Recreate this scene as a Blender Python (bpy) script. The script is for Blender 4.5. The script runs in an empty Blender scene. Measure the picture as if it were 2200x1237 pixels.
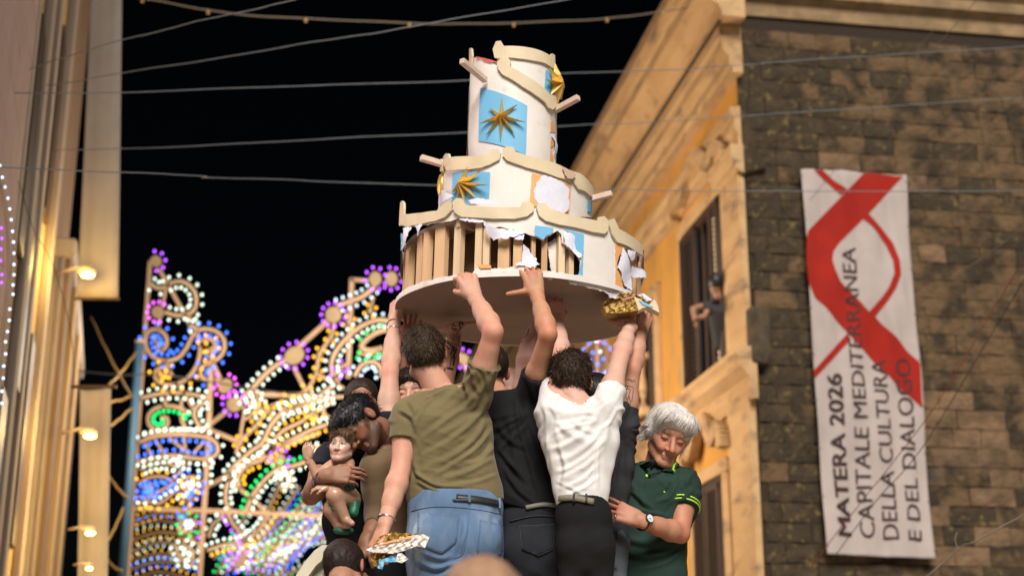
import bpy, bmesh, math, random
import numpy as np
from mathutils import Vector, Matrix
from mathutils.bvhtree import BVHTree
from mathutils import geometry
random.seed(7); np.random.seed(7)
R_ = math.radians
SC = bpy.context.scene
COL = SC.collection

# ---------------------------------------------------------------- camera, sky, sun, exposure
PITCH = R_(17.0); CAMZ = 1.6; FPX = 3055.6
cam_d = bpy.data.cameras.new('camera'); cam = bpy.data.objects.new('camera', cam_d); COL.objects.link(cam)
cam.location = (0, 0, CAMZ); cam.rotation_euler = (R_(90) + PITCH, 0, 0)
cam_d.lens = 50; cam_d.sensor_width = 36; cam_d.clip_end = 500; cam_d.clip_start = .05
cam_d.dof.use_dof = True; cam_d.dof.focus_distance = 5.95; cam_d.dof.aperture_fstop = 1.9
cam_d.dof.aperture_blades = 0
SC.camera = cam
W = bpy.data.worlds.new('World'); SC.world = W; W.use_nodes = True
wn = W.node_tree
sky = wn.nodes.new('ShaderNodeTexSky'); sky.sky_type = 'NISHITA'; sky.sun_disc = False
SUN_EL, SUN_AZ = 42.0, 4.0           # the festival lights of the square behind the camera
sky.sun_elevation = R_(SUN_EL); sky.sun_rotation = R_(180 + SUN_AZ)
wn.links.new(sky.outputs[0], wn.nodes['Background'].inputs[0])
wn.nodes['Background'].inputs[1].default_value = 0.0004
sd = bpy.data.lights.new('festival_light', 'SUN'); sd.energy = 5.0; sd.angle = R_(26); sd.color = (1.0, .95, .89)
so = bpy.data.objects.new('festival_light', sd); COL.objects.link(so)
so.rotation_euler = (R_(90 - SUN_EL), 0, R_(SUN_AZ))
SC.view_settings.view_transform = 'Standard'; SC.view_settings.look = 'None'
SC.view_settings.gamma = 1; SC.view_settings.use_curve_mapping = False; SC.view_settings.exposure = 0
SC.cycles.sample_clamp_indirect = 3.0
SC.cycles.max_bounces = 6

# ---------------------------------------------------------------- photo pixel -> place
cp, sp_ = math.cos(PITCH), math.sin(PITCH)
CAM = np.array([0, 0, CAMZ])
def ray(px, py):
    x = (px - 1100) / FPX; u = (618.5 - py) / FPX
    return np.array([x, cp - u * sp_, sp_ + u * cp])
def P(px, py, Y):
    r = ray(px, py); return CAM + r * (Y / r[1])
def hit_plane(px, py, o, n):
    r = ray(px, py); t = np.dot(o - CAM, n) / np.dot(r, n); return CAM + r * t
def V(a): return np.array(a, dtype=float)
def unit(a):
    a = V(a); return a / (np.linalg.norm(a) + 1e-12)

# ---------------------------------------------------------------- objects
ORG = {}
def tag(o, label=None, cat=None, group=None, kind=None):
    if label: o['label'] = label
    if cat: o['category'] = cat
    if group: o['group'] = group
    if kind: o['kind'] = kind
    return o
def empty(name, loc, label=None, cat=None, group=None, kind=None):
    o = bpy.data.objects.new(name, None); COL.objects.link(o); o.location = tuple(loc)
    o.empty_display_size = .1
    ORG[o.name] = V(loc); return tag(o, label, cat, group, kind)
def link(name, me, mat=None, parent=None, smooth=False, origin=None, **kw):
    if mat is not None:
        for m_ in (mat if isinstance(mat, (list, tuple)) else [mat]): me.materials.append(m_)
    o = bpy.data.objects.new(name, me); COL.objects.link(o)
    org = V((0, 0, 0))
    if parent is not None:
        org = ORG.get(parent.name, V((0, 0, 0))); o.parent = parent
    elif origin is not None:
        org = V(origin); o.location = tuple(origin)
    if np.any(org != 0):
        n = len(me.vertices); co = np.empty(n * 3, dtype=np.float32); me.vertices.foreach_get('co', co)
        me.vertices.foreach_set('co', (co.reshape(-1, 3) - org).astype(np.float32).ravel())
    if smooth and len(me.polygons): me.polygons.foreach_set('use_smooth', np.ones(len(me.polygons), dtype=bool))
    me.update(); ORG[o.name] = org
    return tag(o, kw.get('label'), kw.get('cat'), kw.get('group'), kw.get('kind'))
def mesh_np(name, verts, faces):
    me = bpy.data.meshes.new(name)
    verts = np.asarray(verts, dtype=np.float32)
    if isinstance(faces, np.ndarray):
        k = faces.shape[1]; nf = len(faces)
        me.vertices.add(len(verts)); me.vertices.foreach_set('co', verts.ravel())
        me.loops.add(nf * k); me.loops.foreach_set('vertex_index', faces.astype(np.int32).ravel())
        me.polygons.add(nf); me.polygons.foreach_set('loop_start', np.arange(0, nf * k, k, dtype=np.int32))
        me.update(calc_edges=True); me.validate()
    else:
        me.from_pydata([tuple(map(float, v)) for v in verts], [], [tuple(f) for f in faces]); me.update()
    return me
class MB:
    """collects simple solids for one mesh"""
    def __init__(s): s.v = []; s.f = []
    def add(s, vs, fs):
        b = len(s.v); s.v += [tuple(map(float, v)) for v in vs]; s.f += [tuple(i + b for i in f) for f in fs]; return s
    def box(s, c, ax, ay, az):            # centre and three half-extent vectors
        c, ax, ay, az = V(c), V(ax), V(ay), V(az)
        vs = [c + i * ax + j * ay + k * az for i in (-1, 1) for j in (-1, 1) for k in (-1, 1)]
        return s.add(vs, [(0, 1, 3, 2), (4, 6, 7, 5), (0, 4, 5, 1), (2, 3, 7, 6), (0, 2, 6, 4), (1, 5, 7, 3)])
    def beam(s, a, b, w, t, up=(0, 0, 1)):
        a, b = V(a), V(b); d = unit(b - a); u = V(up); sd_ = unit(np.cross(d, u)) if abs(np.dot(d, u)) < .99 else V((1, 0, 0)); n = np.cross(sd_, d)
        return s.box((a + b) / 2, (b - a) / 2, sd_ * w / 2, n * t / 2)
    def tube(s, pts, r, n=8, cap=True):
        pts = [V(p) for p in pts]; m = len(pts); rr = r if hasattr(r, '__len__') else [r] * m
        vs = []; u = None
        for i, p in enumerate(pts):
            d = unit(pts[min(i + 1, m - 1)] - pts[max(i - 1, 0)])
            if u is None: u = unit(np.cross(d, (0, 0, 1) if abs(d[2]) < .9 else (1, 0, 0)))
            u = unit(u - d * np.dot(u, d)); w = np.cross(d, u)
            for k in range(n):
                a = 2 * math.pi * k / n; vs.append(p + rr[i] * (math.cos(a) * u + math.sin(a) * w))
        fs = [(i * n + k, i * n + (k + 1) % n, (i + 1) * n + (k + 1) % n, (i + 1) * n + k) for i in range(m - 1) for k in range(n)]
        if cap: fs += [tuple(range(n))[::-1], tuple((m - 1) * n + k for k in range(n))]
        return s.add(vs, fs)
    def prism(s, pts, off):               # polygon (3d pts) extruded by off
        n = len(pts); off = V(off); vs = [V(p) for p in pts] + [V(p) + off for p in pts]
        return s.add(vs, [tuple(range(n))[::-1], tuple(range(n, 2 * n))] + [(i, (i + 1) % n, n + (i + 1) % n, n + i) for i in range(n)])
    def build(s, name, mat, parent=None, smooth=False, bevel=0, **kw):
        me = mesh_np(name, s.v, s.f)
        bm = bmesh.new(); bm.from_mesh(me); bmesh.ops.recalc_face_normals(bm, faces=bm.faces)
        if bevel: bmesh.ops.bevel(bm, geom=bm.edges[:], offset=bevel, segments=1, affect='EDGES', clamp_overlap=True)
        bm.to_mesh(me); bm.free()
        o = link(name, me, mat, parent, smooth, **kw)
        return o
def catmull(pts, n=8, closed=False):
    pts = [V(p) for p in pts]; out = []; m = len(pts)
    rng = range(m) if closed else range(m - 1)
    for i in rng:
        g = lambda k: pts[k % m] if closed else pts[min(max(k, 0), m - 1)]
        p0, p1, p2, p3 = g(i - 1), g(i), g(i + 1), g(i + 2)
        for j in range(n):
            t = j / n
            out.append(.5 * ((2 * p1) + (-p0 + p2) * t + (2 * p0 - 5 * p1 + 4 * p2 - p3) * t * t + (-p0 + 3 * p1 - 3 * p2 + p3) * t ** 3))
    if not closed: out.append(pts[-1])
    return out
def lathe(profile, n=24):                  # [(r, z)] -> verts, faces about z
    vs = []; fs = []
    for r, z in profile:
        for k in range(n):
            a = 2 * math.pi * k / n; vs.append((r * math.cos(a), r * math.sin(a), z))
    for i in range(len(profile) - 1):
        for k in range(n): fs.append((i * n + k, i * n + (k + 1) % n, (i + 1) * n + (k + 1) % n, (i + 1) * n + k))
    return vs, fs

# ---------------------------------------------------------------- noise
def _h(i, j, k, s):
    with np.errstate(over='ignore'):
        n = (i.astype(np.int64) * 374761393 + j.astype(np.int64) * 668265263 + k.astype(np.int64) * 2147483647 + s * 974634777) & 0xffffffff
        n = ((n ^ (n >> 13)) * 1274126177) & 0xffffffff
        n = n ^ (n >> 16)
    return (n & 0xffff) / 65535.0
def vnoise(p, s=0):
    p = np.asarray(p, dtype=float); f = np.floor(p); t = p - f; t = t * t * (3 - 2 * t); f = f.astype(np.int64)
    i, j, k = f[..., 0], f[..., 1], f[..., 2]; x, y, z = t[..., 0], t[..., 1], t[..., 2]
    def L(a, b, w): return a + (b - a) * w
    c = lambda a, b, d: _h(i + a, j + b, k + d, s)
    return L(L(L(c(0, 0, 0), c(1, 0, 0), x), L(c(0, 1, 0), c(1, 1, 0), x), y), L(L(c(0, 0, 1), c(1, 0, 1), x), L(c(0, 1, 1), c(1, 1, 1), x), y), z) * 2 - 1
def fbm(p, s=0, o=3):
    a = 0; w = .5
    for q in range(o): a = a + w * vnoise(np.asarray(p) * 2 ** q, s + q * 17); w *= .5
    return a

# ---------------------------------------------------------------- materials
MATS = {}
def mat(name, col, rough=.7, metal=0., col2=None, nscale=8., contrast=(.35, .65), bump=0., bscale=60., stretch=(1, 1, 1),
        col3=None, n3=2., c3=(.5, .7), emit=None, estr=0., sss=0., coat=0., detail=6, bdist=.01, sheen=0., spec=.5, pos=False):
    if name in MATS: return MATS[name]
    m = bpy.data.materials.new(name); m.use_nodes = True; nt = m.node_tree; N = nt.nodes; L = nt.links; b = N['Principled BSDF']
    b.inputs['Roughness'].default_value = rough; b.inputs['Metallic'].default_value = metal
    b.inputs['Specular IOR Level'].default_value = spec
    if sheen: b.inputs['Sheen Weight'].default_value = sheen
    if coat: b.inputs['Coat Weight'].default_value = coat
    tc = N.new('ShaderNodeTexCoord'); mp = N.new('ShaderNodeMapping'); mp.inputs['Scale'].default_value = stretch
    L.new(N.new('ShaderNodeNewGeometry').outputs['Position'] if pos else tc.outputs['Object'], mp.inputs['Vector'])
    def noise(sc, det=detail, rg=.55):
        n = N.new('ShaderNodeTexNoise'); n.inputs['Scale'].default_value = sc; n.inputs['Detail'].default_value = det; n.inputs['Roughness'].default_value = rg
        L.new(mp.outputs[0], n.inputs['Vector']); return n
    def ramp(src, lo, hi):
        r = N.new('ShaderNodeMapRange'); r.inputs['From Min'].default_value = lo; r.inputs['From Max'].default_value = hi; L.new(src, r.inputs['Value']); return r.outputs[0]
    src = None
    if col == 'attr':
        at = N.new('ShaderNodeAttribute'); at.attribute_name = 'tint'; src = at.outputs['Color']
    c1 = (*col, 1) if col != 'attr' else None
    if col2 is not None:
        mx = N.new('ShaderNodeMix'); mx.data_type = 'RGBA'
        if src is None: mx.inputs['A'].default_value = c1
        else: L.new(src, mx.inputs['A'])
        mx.inputs['B'].default_value = (*col2, 1); L.new(ramp(noise(nscale).outputs['Fac'], *contrast), mx.inputs['Factor']); src = mx.outputs['Result']
    if col3 is not None:
        mx = N.new('ShaderNodeMix'); mx.data_type = 'RGBA'
        if src is None: mx.inputs['A'].default_value = c1
        else: L.new(src, mx.inputs['A'])
        mx.inputs['B'].default_value = (*col3, 1); L.new(ramp(noise(n3).outputs['Fac'], *c3), mx.inputs['Factor']); src = mx.outputs['Result']
    if src is None: b.inputs['Base Color'].default_value = c1
    else: L.new(src, b.inputs['Base Color'])
    if bump:
        bp = N.new('ShaderNodeBump'); bp.inputs['Strength'].default_value = bump; bp.inputs['Distance'].default_value = bdist
        L.new(noise(bscale, 5, .6).outputs['Fac'], bp.inputs['Height']); L.new(bp.outputs[0], b.inputs['Normal'])
    if emit is not None:
        b.inputs['Emission Color'].default_value = (*emit, 1); b.inputs['Emission Strength'].default_value = estr
    if sss:
        b.inputs['Subsurface Weight'].default_value = sss; b.inputs['Subsurface Radius'].default_value = (1, .35, .2); b.inputs['Subsurface Scale'].default_value = .006
    MATS[name] = m; return m
def set_tint(me, cols):
    a = me.attributes.new('tint', 'FLOAT_COLOR', 'POINT'); c = np.ones((len(me.vertices), 4), dtype=np.float32); c[:, :3] = cols; a.data.foreach_set('color', c.ravel())

# ---------------------------------------------------------------- ground and float deck
g = MB().box((0, 60, -.05), (150, 0, 0), (0, 120, 0), (0, 0, .05))
g.build('ground', mat('paving', (.32, .29, .25), .6, col2=(.22, .2, .18), nscale=1.5, bump=.3, bscale=6), kind='structure')
# ================================================================ right: yellow palazzo with dark tufa side wall
Yc = 16.0
Cn = P(1638, 1237, Yc); Cn[2] = 0                       # the corner on the ground
dY = unit((-.160, .987, 0)); nY = unit((-.987, -.160, 0))      # yellow facade runs away, faces left
dD = unit((.987, .160, 0)); nD = unit((.160, -.987, 0))        # dark wall runs right, faces the camera
def fac(s, z, o=0.): return Cn + dY * s + nY * o + V((0, 0, z))
def dark(s, z, o=0.): return Cn + dD * s + nD * o + V((0, 0, z))
def fhit(px, py):
    p = hit_plane(px, py, Cn, nY); return float(np.dot(p - Cn, dY)), float(p[2])
def dhit(px, py):
    p = hit_plane(px, py, Cn, nD); return float(np.dot(p - Cn, dD)), float(p[2])
M_yel = mat('ochre_plaster', (.62, .31, .055), .9, col2=(.5, .25, .05), nscale=1.3, contrast=(.35, .7), bump=.25, bscale=25, col3=(.34, .22, .11), n3=2.6, c3=(.58, .75), stretch=(1, 1, .45))
M_pale = mat('pale_stone', (.54, .345, .165), .9, col2=(.42, .25, .11), nscale=3, contrast=(.4, .7), bump=.4, bscale=30, col3=(.2, .13, .08), n3=4, c3=(.54, .72), stretch=(1, .35, 1.4))
M_dstone = mat('soot_and_shadow_stone', (.035, .025, .014), .95, col2=(.085, .058, .03), nscale=6, bump=.5, bscale=40)
M_wood = mat('dark_shutter', (.045, .024, .014), .5, col2=(.07, .04, .022), nscale=8, stretch=(1, 1, .1))
LEN = 48.0
bld = empty('palazzo', Cn, 'ochre palazzo with pale cornice on its lit front and sooty bare stone side wall', 'building')
zt = 10.6
MB().prism([fac(0, 0), dark(9, 0), dark(9, 0) + dY * LEN, fac(LEN, 0)], (0, 0, zt - .35)).build('wall', M_yel, bld)
def profile(name, prof, s0, s1, m, parent, fn=None):
    fn = fn or fac; a = [fn(s0, z, o) for o, z in prof]; off = fn(s1, 0, 0) - fn(s0, 0, 0)
    return MB().prism(a, off).build(name, m, parent)
def zat(py): return fhit(1601, py)[1]
z0 = zat(320)
# cornice: one moulded profile per course
profile('cornice', [(.0, z0 + 1.62), (.30, z0 + 1.62), (.30, z0 + 1.70), (.34, z0 + 1.78), (.46, z0 + 1.86), (.60, z0 + 1.90), (.60, z0 + 2.06), (.64, z0 + 2.1), (.7, z0 + 2.22), (.7, z0 + 2.28), (0, z0 + 2.34)], -.42, LEN, M_pale, bld)
profile('bed_moulding', [(-.01, z0 + .98), (.12, z0 + .98), (.12, z0 + 1.06), (.16, z0 + 1.1), (.16, z0 + 1.2), (.24, z0 + 1.3), (.24, z0 + 1.42), (.27, z0 + 1.46), (.27, z0 + 1.60), (-.01, z0 + 1.60)], -.2, LEN, M_pale, bld)
profile('painted_shadow_strip', [(.27, z0 + 1.605), (.31, z0 + 1.605), (.31, z0 + 1.618), (.27, z0 + 1.618)], -.3, LEN, M_dstone, bld)  # dark strip, colour stands in for the shadow line under the cornice
profile('string_course', [(-.01, z0 + .10), (.06, z0 + .10), (.06, z0 + .26), (.1, z0 + .3), (.1, z0 + .44), (.14, z0 + .5), (.14, z0 + .58), (-.01, z0 + .6)], -.08, LEN, M_pale, bld)
# gilded roof edge line and tiles
profile('roof_edge', [(.5, z0 + 2.345), (.745, z0 + 2.285), (.745, z0 + 2.33), (.5, z0 + 2.43)], -.44, LEN, mat('roof_tile', (.33, .2, .09), .8, col2=(.2, .12, .06), nscale=9), bld)
# corner pilaster on the front
profile('pilaster', [(-.01, 0), (.07, 0), (.07, z0 + .09), (-.01, z0 + .09)], -.035, .78, M_pale, bld)
profile('pilaster_capital', [(.0, z0 - .28), (.11, z0 - .22), (.11, z0 - .14), (.16, z0 - .05), (.16, z0 + .09), (0, z0 + .095)], -.09, .84, M_pale, bld)
for k in (1, 2):
    profile('pilaster', [(-.01, 0), (.06, 0), (.06, z0 + .09), (-.01, z0 + .09)], 6.2 * k + 1, 6.2 * k + 2.0, M_pale, bld)
# storey course that ends in the bracket on the corner
sz = fhit(1600, 795)[1]
profile('storey_course', [(-.01, sz - .42), (.05, sz - .42), (.09, sz - .3), (.09, sz - .16), (.2, sz - .05), (.2, sz + .05), (.24, sz + .1), (.24, sz + .16), (-.01, sz + .2)], -.16, LEN, M_pale, bld)
MB().prism([dark(-.05, sz + .66, -.01), dark(.2, sz + .64, -.01), dark(.18, sz + .1, -.01), dark(.12, sz - .04, -.01), dark(-.05, sz, -.01)], nD * .2).build('corner_bracket', M_dstone, bld, bevel=.02)
# ---- windows on the front
def window(pxs, surround=True, shut=0, glass=True, ped=True):
    (xa, ya), (xb, yb), (xc, yc) = pxs          # near-top, near-bottom, far-top
    s0, z1 = fhit(xa, ya); _, zb = fhit(xb, yb); s1, _ = fhit(xc, yc)
    w = s1 - s0
    win = MB(); 
    for s_ in (s0, s1): win.box(fac(s_, (zb + z1) / 2, .03), dY * .05, nY * .06, (0, 0, (z1 - zb) / 2))
    win.box(fac((s0 + s1) / 2, z1, .03), dY * (w / 2 + .05), nY * .058, (0, 0, .05)); win.box(fac((s0 + s1) / 2, zb, .03), dY * (w / 2 + .05), nY * .058, (0, 0, .04))
    win.box(fac((s0 + s1) / 2, (zb + z1) / 2, .02), dY * .035, nY * .035, (0, 0, (z1 - zb) / 2 - .05))
    wo = win.build('window', M_wood, bld)
    MB().box(fac((s0 + s1) / 2, (zb + z1) / 2, .006), dY * (w / 2), nY * .004, (0, 0, (z1 - zb) / 2)).build('pane', mat('night_glass', (.02, .022, .03), .08, spec=1.), wo)
    if surround:
        sr = MB()
        for s_ in (s0 - .16, s1 + .16): sr.box(fac(s_, (zb + z1) / 2, .04), dY * .1, nY * .045, (0, 0, (z1 - zb) / 2 + .1))
        sr.box(fac((s0 + s1) / 2, z1 + .17, .045), dY * (w / 2 + .28), nY * .05, (0, 0, .09))
        sr.build('frame', M_pale, wo, bevel=.015)
    if ped:
        # curly broken pediment: two S scrolls and a crown block
        pd = MB()
        for sg in (-1, 1):
            c = (s0 + s1) / 2; e = w / 2 + .32
            pts = [(c + sg * e, z1 + .36), (c + sg * (e - .02), z1 + .52), (c + sg * e * .8, z1 + .62), (c + sg * e * .62, z1 + .52), (c + sg * e * .48, z1 + .58), (c + sg * e * .3, z1 + .78), (c, z1 + .86)]
            q = catmull([fac(a, b, .12) for a, b in pts], 5)
            for a, b in zip(q[:-1], q[1:]): pd.beam(a, b, .2, .13, up=nY)
        pd.build('pediment', M_pale, wo)
    return s0, s1, zb, z1, wo
w1 = window([(1556, 428), (1558, 798), (1478, 500)])
w2 = window([(1560, 1034), (1567, 1290), (1506, 1082)])
w3 = window([(1410, 655), (1410, 905), (1372, 715)], ped=False)
w4 = window([(1413, 1060), (1415, 1240), (1385, 1090)], ped=False)
# shutters standing open at right angles to the front
def shutter(s, zb, z1, wid, parent, ang=70):
    d = nY * math.sin(R_(ang)) + dY * math.cos(R_(ang)) * (-1)
    n = unit(np.cross(d, (0, 0, 1)))
    a = fac(s, 0, .05); fr = MB(); h = z1 - zb
    for f in (0.03, wid - .03): fr.box(a + d * f + V((0, 0, (zb + z1) / 2)), d * .035, n * .02, (0, 0, h / 2))
    for z in (zb + .04, z1 - .04, (zb + z1) / 2): fr.box(a + d * wid / 2 + V((0, 0, z)), d * (wid / 2), n * .019, (0, 0, .045))
    sh = fr.build('shutter', M_wood, parent)
    base = None
    nsl = 26
    for k in range(nsl):
        z = zb + .1 + (h - .2) * (k + .5) / nsl
        o = MB().box(a + d * wid / 2 + V((0, 0, z)), d * (wid / 2 - .05), n * .018 + V((0, 0, .018)), V((0, 0, .006)) - n * .006)
        # every slat a piece of its own
        o.build('slat', M_wood, sh)
# shutters are things' parts: hang them on the palazzo so that slats stay sub-parts
def closed(s0, s1, zb, z1, lv=None):
    for k, (a, b) in enumerate(lv or ((s0, (s0 + s1) / 2 - .02), ((s0 + s1) / 2 + .02, s1))):
        fr = MB(); h = z1 - zb; wd = b - a
        for s_ in (a + .04, b - .04): fr.box(fac(s_, (zb + z1) / 2, .1), dY * .04, nY * .02, (0, 0, h / 2))
        for z in (zb + .04, z1 - .04): fr.box(fac((a + b) / 2, z, .1), dY * wd / 2, nY * .019, (0, 0, .04))
        sh = fr.build('shutter', M_wood, bld)
        for q in range(30):
            z = zb + .08 + (h - .16) * (q + .5) / 30
            MB().box(fac((a + b) / 2, z, .1), dY * (wd / 2 - .08), nY * .016 + V((0, 0, -.016)), V((0, 0, .005)) + nY * .004).build('slat', M_wood, sh)
closed(w2[0], w2[1], w2[2], w2[3])
ww_ = w1[1] - w1[0]
closed(w1[0], w1[1], w1[2], w1[3], ((w1[0] - .02, w1[0] + ww_ * .22), (w1[0] + ww_ * .60, w1[1] + .06)))
closed(w3[0], w3[1], w3[2], w3[3])
# curtain edge and a pane coloured blue as the bulbs' reflection in the upper window
MB().box(fac(w1[0] + .42, (w1[2] + w1[3]) / 2, .02), dY * .07, nY * .012, (0, 0, (w1[3] - w1[2]) / 2 - .1)).build('curtain', mat('cream_cloth', (.6, .52, .36), .9), bld)
MB().box(fac(w1[0] + .16, (w1[2] + w1[3]) / 2 + .1, .072), dY * .05, nY * .004, (0, 0, (w1[3] - w1[2]) * .28)).build('blue_pane', mat('reflection_blue', (.01, .02, .12), .1, spec=1.), bld)
# balcony with a carved pale baluster
bs, bz = fhit(1395, 905)
MB().box(fac(bs + .2, bz + .05, .12), dY * .7, nY * .14, (0, 0, .07)).build('balcony_slab', M_pale, bld, bevel=.02)
for k in range(4):
    vs, fs = lathe([(.0, 0), (.07, 0), (.07, .06), (.03, .1), (.075, .3), (.03, .55), (.05, .62), (.07, .66), (.07, .72), (0, .72)], 10)
    c = fac(bs - .3 + k * .33, bz + .12, .16); m_ = MB(); m_.add([V(v) + c for v in vs], fs); m_.build('baluster', M_pale, bld, smooth=True)
MB().box(fac(bs + .2, bz + .88, .16), dY * .7, nY * .08, (0, 0, .045)).build('balcony_rail', M_pale, bld, bevel=.01)

# ---- the dark side wall: single tufa stones laid in courses
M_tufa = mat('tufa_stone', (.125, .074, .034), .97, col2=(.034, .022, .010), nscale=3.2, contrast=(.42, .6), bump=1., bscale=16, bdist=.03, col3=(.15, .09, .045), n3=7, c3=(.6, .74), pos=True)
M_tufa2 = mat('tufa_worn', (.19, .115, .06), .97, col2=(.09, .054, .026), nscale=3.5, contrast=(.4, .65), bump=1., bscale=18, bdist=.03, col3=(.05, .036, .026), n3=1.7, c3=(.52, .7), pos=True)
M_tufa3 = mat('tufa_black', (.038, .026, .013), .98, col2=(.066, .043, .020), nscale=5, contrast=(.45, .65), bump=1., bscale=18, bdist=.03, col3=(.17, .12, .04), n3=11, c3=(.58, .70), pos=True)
MB().prism([dark(.02, 0, .004), dark(9, 0, .004), dark(9, zt - .5, .004), dark(.02, zt - .5, .004)], nD * .01).build('mortar', mat('mortar', (.03, .019, .011), 1., bump=.8, bscale=30), bld)
def stone_mesh(seed, w, h):
    bm = bmesh.new(); rnd = random.Random(seed)
    nx, nz = 5, 3; vs = [[None] * (nz + 1) for _ in range(nx + 1)]
    for i in range(nx + 1):
        for j in range(nz + 1):
            e = (i in (0, nx)) or (j in (0, nz))
            x = (i / nx - .5) * w + rnd.uniform(-.006, .006); z = (j / nz - .5) * h + rnd.uniform(-.007, .007)
            d = (.030 + rnd.uniform(-.007, .009)) * (.8 if e else 1)
            vs[i][j] = bm.verts.new((x, -d, z))
    for i in range(nx):
        for j in range(nz): bm.faces.new((vs[i][j], vs[i + 1][j], vs[i + 1][j + 1], vs[i][j + 1]))
    be = [e for e in bm.edges if e.is_boundary]
    r = bmesh.ops.extrude_edge_only(bm, edges=be); nv = [v for v in r['geom'] if isinstance(v, bmesh.types.BMVert)]
    for v in nv: v.co.y = .03
    me = bpy.data.meshes.new('stone'); bm.to_mesh(me); bm.free()
    return me
CH = .226
SM = {}
for kind, mm in enumerate((M_tufa, M_tufa2, M_tufa3)):
    for q in range(5):
        m_ = stone_mesh(kind * 10 + q, .52, CH - .008); m_.materials.append(mm); SM[(kind, q)] = m_
angD = math.atan2(dD[1], dD[0]); rnd = random.Random(3); ns = 0
row = 0; z = 2.85
while z < zt - .75:
    s = .04 + (.0 if row % 2 else -.2) + rnd.uniform(0, .08)
    while s < 4.0:
        w = rnd.uniform(.34, .62); a = max(s, .03); b = s + w
        if b - a > .12 and ns < 298:
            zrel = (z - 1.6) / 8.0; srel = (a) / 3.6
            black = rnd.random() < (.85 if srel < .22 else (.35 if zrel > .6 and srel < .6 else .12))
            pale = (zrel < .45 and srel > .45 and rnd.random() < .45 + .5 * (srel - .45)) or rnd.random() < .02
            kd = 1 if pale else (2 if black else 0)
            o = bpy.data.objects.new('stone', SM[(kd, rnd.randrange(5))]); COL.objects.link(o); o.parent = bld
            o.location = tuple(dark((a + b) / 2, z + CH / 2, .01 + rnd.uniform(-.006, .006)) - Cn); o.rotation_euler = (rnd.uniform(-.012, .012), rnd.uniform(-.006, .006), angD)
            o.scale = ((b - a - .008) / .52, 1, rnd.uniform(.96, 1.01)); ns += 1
        s = b
    z += CH; row += 1
# top ledge of the side wall
profile('wall_ledge', [(-.01, zt - .56), (.05, zt - .56), (.05, zt - .36), (.16, zt - .3), (.16, zt - .16), (.22, zt - .1), (-.01, zt - .02)], .0, 9, mat('ledge_stone', (.30, .2, .1), .95, col2=(.18, .12, .06), nscale=4, bump=.5, bscale=20), bld, fn=dark)
# loose moulding returns at the corner
MB().prism([dark(-.02, z0 - .3, 0), dark(.3, z0 - .22, 0), dark(.2, z0 - .02, 0), dark(.08, z0 + .5, 0), dark(.14, z0 + .9, 0), dark(.16, z0 + 1.3, 0), dark(.1, z0 + 1.62, 0), dark(-.02, z0 + 1.62, 0)], nD * .1).build('corner_return', M_tufa3, bld, bevel=.03)

# ---- banner
bn_o = Cn + nD * .16; ban = empty('banner', dark(1.6, 2.5, .16), 'tall white banner with red ribbon loops and upward lettering on the dark wall', 'banner')
def bh(px, py):
    p = hit_plane(px, py, bn_o, nD); return float(np.dot(p - Cn, dD)), float(p[2])
TL, TR, BR, BL = bh(1722, 362), bh(1945, 378), bh(2008, 1200), bh(1775, 1190)
A2 = np.array([TL, TR, BR, BL])
def buv(u, v):                      # u 0..1 left-right, v 0..1 bottom-top
    p = (1 - u) * (1 - v) * A2[3] + u * (1 - v) * A2[2] + u * v * A2[1] + (1 - u) * v * A2[0]; return p
def bwave(s, z):
    a = .018 * math.sin(7 * s + 2.3 * z) + .013 * math.sin(15 * s - 3.1 * z + 1) + .007 * math.sin(31 * s + 5 * z) + .012 * math.exp(-((s - A2[0][0] - .45 - (A2[0][1] - z) * .28) / .06) ** 2)
    return a + .008 * math.sin(4.1 * z)
def bpt(s, z, o=0.): return dark(s, z, .16 + bwave(s, z) + o)
nx, nz = 56, 190; vs = []; fs = []
for j in range(nz + 1):
    for i in range(nx + 1):
        s, z = buv(i / nx, j / nz); vs.append(bpt(s, z))
for j in range(nz):
    for i in range(nx): a = j * (nx + 1) + i; fs.append((a, a + 1, a + nx + 2, a + nx + 1))
me = mesh_np('cloth', vs, fs); bm = bmesh.new(); bm.from_mesh(me); bmesh.ops.solidify(bm, geom=bm.faces[:], thickness=.003); bm.to_mesh(me); bm.free()
link('cloth', me, mat('banner_cloth', (.43, .36, .33), .85, col2=(.38, .32, .29), nscale=3), ban, smooth=True)
def cdt_poly(poly, step, holes=()):
    """triangulate a closed outline with inner grid points"""
    pts = [Vector((float(x), float(y))) for x, y in poly]; n = len(pts)
    edges = [(i, (i + 1) % n) for i in range(n)]
    xs = [p.x for p in pts]; ys = [p.y for p in pts]
    def inside(x, y):
        c = False; j = n - 1
        for i in range(n):
            if (pts[i].y > y) != (pts[j].y > y) and x < (pts[j].x - pts[i].x) * (y - pts[i].y) / (pts[j].y - pts[i].y) + pts[i].x: c = not c
            j = i
        return c
    P2 = list(pts); x = min(xs) + step / 2
    while x < max(xs):
        y = min(ys) + step / 2
        while y < max(ys):
            if inside(x, y):
                ok = all((p.x - x) ** 2 + (p.y - y) ** 2 > (step * .35) ** 2 for p in pts)
                if ok: P2.append(Vector((x, y)))
            y += step
        x += step
    r = geometry.delaunay_2d_cdt(P2, edges, [], 1, 1e-6)
    return [(v.x, v.y) for v in r[0]], [tuple(f) for f in r[2]]
def densify(poly, step):
    out = []; n = len(poly)
    for i in range(n):
        a = np.array(poly[i]); b = np.array(poly[(i + 1) % n]); k = max(1, int(np.linalg.norm(b - a) / step))
        for q in range(k): out.append(tuple(a + (b - a) * q / k))
    return out
M_red = mat('banner_red', (.33, .017, .009), .9, col2=(.27, .016, .010), nscale=3, spec=.2)
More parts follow.
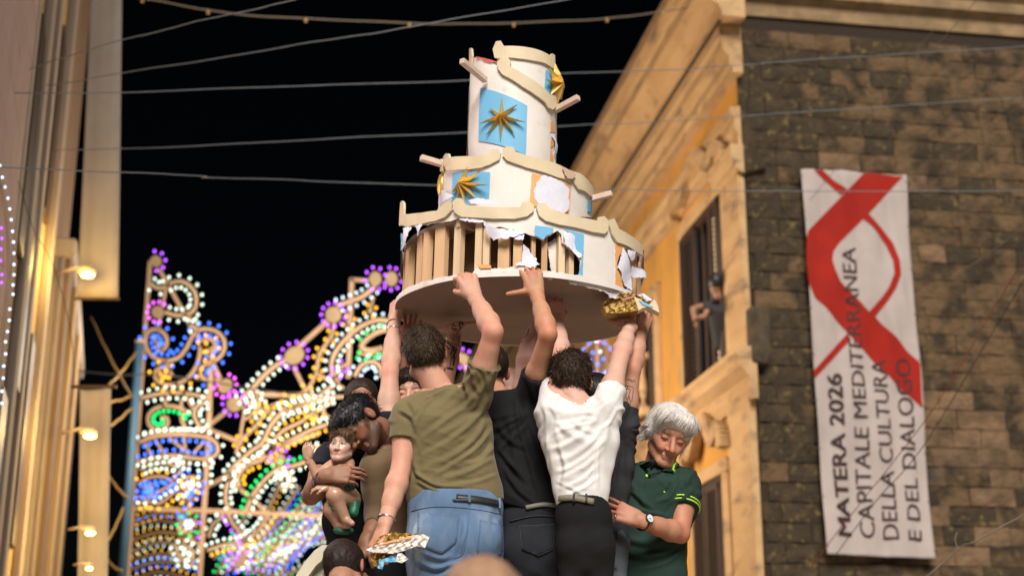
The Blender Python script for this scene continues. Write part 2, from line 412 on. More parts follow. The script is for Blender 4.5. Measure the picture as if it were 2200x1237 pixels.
red = [[(1857, 371), (1735, 497), (1731, 512), (1731, 560), (1735, 603), (1751, 640), (1822, 716), (1901, 798), (1979, 878), (1974, 780), (1881, 680), (1868, 669), (1828, 626), (1806, 603), (1794, 580), (1788, 559), (1791, 540), (1802, 523), (1854, 471), (1865, 461), (1939, 380)],
       [(1748, 365), (1766, 366), (1818, 412), (1805, 420)],
       [(1865, 461), (1895, 490), (1920, 522), (1933, 560), (1934, 590), (1922, 622), (1905, 648), (1881, 680), (1868, 669), (1893, 640), (1909, 616), (1920, 588), (1918, 560), (1905, 527), (1885, 500), (1854, 471)],
       [(1819, 717), (1827, 729), (1751, 812), (1749, 795)]]
for q, pl in enumerate(red):
    sz_ = densify([bh(*p) for p in pl], .035); v2, f2 = cdt_poly(sz_, .035)
    link('red_ribbon', mesh_np('red_ribbon', [bpt(s, z, .006 + .0008 * q) for s, z in v2], f2), M_red, ban, smooth=True)
def text_mesh(body, size=1., bold=0.):
    cu = bpy.data.curves.new('lettering', 'FONT'); cu.body = body; cu.size = size; cu.offset = bold; cu.resolution_u = 3
    o = bpy.data.objects.new('lettering', cu); COL.objects.link(o)
    bpy.context.view_layer.update()
    me = bpy.data.meshes.new_from_object(o.evaluated_get(bpy.context.evaluated_depsgraph_get())); bpy.data.objects.remove(o); bpy.data.curves.remove(cu)
    n = len(me.vertices); co = np.empty(n * 3, dtype=np.float32); me.vertices.foreach_get('co', co); return me, co.reshape(-1, 3)
M_ink = mat('dark_ink', (.035, .012, .012), .8)
lines = [('MATERA 2026', (1829, 1150), (1806, 803), 30, .018), ('CAPITALE MEDITERRANEA', (1880, 1155), (1838, 531), 32, 0.004), ('DELLA CULTURA', (1930, 1158), (1903, 771), 32, .004), ('E DEL DIALOGO', (1980, 1161), (1954, 771), 32, .004)]
for body, a, b, cap, bold in lines:
    a2, b2 = np.array(bh(*a)), np.array(bh(*b)); me, co = text_mesh(body, 1., 0.)
    x0, x1 = co[:, 0].min(), co[:, 0].max(); y0, y1 = max(co[:, 1].min(), 0), co[:, 1].max()
    L_ = np.linalg.norm(b2 - a2); d = (b2 - a2) / L_; up = np.array([-d[1], d[0]]); chh = cap / FPX * Yc * 1.03
    bmt = bmesh.new(); bmt.from_mesh(me); bmesh.ops.triangulate(bmt, faces=bmt.faces[:]); bmesh.ops.subdivide_edges(bmt, edges=bmt.edges[:], cuts=1, use_grid_fill=True); bmt.to_mesh(me); bmt.free()
    n = len(me.vertices); co = np.empty(n * 3, dtype=np.float32); me.vertices.foreach_get('co', co); co = co.reshape(-1, 3)
    new = []
    for x, y, _ in co:
        p = a2 + d * (x - x0) / (x1 - x0) * L_ + up * (y / y1) * chh; new.append(bpt(p[0], p[1], .012))
    me.vertices.foreach_set('co', np.array(new, dtype=np.float32).ravel()); 
    if bold > .01:
        fs_ = [tuple(p.vertices) for p in me.polygons]; base_ = np.array(new); vv_ = []; ff_ = []
        for q_, (da, db) in enumerate(((-1, 0), (1, 0), (0, -1), (0, 1), (.7, .7), (-.7, .7), (.7, -.7), (-.7, -.7))):
            sh_ = (dD * (d[0] * da + up[0] * db) + V((0, 0, d[1] * da + up[1] * db))) * .0055 + nD * .0004 * q_; vv_.append(base_ + sh_); ff_ += [tuple(i + q_ * len(base_) for i in f) for f in fs_]
        me = mesh_np('lettering', np.vstack(vv_), ff_)
    link('lettering', me, M_ink, ban, kind='stuff')
    if body.startswith('MATERA'):        # slash through the zero
        zc = a2 + d * L_ * .72 + up * chh * .5
        q0 = zc - d * .03 - up * chh * .28; q1 = zc + d * .03 + up * chh * .28
        MB().beam(bpt(q0[0], q0[1], .015), bpt(q1[0], q1[1], .015), .014, .004, up=nD).build('zero_slash', M_ink, ban)
for j in range(9):                     # eyelets and ties down both edges
    for u in (0, 1):
        s, z = buv(u, .02 + .96 * j / 8); sg = -1 if u == 0 else 1
        MB().tube([bpt(s - sg * .02, z, .006), bpt(s + sg * .05, z, -.04), dark(s + sg * .09, z, .02)], .006, 5).build('tie', M_wood, ban)

# ================================================================ left: pale ashlar house, then the yellow lit front
aL = R_(15.3); dL = V((-math.sin(aL), math.cos(aL), 0)); nL = V((math.cos(aL), math.sin(aL), 0))
def lf(t, z, o): return dL * t + nL * o + V((0, 0, z))         # o: offset from the camera's own line, to the right
M_pink = mat('pink_limestone', (.62, .47, .44), .9, col2=(.54, .40, .37), nscale=2, bump=.25, bscale=20)
M_lyel = mat('gold_plaster', (.52, .36, .17), .85, col2=(.42, .29, .14), nscale=1, bump=.2, bscale=14, stretch=(1, 1, .3))
M_lpale = mat('greige_stone', (.42, .36, .32), .9, col2=(.34, .29, .25), nscale=2, bump=.3, bscale=14, stretch=(1, 1, .3))
OA = -.95
la = empty('stone_house', lf(6, 0, OA), 'pale pinkish ashlar house corner at the left edge, nearest to the viewer', 'house')
MB().prism([lf(3.4, 0, OA - .02), lf(10.8, 0, OA - .02), lf(10.8, 0, -4), lf(3.4, 0, -4)], (0, 0, 13)).build('wall', M_pink, la)
rnd = random.Random(5); z = 1.6; row = 0
while z < 9.0:
    t = 5.4 + (.35 if row % 2 else 0)
    while t < 10.78:
        w = min(.7, 10.8 - t)
        MB().box(lf(t + w / 2, z + .175, OA - .015 + rnd.uniform(0, .003)), dL * (w / 2 - .003), nL * .012, (0, 0, .172)).build('stone_block', M_pink, la)
        t += .7
    z += .35; row += 1
lb = empty('town_house', lf(9.4, 0, OA), 'long gold lit town house front with pilasters running away beside the pale house', 'house')
MB().prism([lf(10.8, 0, OA - .06), lf(16, 0, OA - .06), lf(16, 0, -6), lf(10.8, 0, -6)], (0, 0, 15)).build('wall', M_lyel, lb)
for t, w, h_ in ((11.0, .3, .06), (12.3, .4, .07), (13.4, .35, .06), (15.2, .45, .09)):
    MB().box(lf(t, 7.5, OA - .06 + h_ / 2), dL * w / 2, nL * h_ / 2, (0, 0, 7.45)).build('pilaster', M_lpale, lb, bevel=.01)
for t, zc in ((11.7, 6.3), (11.7, 3.1), (12.8, 5.4), (14.3, 4.2), (14.3, 7.5)): MB().box(lf(t, zc, OA - .04), dL * .28, nL * .03, (0, 0, 1.0)).build('shutter', M_wood, lb)
M_brown = mat('brown_plaster', (.24, .16, .10), .9, col2=(.17, .11, .07), nscale=1, bump=.2, bscale=12, stretch=(1, 1, .3))
lc = empty('corner_house', lf(16, 0, -.8), 'brown corner house with pale mouldings stepping out behind the gold front', 'house')
MB().prism([lf(16, 0, -.78), lf(22, 0, -.78), lf(22, 0, -6), lf(16, 0, -6)], (0, 0, 6.6)).build('wall', M_brown, lc)
MB().prism([lf(15.9, 6.6, -.72), lf(22.1, 6.6, -.72), lf(22.1, 6.6, -6), lf(15.9, 6.6, -6)], (0, 0, .22)).build('ledge', M_lpale, lc, bevel=.03)
MB().prism([lf(16.01, 6.8, -.97), lf(19, 6.8, -.97), lf(19, 6.8, -6), lf(16.01, 6.8, -6)], (0, 0, 12)).build('upper_wall', M_brown, lc)
for o_, r_, z0_, z1_ in ((-.93, .04, 0, 6.6), (-.86, .03, 0, 6.6), (-1.10, .06, 6.8, 18), (-1.0, .04, 6.8, 18)):
    MB().tube([lf(15.96, z0_, o_), lf(15.96, z1_, o_)], r_, 10).build('corner_moulding', M_lpale, lc, smooth=True)
for t, w in ((17.2, .5), (19.5, .6)):
    MB().box(lf(t, 3.3, -.76), dL * w / 2, nL * .035, (0, 0, 3.25)).build('pilaster', M_lyel, lc, bevel=.01)
# hanging pale banners seen nearly edge-on past the corner house
def hang(px0, px1, py0, py1, Y, label, l=8):
    a, b = P(px0, py0, Y), P(px1, py0, Y); c, d = P(px0 - l, py1, Y), P(px1 - 11, py1, Y)
    n, m = 14, 30; vs = []; fs = []
    for j in range(m + 1):
        for i in range(n + 1):
            u, v = i / n, j / m; p = (a * (1 - u) + b * u) * (1 - v) + (c * (1 - u) + d * u) * v
            vs.append(p + V((0, .025 * math.sin(u * 5 + v * 2) + .006 * math.sin(u * 13), 0)))
    for j in range(m):
        for i in range(n): q = j * (n + 1) + i; fs.append((q, q + 1, q + n + 2, q + n + 1))
    me = mesh_np('cloth', vs, fs); bm = bmesh.new(); bm.from_mesh(me); bmesh.ops.solidify(bm, geom=bm.faces[:], thickness=.006); bm.to_mesh(me); bm.free()
    r = empty('hanging_cloth', c, label, 'hanging cloth', 'pale cloths hung down the corner house')
    link('cloth', me, mat('grey_cloth', (.40, .36, .33), .85, col2=(.33, .3, .27), nscale=1.2), r, smooth=True)
    MB().tube([a + V((-.1, 0, .03)), b + V((.05, 0, .03))], .02, 6).build('pole', M_wood, r)
    MB().tube([c + V((-.02, 0, -.01)), d + V((.02, 0, -.01))], .015, 6).build('weight_bar', M_wood, r)
hang(198, 264, -60, 640, 15.0, 'long pale grey cloth hung from the roof against the night sky, upper of the two', 34)
hang(172, 240, 836, 1300, 15.4, 'pale brown cloth hung below the upper long one, behind the second wall lamp')
# wall lamps with warm bulbs
M_glow = mat('lamp_glow', (1, .8, .3), .4, emit=(1., .55, .12), estr=30)
def wall_lamp(px, py, Y, sc, en, label):
    c = P(px, py, Y); r = empty('wall_lamp', c - V((.3 * sc, 0, 0)), label, 'lamp', 'warm lamps down the left side of the street')
    MB().tube([c + V((-.32, .1, .02)) * sc, c + V((-.1, 0, .05)) * sc, c + V((.05, 0, .045)) * sc], .018 * sc, 8).build('arm', M_lpale, r, smooth=True)
    vs, fs = lathe([(0, .06), (.06, .055), (.1, .02), (.105, 0), (.09, .0)], 16)
    m_ = MB(); m_.add([V(v) * sc + c for v in vs], fs); m_.build('shade', M_lpale, r, smooth=True)
    me = bpy.data.meshes.new('bulb'); bm = bmesh.new(); bmesh.ops.create_icosphere(bm, subdivisions=2, radius=.05 * sc); 
    for v in bm.verts: v.co.z *= .6; v.co.x *= 1.35
    bm.to_mesh(me); bm.free()
    o = bpy.data.objects.new('bulb', me); me.materials.append(M_glow); COL.objects.link(o); o.parent = r; o.location = tuple(c + V((.02, 0, -.03)) * 1 - ORG[r.name])
    ld = bpy.data.lights.new('lamp_light', 'POINT'); ld.energy = en; ld.color = (1, .62, .16); ld.shadow_soft_size = .12
    lo = bpy.data.objects.new('lamp_light', ld); COL.objects.link(lo); lo.parent = r; lo.location = tuple(c + V((.1, -.5, -.1)) - ORG[r.name])
wall_lamp(185, 585, 14.6, 1.05, 45, 'highest and largest of the warm wall lamps beside the hanging cloth')
wall_lamp(190, 930, 14.7, .95, 38, 'second warm wall lamp down, left of the blue pole')
wall_lamp(190, 1138, 14.8, .72, 26, 'third warm wall lamp down the left side')
wall_lamp(188, 1214, 14.9, .5, 14, 'lowest and smallest warm wall lamp at the bottom left')
# ================================================================ light frames (luminarie)
M_lw = mat('frame_wood', (.46, .30, .18), .75, col2=(.36, .23, .13), nscale=3)
BC = {'w': (.80, 1., .88), 'c': (.62, .82, 1.), 'b': (.04, .16, 1.), 'y': (1., .52, .02), 'v': (.42, .08, 1.), 'g': (.0, .85, .18), 'm': (.8, .12, .9)}
BM = {}
for k, c in BC.items():
    me = bpy.data.meshes.new('bulb'); bm = bmesh.new(); bmesh.ops.create_icosphere(bm, subdivisions=1, radius=.0235)
    for v in bm.verts: v.co.z *= 1.15
    bm.to_mesh(me); bm.free(); me.polygons.foreach_set('use_smooth', np.ones(len(me.polygons), dtype=bool))
    m_ = mat('bulb_' + {'w': 'white', 'c': 'cool', 'b': 'blue', 'y': 'amber', 'v': 'violet', 'g': 'green', 'm': 'magenta'}[k], c, .4, emit=c, estr={'w': 1.55, 'c': 1.7, 'b': 2.8, 'y': 1.8, 'v': 2.6, 'g': 1.7, 'm': 2.2}[k])
    m_.cycles.emission_sampling = 'NONE'
    me.materials.append(m_); BM[k] = me
class Lum:
    def __init__(s, name, label, Y, base, cat='light frame'):
        s.Y = Y; s.root = empty(name, base, label, cat, 'festive light frames'); s.n = 0; s.extra = []; s.k = Y / FPX
    def pt(s, p, dy=0.): return P(p[0], p[1], s.Y + dy)
    def bulb(s, p, c, sc=1.):
        if s.n < 295:
            o = bpy.data.objects.new('bulb', BM[c]); COL.objects.link(o); o.parent = s.root; s.n += 1
            o.location = tuple(s.pt(p, -.04) - ORG[s.root.name]); o.scale = (sc, sc, sc)
        else: s.extra.append((p, c, sc))
    def flush(s):
        if not s.extra: return
        for c in set(e[1] for e in s.extra):
            src = BM[c]; nv = len(src.vertices); co = np.empty(nv * 3, dtype=np.float32); src.vertices.foreach_get('co', co); co = co.reshape(-1, 3)
            fs = np.array([tuple(p.vertices) for p in src.polygons]); vs = []; ff = []
            for i, (p, cc, sc) in enumerate([e for e in s.extra if e[1] == c]): vs.append(co * sc + s.pt(p, -.04)); ff.append(fs + i * nv)
            link('bulb_mass', mesh_np('bulb_mass', np.vstack(vs), np.vstack(ff)), None, s.root, True, kind='stuff').data.materials.append(src.materials[0])
    def line(s, pts, w=8, name='slat', dy=0., smooth=True, n=6):
        q = catmull(pts, n) if (smooth and len(pts) > 2) else [V(p) for p in pts]
        W_ = w * s.k; m_ = MB(); vs = []
        for i, p in enumerate(q):
            d = q[min(i + 1, len(q) - 1)] - q[max(i - 1, 0)]; d = d[:2] / (np.linalg.norm(d[:2]) + 1e-9); nn = np.array([-d[1], d[0]])
            a, b = p[:2] + nn * w / 2, p[:2] - nn * w / 2
            vs += [s.pt(a, dy), s.pt(b, dy), s.pt(b, dy + .04), s.pt(a, dy + .04)]
        m = len(q); fs = [(i * 4 + k, i * 4 + (k + 1) % 4, (i + 1) * 4 + (k + 1) % 4, (i + 1) * 4 + k) for i in range(m - 1) for k in range(4)] + [(3, 2, 1, 0), (m * 4 - 4, m * 4 - 3, m * 4 - 2, m * 4 - 1)]
        m_.add(vs, fs); m_.build(name, M_lw, s.root); return q
    def curve(s, pts, cols, off=12, gap=17, w=8, sides=(1, -1), bs=1., skip=0, **k):
        q = s.line(pts, w, **k)
        L_ = [0]
        for a, b in zip(q[:-1], q[1:]): L_.append(L_[-1] + np.linalg.norm((b - a)[:2]))
        for si, sd_ in enumerate(sides):
            c = cols[si % len(cols)]; d0 = gap * (.5 if si else .1) + skip
            while d0 < L_[-1]:
                i = max(0, np.searchsorted(L_, d0) - 1); i = min(i, len(q) - 2); t = (d0 - L_[i]) / max(L_[i + 1] - L_[i], 1e-6)
                p = q[i] * (1 - t) + q[i + 1] * t; d = (q[i + 1] - q[i])[:2]; d /= np.linalg.norm(d) + 1e-9; nn = np.array([d[1], -d[0]]) * sd_
                s.bulb(p[:2] + nn * off, c, bs); d0 += gap
    def blob(s, c, r, col, nb=9, a0=0, a1=360, rb=None, e=1., ang=0):
        c = V(c); ca, sa = math.cos(R_(ang)), math.sin(R_(ang)); pts = []
        for k in range(20):
            a = 2 * math.pi * k / 20; x, y = r * math.cos(a) * e, r * math.sin(a); pts.append(s.pt((c[0] + x * ca - y * sa, c[1] + x * sa + y * ca), -.01))
        MB().prism(pts, (0, .05, 0)).build('boss', mat('boss_wood', (.34, .25, .13), .85, col2=(.27, .19, .1), nscale=3), s.root)
        rb = rb or r + 9
        for k in range(nb):
            a = R_(a0 + (a1 - a0) * (k + .5) / nb); x, y = (rb + r * (e - 1)) * math.cos(a), rb * math.sin(a); s.bulb((c[0] + x * ca - y * sa, c[1] + x * sa + y * ca), col)
def c3(*l): return [(270 + x / 3.436, 520 + y / 3.436) for x, y in l]
def c4(*l): return [(270 + x / 3.196, 850 + y / 3.196) for x, y in l]
YL = 22.0
# ---- the slim tower at the left
T = Lum('light_frame_tower', 'slim tower of scrolling beige slats with white, blue and amber bulbs beside the blue pole', YL, P(350, 1237, YL))
T.line([(323, 560), (311, 720), (297, 920), (275, 1245)], 9, 'post', smooth=False, dy=.05)
T.line([(456, 745), (451, 850), (447, 960), (438, 1100), (429, 1245)], 11, 'post', smooth=False, dy=.05)
T.line([(284, 1091), (440, 1096), (620, 1104), (712, 1110)], 10, 'rail', smooth=False, dy=.06)
T.line(c3((245, 195), (480, 610)), 8); T.line(c3((300, 330), (270, 480)), 6); T.line(c3((255, 560), (240, 650)), 6)
T.line(c3((200, 690), (270, 800)), 6); T.line(c3((290, 870), (345, 985)), 6); T.line(c3((370, 1040), (330, 1110), (270, 1220)), 6); T.line(c3((370, 1040), (430, 1110), (500, 1235)), 6); T.line(c3((640, 880), (700, 1010)), 7)
T.line(c3((520, 660), (560, 750), (620, 830)), 8)
T.blob(c3((222, 140))[0], 12, 'v', 5, -120, 110, e=1.)
T.curve(c3((180, 300), (225, 335), (280, 335), (340, 300), (410, 290), (470, 320), (515, 380), (520, 460), (490, 515), (420, 540), (350, 535), (290, 515)), 'ww', 13, 17)
T.blob(c3((235, 515))[0], 13, 'm', 8, 60, 330)
T.curve(c3((600, 1020), (560, 990), (560, 930), (610, 890), (680, 860), (725, 800), (725, 720), (670, 660), (590, 640), (520, 660), (480, 720), (450, 780), (390, 850), (300, 875), (210, 850), (155, 780), (150, 700), (185, 650), (250, 650), (300, 700), (300, 765), (260, 800), (225, 760)), 'bb', 13, 17)
T.curve(c3((600, 790), (560, 760), (590, 715), (650, 730), (660, 800), (610, 830)), 'y', 8, 16, sides=(1,))
T.curve(c3((550, 740), (548, 830), (520, 920), (460, 1000), (380, 1045), (290, 1050), (225, 1010), (225, 950), (280, 925), (330, 960)), 'y', 13, 17, sides=(1,))
T.curve(c3((260, 985), (300, 965), (300, 1005), (255, 1000)), 'yy', 5, 11, w=4)
T.curve(c3((480, 550), (470, 610), (540, 640)), 'ww', 11, 17)
T.curve(c3((120, 1150), (210, 1125), (310, 1112), (420, 1112), (520, 1128), (620, 1150)), 'ww', 12, 17)
T.curve(c3((660, 1010), (700, 1020)), 'm', 10, 15); T.blob(c3((735, 1060))[0], 17, 'm', 8, -130, 150, e=.8, ang=40)
# below
T.curve(c4((420, 105), (330, 72), (225, 78), (160, 130), (165, 200), (225, 232), (285, 200), (280, 150), (235, 150)), 'g', 11, 13, sides=(1,))
T.curve(c4((420, 105), (385, 150), (410, 220)), 'g', 8, 20, sides=(1,))
T.curve(c4((560, 45), (500, 60), (470, 120), (495, 190), (545, 245)), 'ww', 12, 16)
T.curve(c4((90, 320), (180, 285), (300, 268), (430, 268), (560, 285), (625, 330), (625, 395), (560, 430), (450, 425), (330, 408), (200, 425), (80, 455)), 'wb', 12, 15)
T.curve(c4((130, 270), (250, 250), (400, 245), (540, 240)), 'w', 5, 14, w=5, sides=(1,))
for a, b in (((280, 40), (250, 90)), ((380, 20), (410, 370)), ((200, 300), (270, 400)), ((300, 290), (440, 400)), ((540, 310), (460, 400)), ((180, 430), (140, 320))): T.line(c4(a, b), 6, dy=.03)
T.curve(c4((90, 600), (160, 560), (260, 555), (340, 600), (400, 640), (520, 580)), 'yb', 11, 15, w=6)
T.curve(c4((70, 690), (160, 700), (240, 650), (330, 600), (420, 560), (480, 560), (500, 620), (440, 700), (370, 740)), 'bw', 12, 14, w=6)
T.curve(c4((100, 510), (170, 470), (270, 460), (350, 480), (400, 450), (390, 500), (330, 560)), 'ww', 12, 14, w=6)
T.curve(c4((70, 740), (150, 725), (230, 735), (300, 690), (360, 640), (430, 650), (480, 590)), 'by', 12, 14, w=6)
T.curve(c4((110, 640), (180, 610), (170, 690), (120, 660)), 'bb', 9, 12, w=5)
T.curve(c4((400, 660), (470, 650), (440, 720), (380, 700)), 'yb', 9, 12, w=5)
T.curve(c4((540, 440), (545, 520), (540, 620)), 'ww', 14, 15, w=4)
T.flush()
# ---- big wing, its crest rising to the right
Wg = Lum('light_frame_wing', 'great curved wing of beige slats and bulbs behind the bent dark haired man', YL + .4, P(640, 1237, YL))
c3f = lambda *l: l
Wg.line([(756, 598), (752, 700), (748, 812)], 10, 'post', smooth=False, dy=.05); Wg.line([(753, 600), (792, 603)], 8, 'post', smooth=False, dy=.05)
Wg.line([(552, 847), (640, 848), (760, 852)], 10, 'rail', smooth=False, dy=.05)
Wg.curve(c3((840, 1170), (930, 1085), (1020, 985), (1110, 910), (1190, 865)), 'ww', 12, 17, w=10)
Wg.blob(c3((1245, 835))[0], 18, 'v', 11, 0, 360, e=1.25, ang=-35); Wg.line(c3((1275, 775), (1490, 585)), 10, smooth=False)
Wg.blob(c3((1533, 535))[0], 17, 'v', 11, 0, 360); Wg.curve(c3((1560, 470), (1650, 440), (1750, 400), (1840, 330)), 'cc', 13, 16, w=10)
Wg.blob(c3((1843, 270))[0], 13, 'v', 8, 60, 400, e=1.2, ang=90); Wg.blob(c3((1962, 270))[0], 13, 'v', 7, 150, 420, e=1.2, ang=90)
Wg.blob(c3((800, 1195))[0], 16, 'v', 9, 60, 370)
for p in c3((1517, 697), (1433, 825), (1410, 970), (1328, 1100), (1195, 1160), (1805, 505), (1650, 590), (1000, 1240)):
    Wg.blob(p, 6, 'y', 4, 20, 380, rb=14)
Wg.line(c3((1540, 600), (1517, 697), (1433, 825), (1405, 970), (1328, 1100), (1195, 1160), (1000, 1240)), 7)
Wg.line(c3((1240, 920), (1325, 1090)), 8); Wg.line(c3((1420, 975), (1610, 1080)), 7); Wg.line(c3((1805, 505), (1830, 400)), 5)
Wg.curve(c3((1570, 1030), (1525, 960), (1525, 870), (1570, 780), (1650, 690), (1750, 615), (1860, 575), (1980, 590)), 'cw', 13, 15, w=9)
Wg.curve(c3((2010, 660), (1900, 650), (1800, 700), (1740, 770), (1800, 800), (1900, 780)), 'g', 11, 16, sides=(-1,), w=10)
Wg.curve(c3((1710, 820), (1800, 830), (1900, 800), (2020, 850)), 'g', 10, 17, sides=(-1,), w=5)
Wg.curve(c3((1690, 990), (1740, 910), (1820, 880), (1880, 920), (1890, 1000)), 'cc', 12, 15, w=8)
Wg.curve(c3((1540, 1010), (1580, 930), (1660, 890)), 'v', 11, 17, w=7)
Wg.curve(c3((860, 1225), (960, 1150), (960, 1090)), 'ww', 12, 16, w=8)
Wg.curve(c3((1130, 1237), (1300, 1190), (1430, 1130), (1530, 1060), (1570, 1030)), 'ww', 12, 16, w=9)
Wg.line(c4((560, 210), (700, 100)), 9, smooth=False); Wg.line(c4((570, 230), (790, 320)), 9, smooth=False); Wg.line(c4((560, 620), (690, 550), (960, 390), (1320, 260)), 9)
for p in c4((885, 215), (785, 320), (980, 100), (1280, 120), (1110, 30)): Wg.blob(p, 6, 'y', 4, 20, 380, rb=14)
Wg.line(c4((1110, 30), (980, 100), (885, 215), (785, 320), (760, 400)), 7); Wg.line(c4((835, 0), (800, 200), (785, 320)), 6); Wg.line(c4((820, 160), (1110, 30)), 6)
Wg.curve(c4((720, 560), (690, 640), (690, 730), (720, 790)), 'ww', 11, 15, w=8)
Wg.curve(c4((700, 540), (760, 470), (860, 380), (940, 320), (1000, 200), (1100, 100), (1250, 60), (1420, 10)), 'ww', 12, 15, w=9)
Wg.curve(c4((790, 640), (770, 560), (830, 480), (930, 440), (1000, 370), (1140, 300), (1260, 240), (1400, 190)), 'wy', 12, 15, w=8)
Wg.curve(c4((1000, 330), (1080, 240), (1200, 180), (1290, 120), (1330, 190)), 'yy', 12, 16, w=7)
Wg.curve(c4((850, 140), (920, 60), (900, 0)), 'ww', 12, 15, w=8)
Wg.curve(c4((1430, 50), (1370, 60), (1360, 120), (1420, 160)), 'w', 9, 14, w=8, sides=(-1,))
Wg.line(c4((940, 340), (1020, 490)), 7); Wg.line(c4((700, 570), (860, 700), (960, 790)), 8)
Wg.blob(c4((1055, 435))[0], 13, 'v', 6, 150, 420)
Wg.curve(c4((830, 780), (870, 680), (960, 570), (1050, 500), (1150, 480), (1240, 450)), 'gw', 12, 15, w=8)
Wg.curve(c4((1040, 580), (1060, 530), (1110, 520), (1140, 570), (1110, 630), (1060, 620)), 'ww', 6, 13, w=7)
Wg.curve(c4((1260, 400), (1270, 360), (1330, 350), (1370, 390), (1330, 430)), 'ww', 7, 13, w=8)
Wg.blob(c4((775, 1130))[0], 14, 'v', 8, 0, 360, ang=-20, e=1.3)
Wg.curve(c4((700, 800), (740, 880), (810, 970), (820, 1080), (760, 1180)), 'wv', 12, 14, w=9)
Wg.curve(c4((570, 970), (600, 880), (660, 830), (650, 780)), 'ww', 11, 15, w=7)
Wg.curve(c4((560, 1060), (680, 1020), (800, 1000), (900, 930), (960, 860), (1000, 790)), 'wy', 12, 13, w=7)
Wg.flush()
# ---- arches further down the street, denser and smaller
rnd = random.Random(11)
def far_arch(Y, label, cx0, cx1, ytop, nrow, pal, rays=True):
    A = Lum('light_frame_arch', label, Y, P((cx0 + cx1) / 2, 1237, Y))
    for q in range(nrow):
        t = q / max(1, nrow - 1); c = rnd.choice(pal)
        if rays:
            x0 = cx0 + (cx1 - cx0) * rnd.uniform(-.1, .55); x1 = x0 + rnd.uniform(90, 230); y0 = 1240 - 30 * rnd.random(); y1 = ytop + (1200 - ytop) * t * .8 + rnd.uniform(-15, 15); x1 = min(x1, cx1 + 10)
            mid = ((x0 + x1) / 2 + rnd.uniform(-30, 10), (y0 + y1) / 2 + rnd.uniform(-25, 25)); pts = [(x0, y0 - t * 30), mid, (x1, y1)]
        else:
            y = ytop + (1237 - ytop) * t + rnd.uniform(-4, 4); b = rnd.uniform(4, 16); pts = [(cx0, y + b), ((cx0 + cx1) / 2 + rnd.uniform(-15, 15), y - b * .5), (cx1, y + b + rnd.uniform(-6, 6))]
        A.curve(pts, c, rnd.choice((8, 9, 10)), rnd.choice((14, 15, 16)), w=5, bs=Y / YL * rnd.uniform(.6, .78), n=4, dy=rnd.uniform(0, .3))
    A.flush()
far_arch(24.5, 'dense rows of amber, white and blue bulbs low behind the slim tower', 284, 425, 1102, 7, ['yw', 'wy', 'bw', 'ww', 'bb', 'gv', 'wb', 'yy'], rays=False)
far_arch(25.5, 'fan of amber, green and white bulbs behind the lower wing, upper layer', 520, 720, 935, 8, ['gw', 'wy', 'vg', 'wb', 'gb', 'yg', 'bw', 'gv'])
far_arch(28, 'fan of crowded white, violet and amber bulbs further back, lower layer', 450, 710, 1040, 9, ['wy', 'wv', 'bw', 'yw', 'gb', 'wb', 'yv', 'gw'])
far_arch(31, 'farthest light arch, a haze of small bulbs behind the lower wing', 455, 705, 1100, 7, ['yw', 'wb', 'vw', 'wg', 'ww', 'wy'])
F2 = Lum('light_frame_flower', 'white flower of six bulbs on crossing slats in the lower part of the slim tower', YL + .2, P(400, 1237, YL))
fl = c4((432, 880))[0]
for k in range(7): F2.bulb((fl[0] + (8 * math.cos(k * 1.047) if k < 6 else 0), fl[1] + (8 * math.sin(k * 1.047) if k < 6 else 0)), 'c')
F2.line(c4((370, 800), (400, 950), (530, 1030)), 8); F2.line(c4((490, 850), (410, 960), (390, 1200)), 8)
for p, c in zip(c4((360, 810), (400, 825), (430, 805), (485, 825), (505, 870), (525, 880), (380, 830), (375, 940), (440, 960), (490, 935), (500, 970), (350, 885), (520, 825)), 'bbggvgggggvgv'): F2.bulb(p, c)
F2.curve(c4((400, 1015), (460, 1060), (465, 1120), (440, 1180)), 'ww', 10, 14, w=6)
F2.curve(c4((330, 1010), (370, 1100), (400, 1190)), 'ww', 10, 14, w=6)
# ---- blue bulb rosette under the cake at the right, in front of the far facade
Rz = Lum('light_frame_rosette', 'rosette of blue bulbs seen between the lifted arms right of the curly head', 21.0, P(1275, 860, 21))
for rad, nb in ((14, 5), (34, 12)): 
    for k in range(nb): a = 2 * math.pi * k / nb + rad; Rz.bulb((1283 + rad * math.cos(a), 768 + rad * 1.05 * math.sin(a)), 'b' if (k + nb) % 4 else 'c', 1.05)
for p in ((1222, 757), (1215, 742), (1262, 825), (1288, 832), (1250, 812), (1178, 830), (1172, 845), (1180, 815), (1273, 800), (1300, 803)): Rz.bulb(p, 'b', 1.05)
Rz.bulb((1302, 800), 'y'); Rz.bulb((1286, 732), 'm')
Rz.line([(1240, 768), (1283, 730), (1325, 768), (1283, 806), (1240, 768)], 5); Rz.line([(1283, 735), (1283, 860)], 6, smooth=False); Rz.line([(1180, 800), (1230, 850), (1330, 850)], 6)
Rx = Lum('light_frame_star', 'violet ringed boss of a light frame seen just right of the tattooed forearm', 22.0, P(1000, 860, 22))
Rx.blob((995, 770), 11, 'v', 7, 20, 300, e=1.2, ang=30); Rx.line([(940, 690), (990, 765), (1050, 900)], 8, smooth=False)
